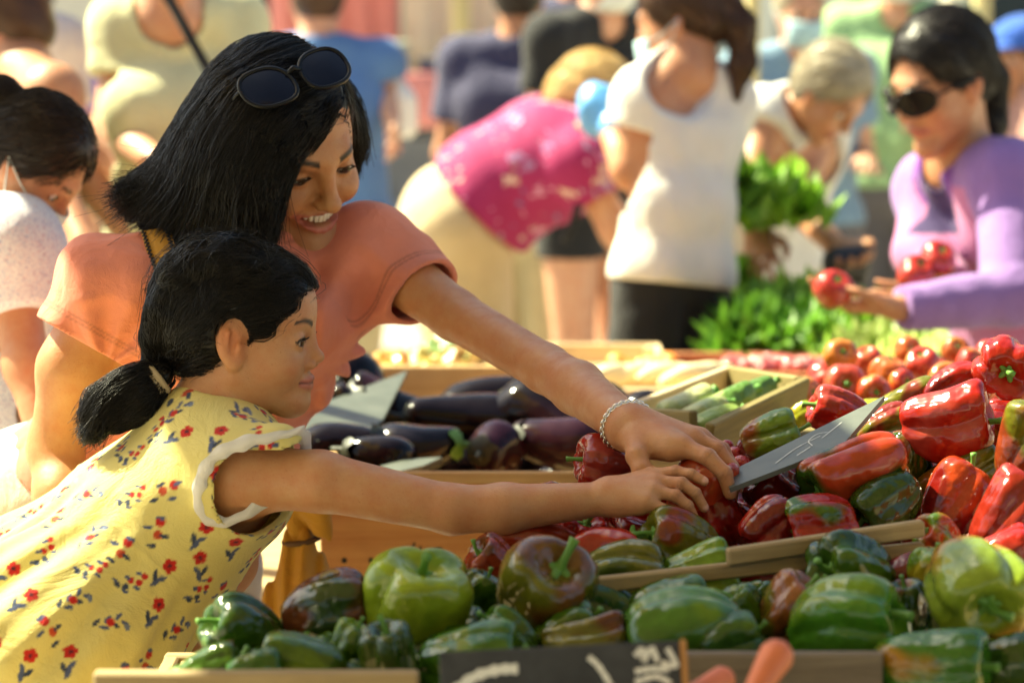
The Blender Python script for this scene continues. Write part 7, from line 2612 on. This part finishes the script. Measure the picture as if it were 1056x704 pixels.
# ------------------------------------------------------------------ place, light, camera
def build_place():
    m, nt, b = new_mat('pale_paving')
    n1 = noise(nt, 1.2, 5); n2 = noise(nt, 40, 4)
    c = mix_col(nt, n1, (0.40, 0.36, 0.30), (0.52, 0.47, 0.40))
    c = mix_col(nt, ramp(nt, n2, [(0.4, 0.0), (0.7, 0.35)]), c, (0.30, 0.27, 0.23))
    br = N(nt, 'ShaderNodeTexBrick'); br.inputs['Scale'].default_value = 1.0
    br.inputs['Color1'].default_value = (1, 1, 1, 1); br.inputs['Color2'].default_value = (0.92, 0.92, 0.92, 1); br.inputs['Mortar'].default_value = (0.6, 0.58, 0.55, 1)
    br.inputs['Mortar Size'].default_value = 0.008; br.inputs['Brick Width'].default_value = 0.6; br.inputs['Row Height'].default_value = 0.4
    tc = N(nt, 'ShaderNodeTexCoord'); nt.links.new(tc.outputs['Object'], br.inputs['Vector'])
    nt.links.new(mix_col(nt, 1.0, c, br.outputs['Color'], 'MULTIPLY'), b.inputs['Base Color'])
    b.inputs['Roughness'].default_value = 0.85
    g = MB(); g.add([(-60, -40, 0), (60, -40, 0), (60, 120, 0), (-60, 120, 0)], [(0, 1, 2, 3)])
    tag(g.build('ground', m), None, None, None, 'structure')

    # far side of the square: shop fronts
    CREAM = mat_plain('cream_render', (0.74, 0.68, 0.54), 0.9, vary=0.1, vscale=2)
    GREYG = mat_plain('grey_green_shutter', (0.26, 0.30, 0.27), 0.6)
    GLASS = mat_plain('shop_glass', (0.03, 0.04, 0.045), 0.05, coat=0.5)
    STONE = mat_plain('stone_plinth', (0.36, 0.32, 0.26), 0.9, vary=0.2, vscale=6)

    def shop(label, x0, x1, y, h, wall, openings):
        root = empty('shop_building', ((x0 + x1) / 2, y, 0), label, 'building')
        xs = sorted(openings)
        prev = x0
        w = MB()
        for (a, b2, z0, z1) in xs:
            w.box(((prev + a) / 2, y + 0.2, h / 2), ((a - prev) / 2, 0.2, h / 2))
            w.box(((a + b2) / 2, y + 0.2, (z1 + h) / 2), ((b2 - a) / 2, 0.2, (h - z1) / 2))
            if z0 > 0.02:
                w.box(((a + b2) / 2, y + 0.2, z0 / 2), ((b2 - a) / 2, 0.2, z0 / 2))
            prev = b2
        w.box(((prev + x1) / 2, y + 0.2, h / 2), ((x1 - prev) / 2, 0.2, h / 2))
        w.build('wall', wall, root)
        for (a, b2, z0, z1) in xs:
            f = MB()
            for x in (a + 0.04, b2 - 0.04):
                f.box((x, y + 0.12, (z0 + z1) / 2), (0.04, 0.05, (z1 - z0) / 2))
            f.box(((a + b2) / 2, y + 0.12, z1 - 0.04), ((b2 - a) / 2 - 0.085, 0.05, 0.04))
            f.box(((a + b2) / 2, y + 0.12, z0 + 0.04), ((b2 - a) / 2 - 0.085, 0.05, 0.04))
            fo = f.build('window' if z0 > 0.1 else 'door', GREYG, root)
            MB().box(((a + b2) / 2, y + 0.15, (z0 + z1) / 2), ((b2 - a) / 2 - 0.09, 0.01, (z1 - z0) / 2 - 0.09)).build('pane', GLASS, fo)
        MB().box(((x0 + x1) / 2, y - 0.03, 0.25), ((x1 - x0) / 2 - 0.01, 0.026, 0.25)).build('plinth', STONE, root)
        MB().box(((x0 + x1) / 2, y - 0.1, h + 0.11), ((x1 - x0) / 2 + 0.1, 0.35, 0.1), None, 0.02).build('cornice', STONE, root)
    shop('cream rendered shop front across the square behind the red stall', -9, 0.2, 19, 6.5, CREAM, [(-7.6, -6.2, 0.6, 2.6), (-5, -3.8, 0, 2.4), (-2.9, -1.5, 0.6, 2.6), (-0.9, -0.1, 0, 2.4)])
    shop('pale shop front with grey green shutters behind the man in the greyish blue shirt', 0.22, 9, 18, 6.0, mat_plain('pale_green_render', (0.68, 0.69, 0.58), 0.9, vary=0.1, vscale=2),
         [(0.8, 1.6, 0.5, 2.5), (1.95, 2.25, 0, 2.4), (2.5, 2.8, 0.5, 2.4), (3.3, 4.4, 0.5, 2.5), (5.2, 6.2, 0, 2.4)])

    # stall with red cloths, boxes and a pole
    RC_ = mat_cloth('red_stall_cloth', (0.60, 0.07, 0.09), 0.85)
    PK = mat_cloth('pink_stall_cloth', (0.68, 0.26, 0.24), 0.85)
    DK = mat_plain('navy_box', (0.04, 0.06, 0.13), 0.7)
    PALEG = mat_plain('pale_green_box', (0.40, 0.50, 0.42), 0.7)
    GOLD = mat_plain('yellow_painted_pole', (0.55, 0.45, 0.20), 0.6)

    def cloth_panel(name, a, b_, z0, z1, mat, parent, amp=0.03):
        n = 28
        V, Fc = [], []
        a, b_ = np.array(a, float), np.array(b_, float)
        d = b_ - a; nn = nrm(np.array([-d[1], d[0], 0]))
        for i in range(n + 1):
            t = i / n
            for k, z in enumerate(np.linspace(z0, z1, 5)):
                o = amp * math.sin(t * 31 + 0.6 * k) * (1 - 0.2 * k)
                V.append((*(a[:2] + d[:2] * t + nn[:2] * o), z))
        for i in range(n):
            for k in range(4):
                Fc.append((i * 5 + k, (i + 1) * 5 + k, (i + 1) * 5 + k + 1, i * 5 + k + 1))
        o = link_mesh(name, V, Fc, mat, parent, True)
        sd = o.modifiers.new('thick', 'SOLIDIFY'); sd.thickness = 0.006
        return o
    cx = at(430, 60, 11)[0]
    st = empty('market_stall', (cx, 11.2, 0), 'red and pink draped market stall behind the blue T-shirt', 'stall')
    MB().box((cx, 11.4, 1.04), (0.75, 0.45, 0.02), None, 0.004).build('counter', M_WOODG, st)
    cloth_panel('front_cloth', (cx - 0.75, 10.93, 0), (cx + 0.75, 10.93, 0), 0.97, 1.22, PK, st)
    cloth_panel('back_cloth', (cx - 0.75, 11.9, 0), (cx - 0.12, 11.9, 0), 0.8, 2.2, PK, st)
    cloth_panel('back_cloth', (cx - 0.10, 11.92, 0), (cx + 0.75, 11.92, 0), 1.1, 2.2, mat_cloth('bleached_stall_cloth', (0.74, 0.68, 0.56)), st)
    for x in (cx - 0.70, cx + 0.70):
        for y in (11.0, 11.8):
            MB().box((x, y, 0.51), (0.025, 0.025, 0.508)).build('leg', M_WOODG, st)
    for x in (cx - 0.76, cx + 0.20):
        MB().tube([(x, 11.0, 0), (x, 11.0, 2.4)], 0.045, 12).build('post', GOLD, st, True)
    cloth_panel('awning', (cx - 0.9, 10.7, 0), (cx + 0.9, 10.7, 0), 2.1, 2.4, RC_, st)
    V = [(cx - 0.9, 10.7, 2.41), (cx + 0.9, 10.7, 2.41), (cx + 0.9, 12.1, 2.8), (cx - 0.9, 12.1, 2.8)]
    o = link_mesh('roof_cloth', V, [(0, 1, 2, 3)], RC_, st, False); o.modifiers.new('thick', 'SOLIDIFY').thickness = 0.01
    for i, (dx, z, w, h, mt, lab) in enumerate(((-0.18, 1.06, 0.13, 0.28, PALEG, 'pale green box on the red draped stall'), (0.10, 1.06, 0.10, 0.2, DK, 'navy box on the red draped stall'), (-0.45, 1.06, 0.10, 0.18, DK, 'dark navy box at the outer end of the red stall'))):
        m_ = MB().box((cx + dx, 11.3, z + h / 2 + 0.001), (w, 0.12, h / 2), None, 0.008).box((cx + dx, 11.3, z + h + 0.008), (w + 0.006, 0.126, 0.006), None, 0.002)
        tag(centre_origin(m_.build('box', mt)), lab, 'box')
    # more poles and a second stall to the far side
    for i, (px, d, r, mt, lab) in enumerate(((776, 6.9, 0.022, GOLD, 'thin pale pole between the white top and the greyish blue shirt'), (1012, 9.0, 0.035, GOLD, 'yellowish pole above the woman in lilac'),
                                             (984, 9.5, 0.05, CREAM, 'thick cream pole behind the woman in lilac'))):
        p = at(px, 20, d)
        m_ = MB().tube([(p[0], p[1], 0.0), (p[0], p[1], 2.6)], r, 14).tube([(p[0], p[1], 0.0), (p[0], p[1], 0.05)], r * 4, 18)
        tag(centre_origin(m_.build('parasol_pole', mt, None, True)), lab, 'pole')
    # stall with pale boxes at the far right
    x0 = at(1010, 60, 10)[0]
    t2 = empty('market_stall', (x0, 10.3, 0), 'pale stall table stacked with crates behind the blue cap', 'stall')
    MB().box((x0 + 0.3, 10.3, 0.85), (0.9, 0.4, 0.02), None, 0.004).build('counter', M_WOOD, t2)
    cloth_panel('front_cloth', (x0 - 0.6, 9.88, 0), (x0 + 1.2, 9.88, 0), 0.1, 0.88, mat_cloth('cream_stall_cloth', (0.66, 0.60, 0.48)), t2)
    for i in range(4):
        m_ = MB()
        zz = 0.875 + 0.2 * (i % 2)
        xx = x0 - 0.25 + 0.5 * (i // 2)
        for z in (0.03, 0.09, 0.15):
            m_.box((xx, 10.1, zz + z), (0.22, 0.008, 0.024)); m_.box((xx, 10.5, zz + z), (0.22, 0.008, 0.024))
            m_.box((xx - 0.215, 10.3, zz + z), (0.006, 0.19, 0.024)); m_.box((xx + 0.215, 10.3, zz + z), (0.006, 0.19, 0.024))
        m_.box((xx, 10.3, zz + 0.004), (0.208, 0.19, 0.004))
        tag(centre_origin(m_.build('wooden_crate', M_WOOD)), 'slatted crate stacked on the pale stall behind the blue cap', 'crate', 'crates on the pale stall')

    # two out-of-view cloth canopies added to shade the pair and block overhead sky
    def canopy_cloth(name, c1, c2, f):
        mc, nt, b = new_mat(name)
        b.inputs['Base Color'].default_value = (*c1, 1); b.inputs['Roughness'].default_value = 0.9
        t = N(nt, 'ShaderNodeBsdfTranslucent'); t.inputs[0].default_value = (*c2, 1)
        ms = N(nt, 'ShaderNodeMixShader'); ms.inputs[0].default_value = f
        nt.links.new(b.outputs[0], ms.inputs[1]); nt.links.new(t.outputs[0], ms.inputs[2])
        nt.links.new(ms.outputs[0], nt.nodes['Material Output'].inputs[0])
        return mc
    mc1 = canopy_cloth('ochre_canopy_cloth', (0.62, 0.46, 0.22), (0.80, 0.58, 0.28), 0.22)
    mc2 = canopy_cloth('tan_canopy_cloth', (0.34, 0.27, 0.16), (0.5, 0.4, 0.2), 0.04)
    for (X0, X1, Y0, Y1), Z, mc, lab in ((SHADE_CANOPY, 2.42, mc1, 'unseen ochre cloth canopy on four posts placed to shade the woman and child'), (SKY_BLOCKER, 2.30, mc2, 'unseen wide tan cloth canopy added above the viewer to block sky light')):
        ca = empty('added_canopy', ((X0 + X1) / 2, (Y0 + Y1) / 2, 0), lab, 'canopy')
        nx, ny = 24, 20
        V, Fc = [], []
        for i in range(nx + 1):
            for k in range(ny + 1):
                u, v = i / nx, k / ny
                V.append((X0 + (X1 - X0) * u, Y0 + (Y1 - Y0) * v, Z + 0.3 * math.sin(math.pi * v) ** 0.8 - 0.06 * math.sin(math.pi * u) * math.sin(math.pi * v)))
        for i in range(nx):
            for k in range(ny):
                a = i * (ny + 1) + k
                Fc.append((a, a + ny + 1, a + ny + 2, a + 1))
        link_mesh('cloth', V, Fc, mc, ca, True)
        for x in (X0 + 0.02, X1 - 0.02):
            for y in (Y0 + 0.02, Y1 - 0.02):
                MB().tube([(x, y, 0), (x, y, Z + 0.01)], 0.022, 10).build('post', M_WOODG, ca, True)


def build_light():
    w = bpy.data.worlds.new('World'); SC.world = w; w.use_nodes = True
    nt = w.node_tree
    sky = nt.nodes.new('ShaderNodeTexSky'); sky.sky_type = 'NISHITA'; sky.sun_disc = False
    sky.sun_elevation = R(SUN_EL)
    sky.sun_rotation = R(SUN_AZ)
    sky.air_density = 1.0; sky.dust_density = 3.0; sky.ozone_density = 0.6
    bg = nt.nodes['Background']
    nt.links.new(sky.outputs[0], bg.inputs[0]); bg.inputs[1].default_value = SKY_STR
    l = bpy.data.lights.new('sun', 'SUN'); l.energy = SUN_STR; l.angle = R(0.53); l.color = (1.0, 0.89, 0.62)
    o = bpy.data.objects.new('sun', l); COL.objects.link(o)
    s = Vector((math.sin(R(SUN_AZ)) * math.cos(R(SUN_EL)), math.cos(R(SUN_AZ)) * math.cos(R(SUN_EL)), math.sin(R(SUN_EL))))
    o.rotation_euler = s.to_track_quat('Z', 'Y').to_euler()
    o.location = s * 20


def build_camera():
    cam = bpy.data.cameras.new('camera'); co = bpy.data.objects.new('camera', cam); COL.objects.link(co)
    co.location = CAM; co.rotation_euler = (math.pi / 2 - PITCH, 0, 0)
    cam.sensor_width = 36; cam.lens = FPX * 36 / 1056
    cam.clip_start = 0.05; cam.clip_end = 500
    cam.dof.use_dof = True; cam.dof.focus_distance = 2.53; cam.dof.aperture_fstop = 3.8; cam.dof.aperture_blades = 9
    SC.camera = co
    SC.render.resolution_x, SC.render.resolution_y = 1024, 682
    vs = SC.view_settings
    vs.view_transform = 'Standard'; vs.look = 'None'; vs.exposure = EXPO; vs.gamma = 1.0; vs.use_curve_mapping = False
    vs.use_white_balance = True; vs.white_balance_temperature = 6450; vs.white_balance_tint = 0
    cy = SC.cycles
    cy.use_denoising = True
    cy.max_bounces = 8; cy.diffuse_bounces = 4; cy.glossy_bounces = 3; cy.transmission_bounces = 4; cy.sample_clamp_indirect = 6


SUN_AZ, SUN_EL, SUN_STR, SKY_STR, EXPO = -62, 50, 5.0, 0.055, 2.1
SHADE_CANOPY = (-1.54, -0.84, 1.7, 3.68)  # narrow unseen strip, placed so its shadow falls on woman and child
SKY_BLOCKER = (-3.6, 3.4, -3.6, 2.1)  # unseen cover added overhead to cut sky fill and reflections
import time as _time
_t = _time.time()


def _lap(n):
    global _t
    print('LAP', n, round(_time.time() - _t, 1)); _t = _time.time()


WM = build_woman(); _lap('woman')
build_girl(); _lap('girl')
build_sunglasses(WM); build_bracelet(WM); build_bag(WM)
build_peppers(); _lap('peppers')
build_front_stall(); build_slates(); build_eggplants(); _td = build_tomatoes(); build_greens(); build_back_crates(_td); _lap('produce')
build_people(); _lap('people')
build_place(); build_light(); build_camera(); _lap('place')
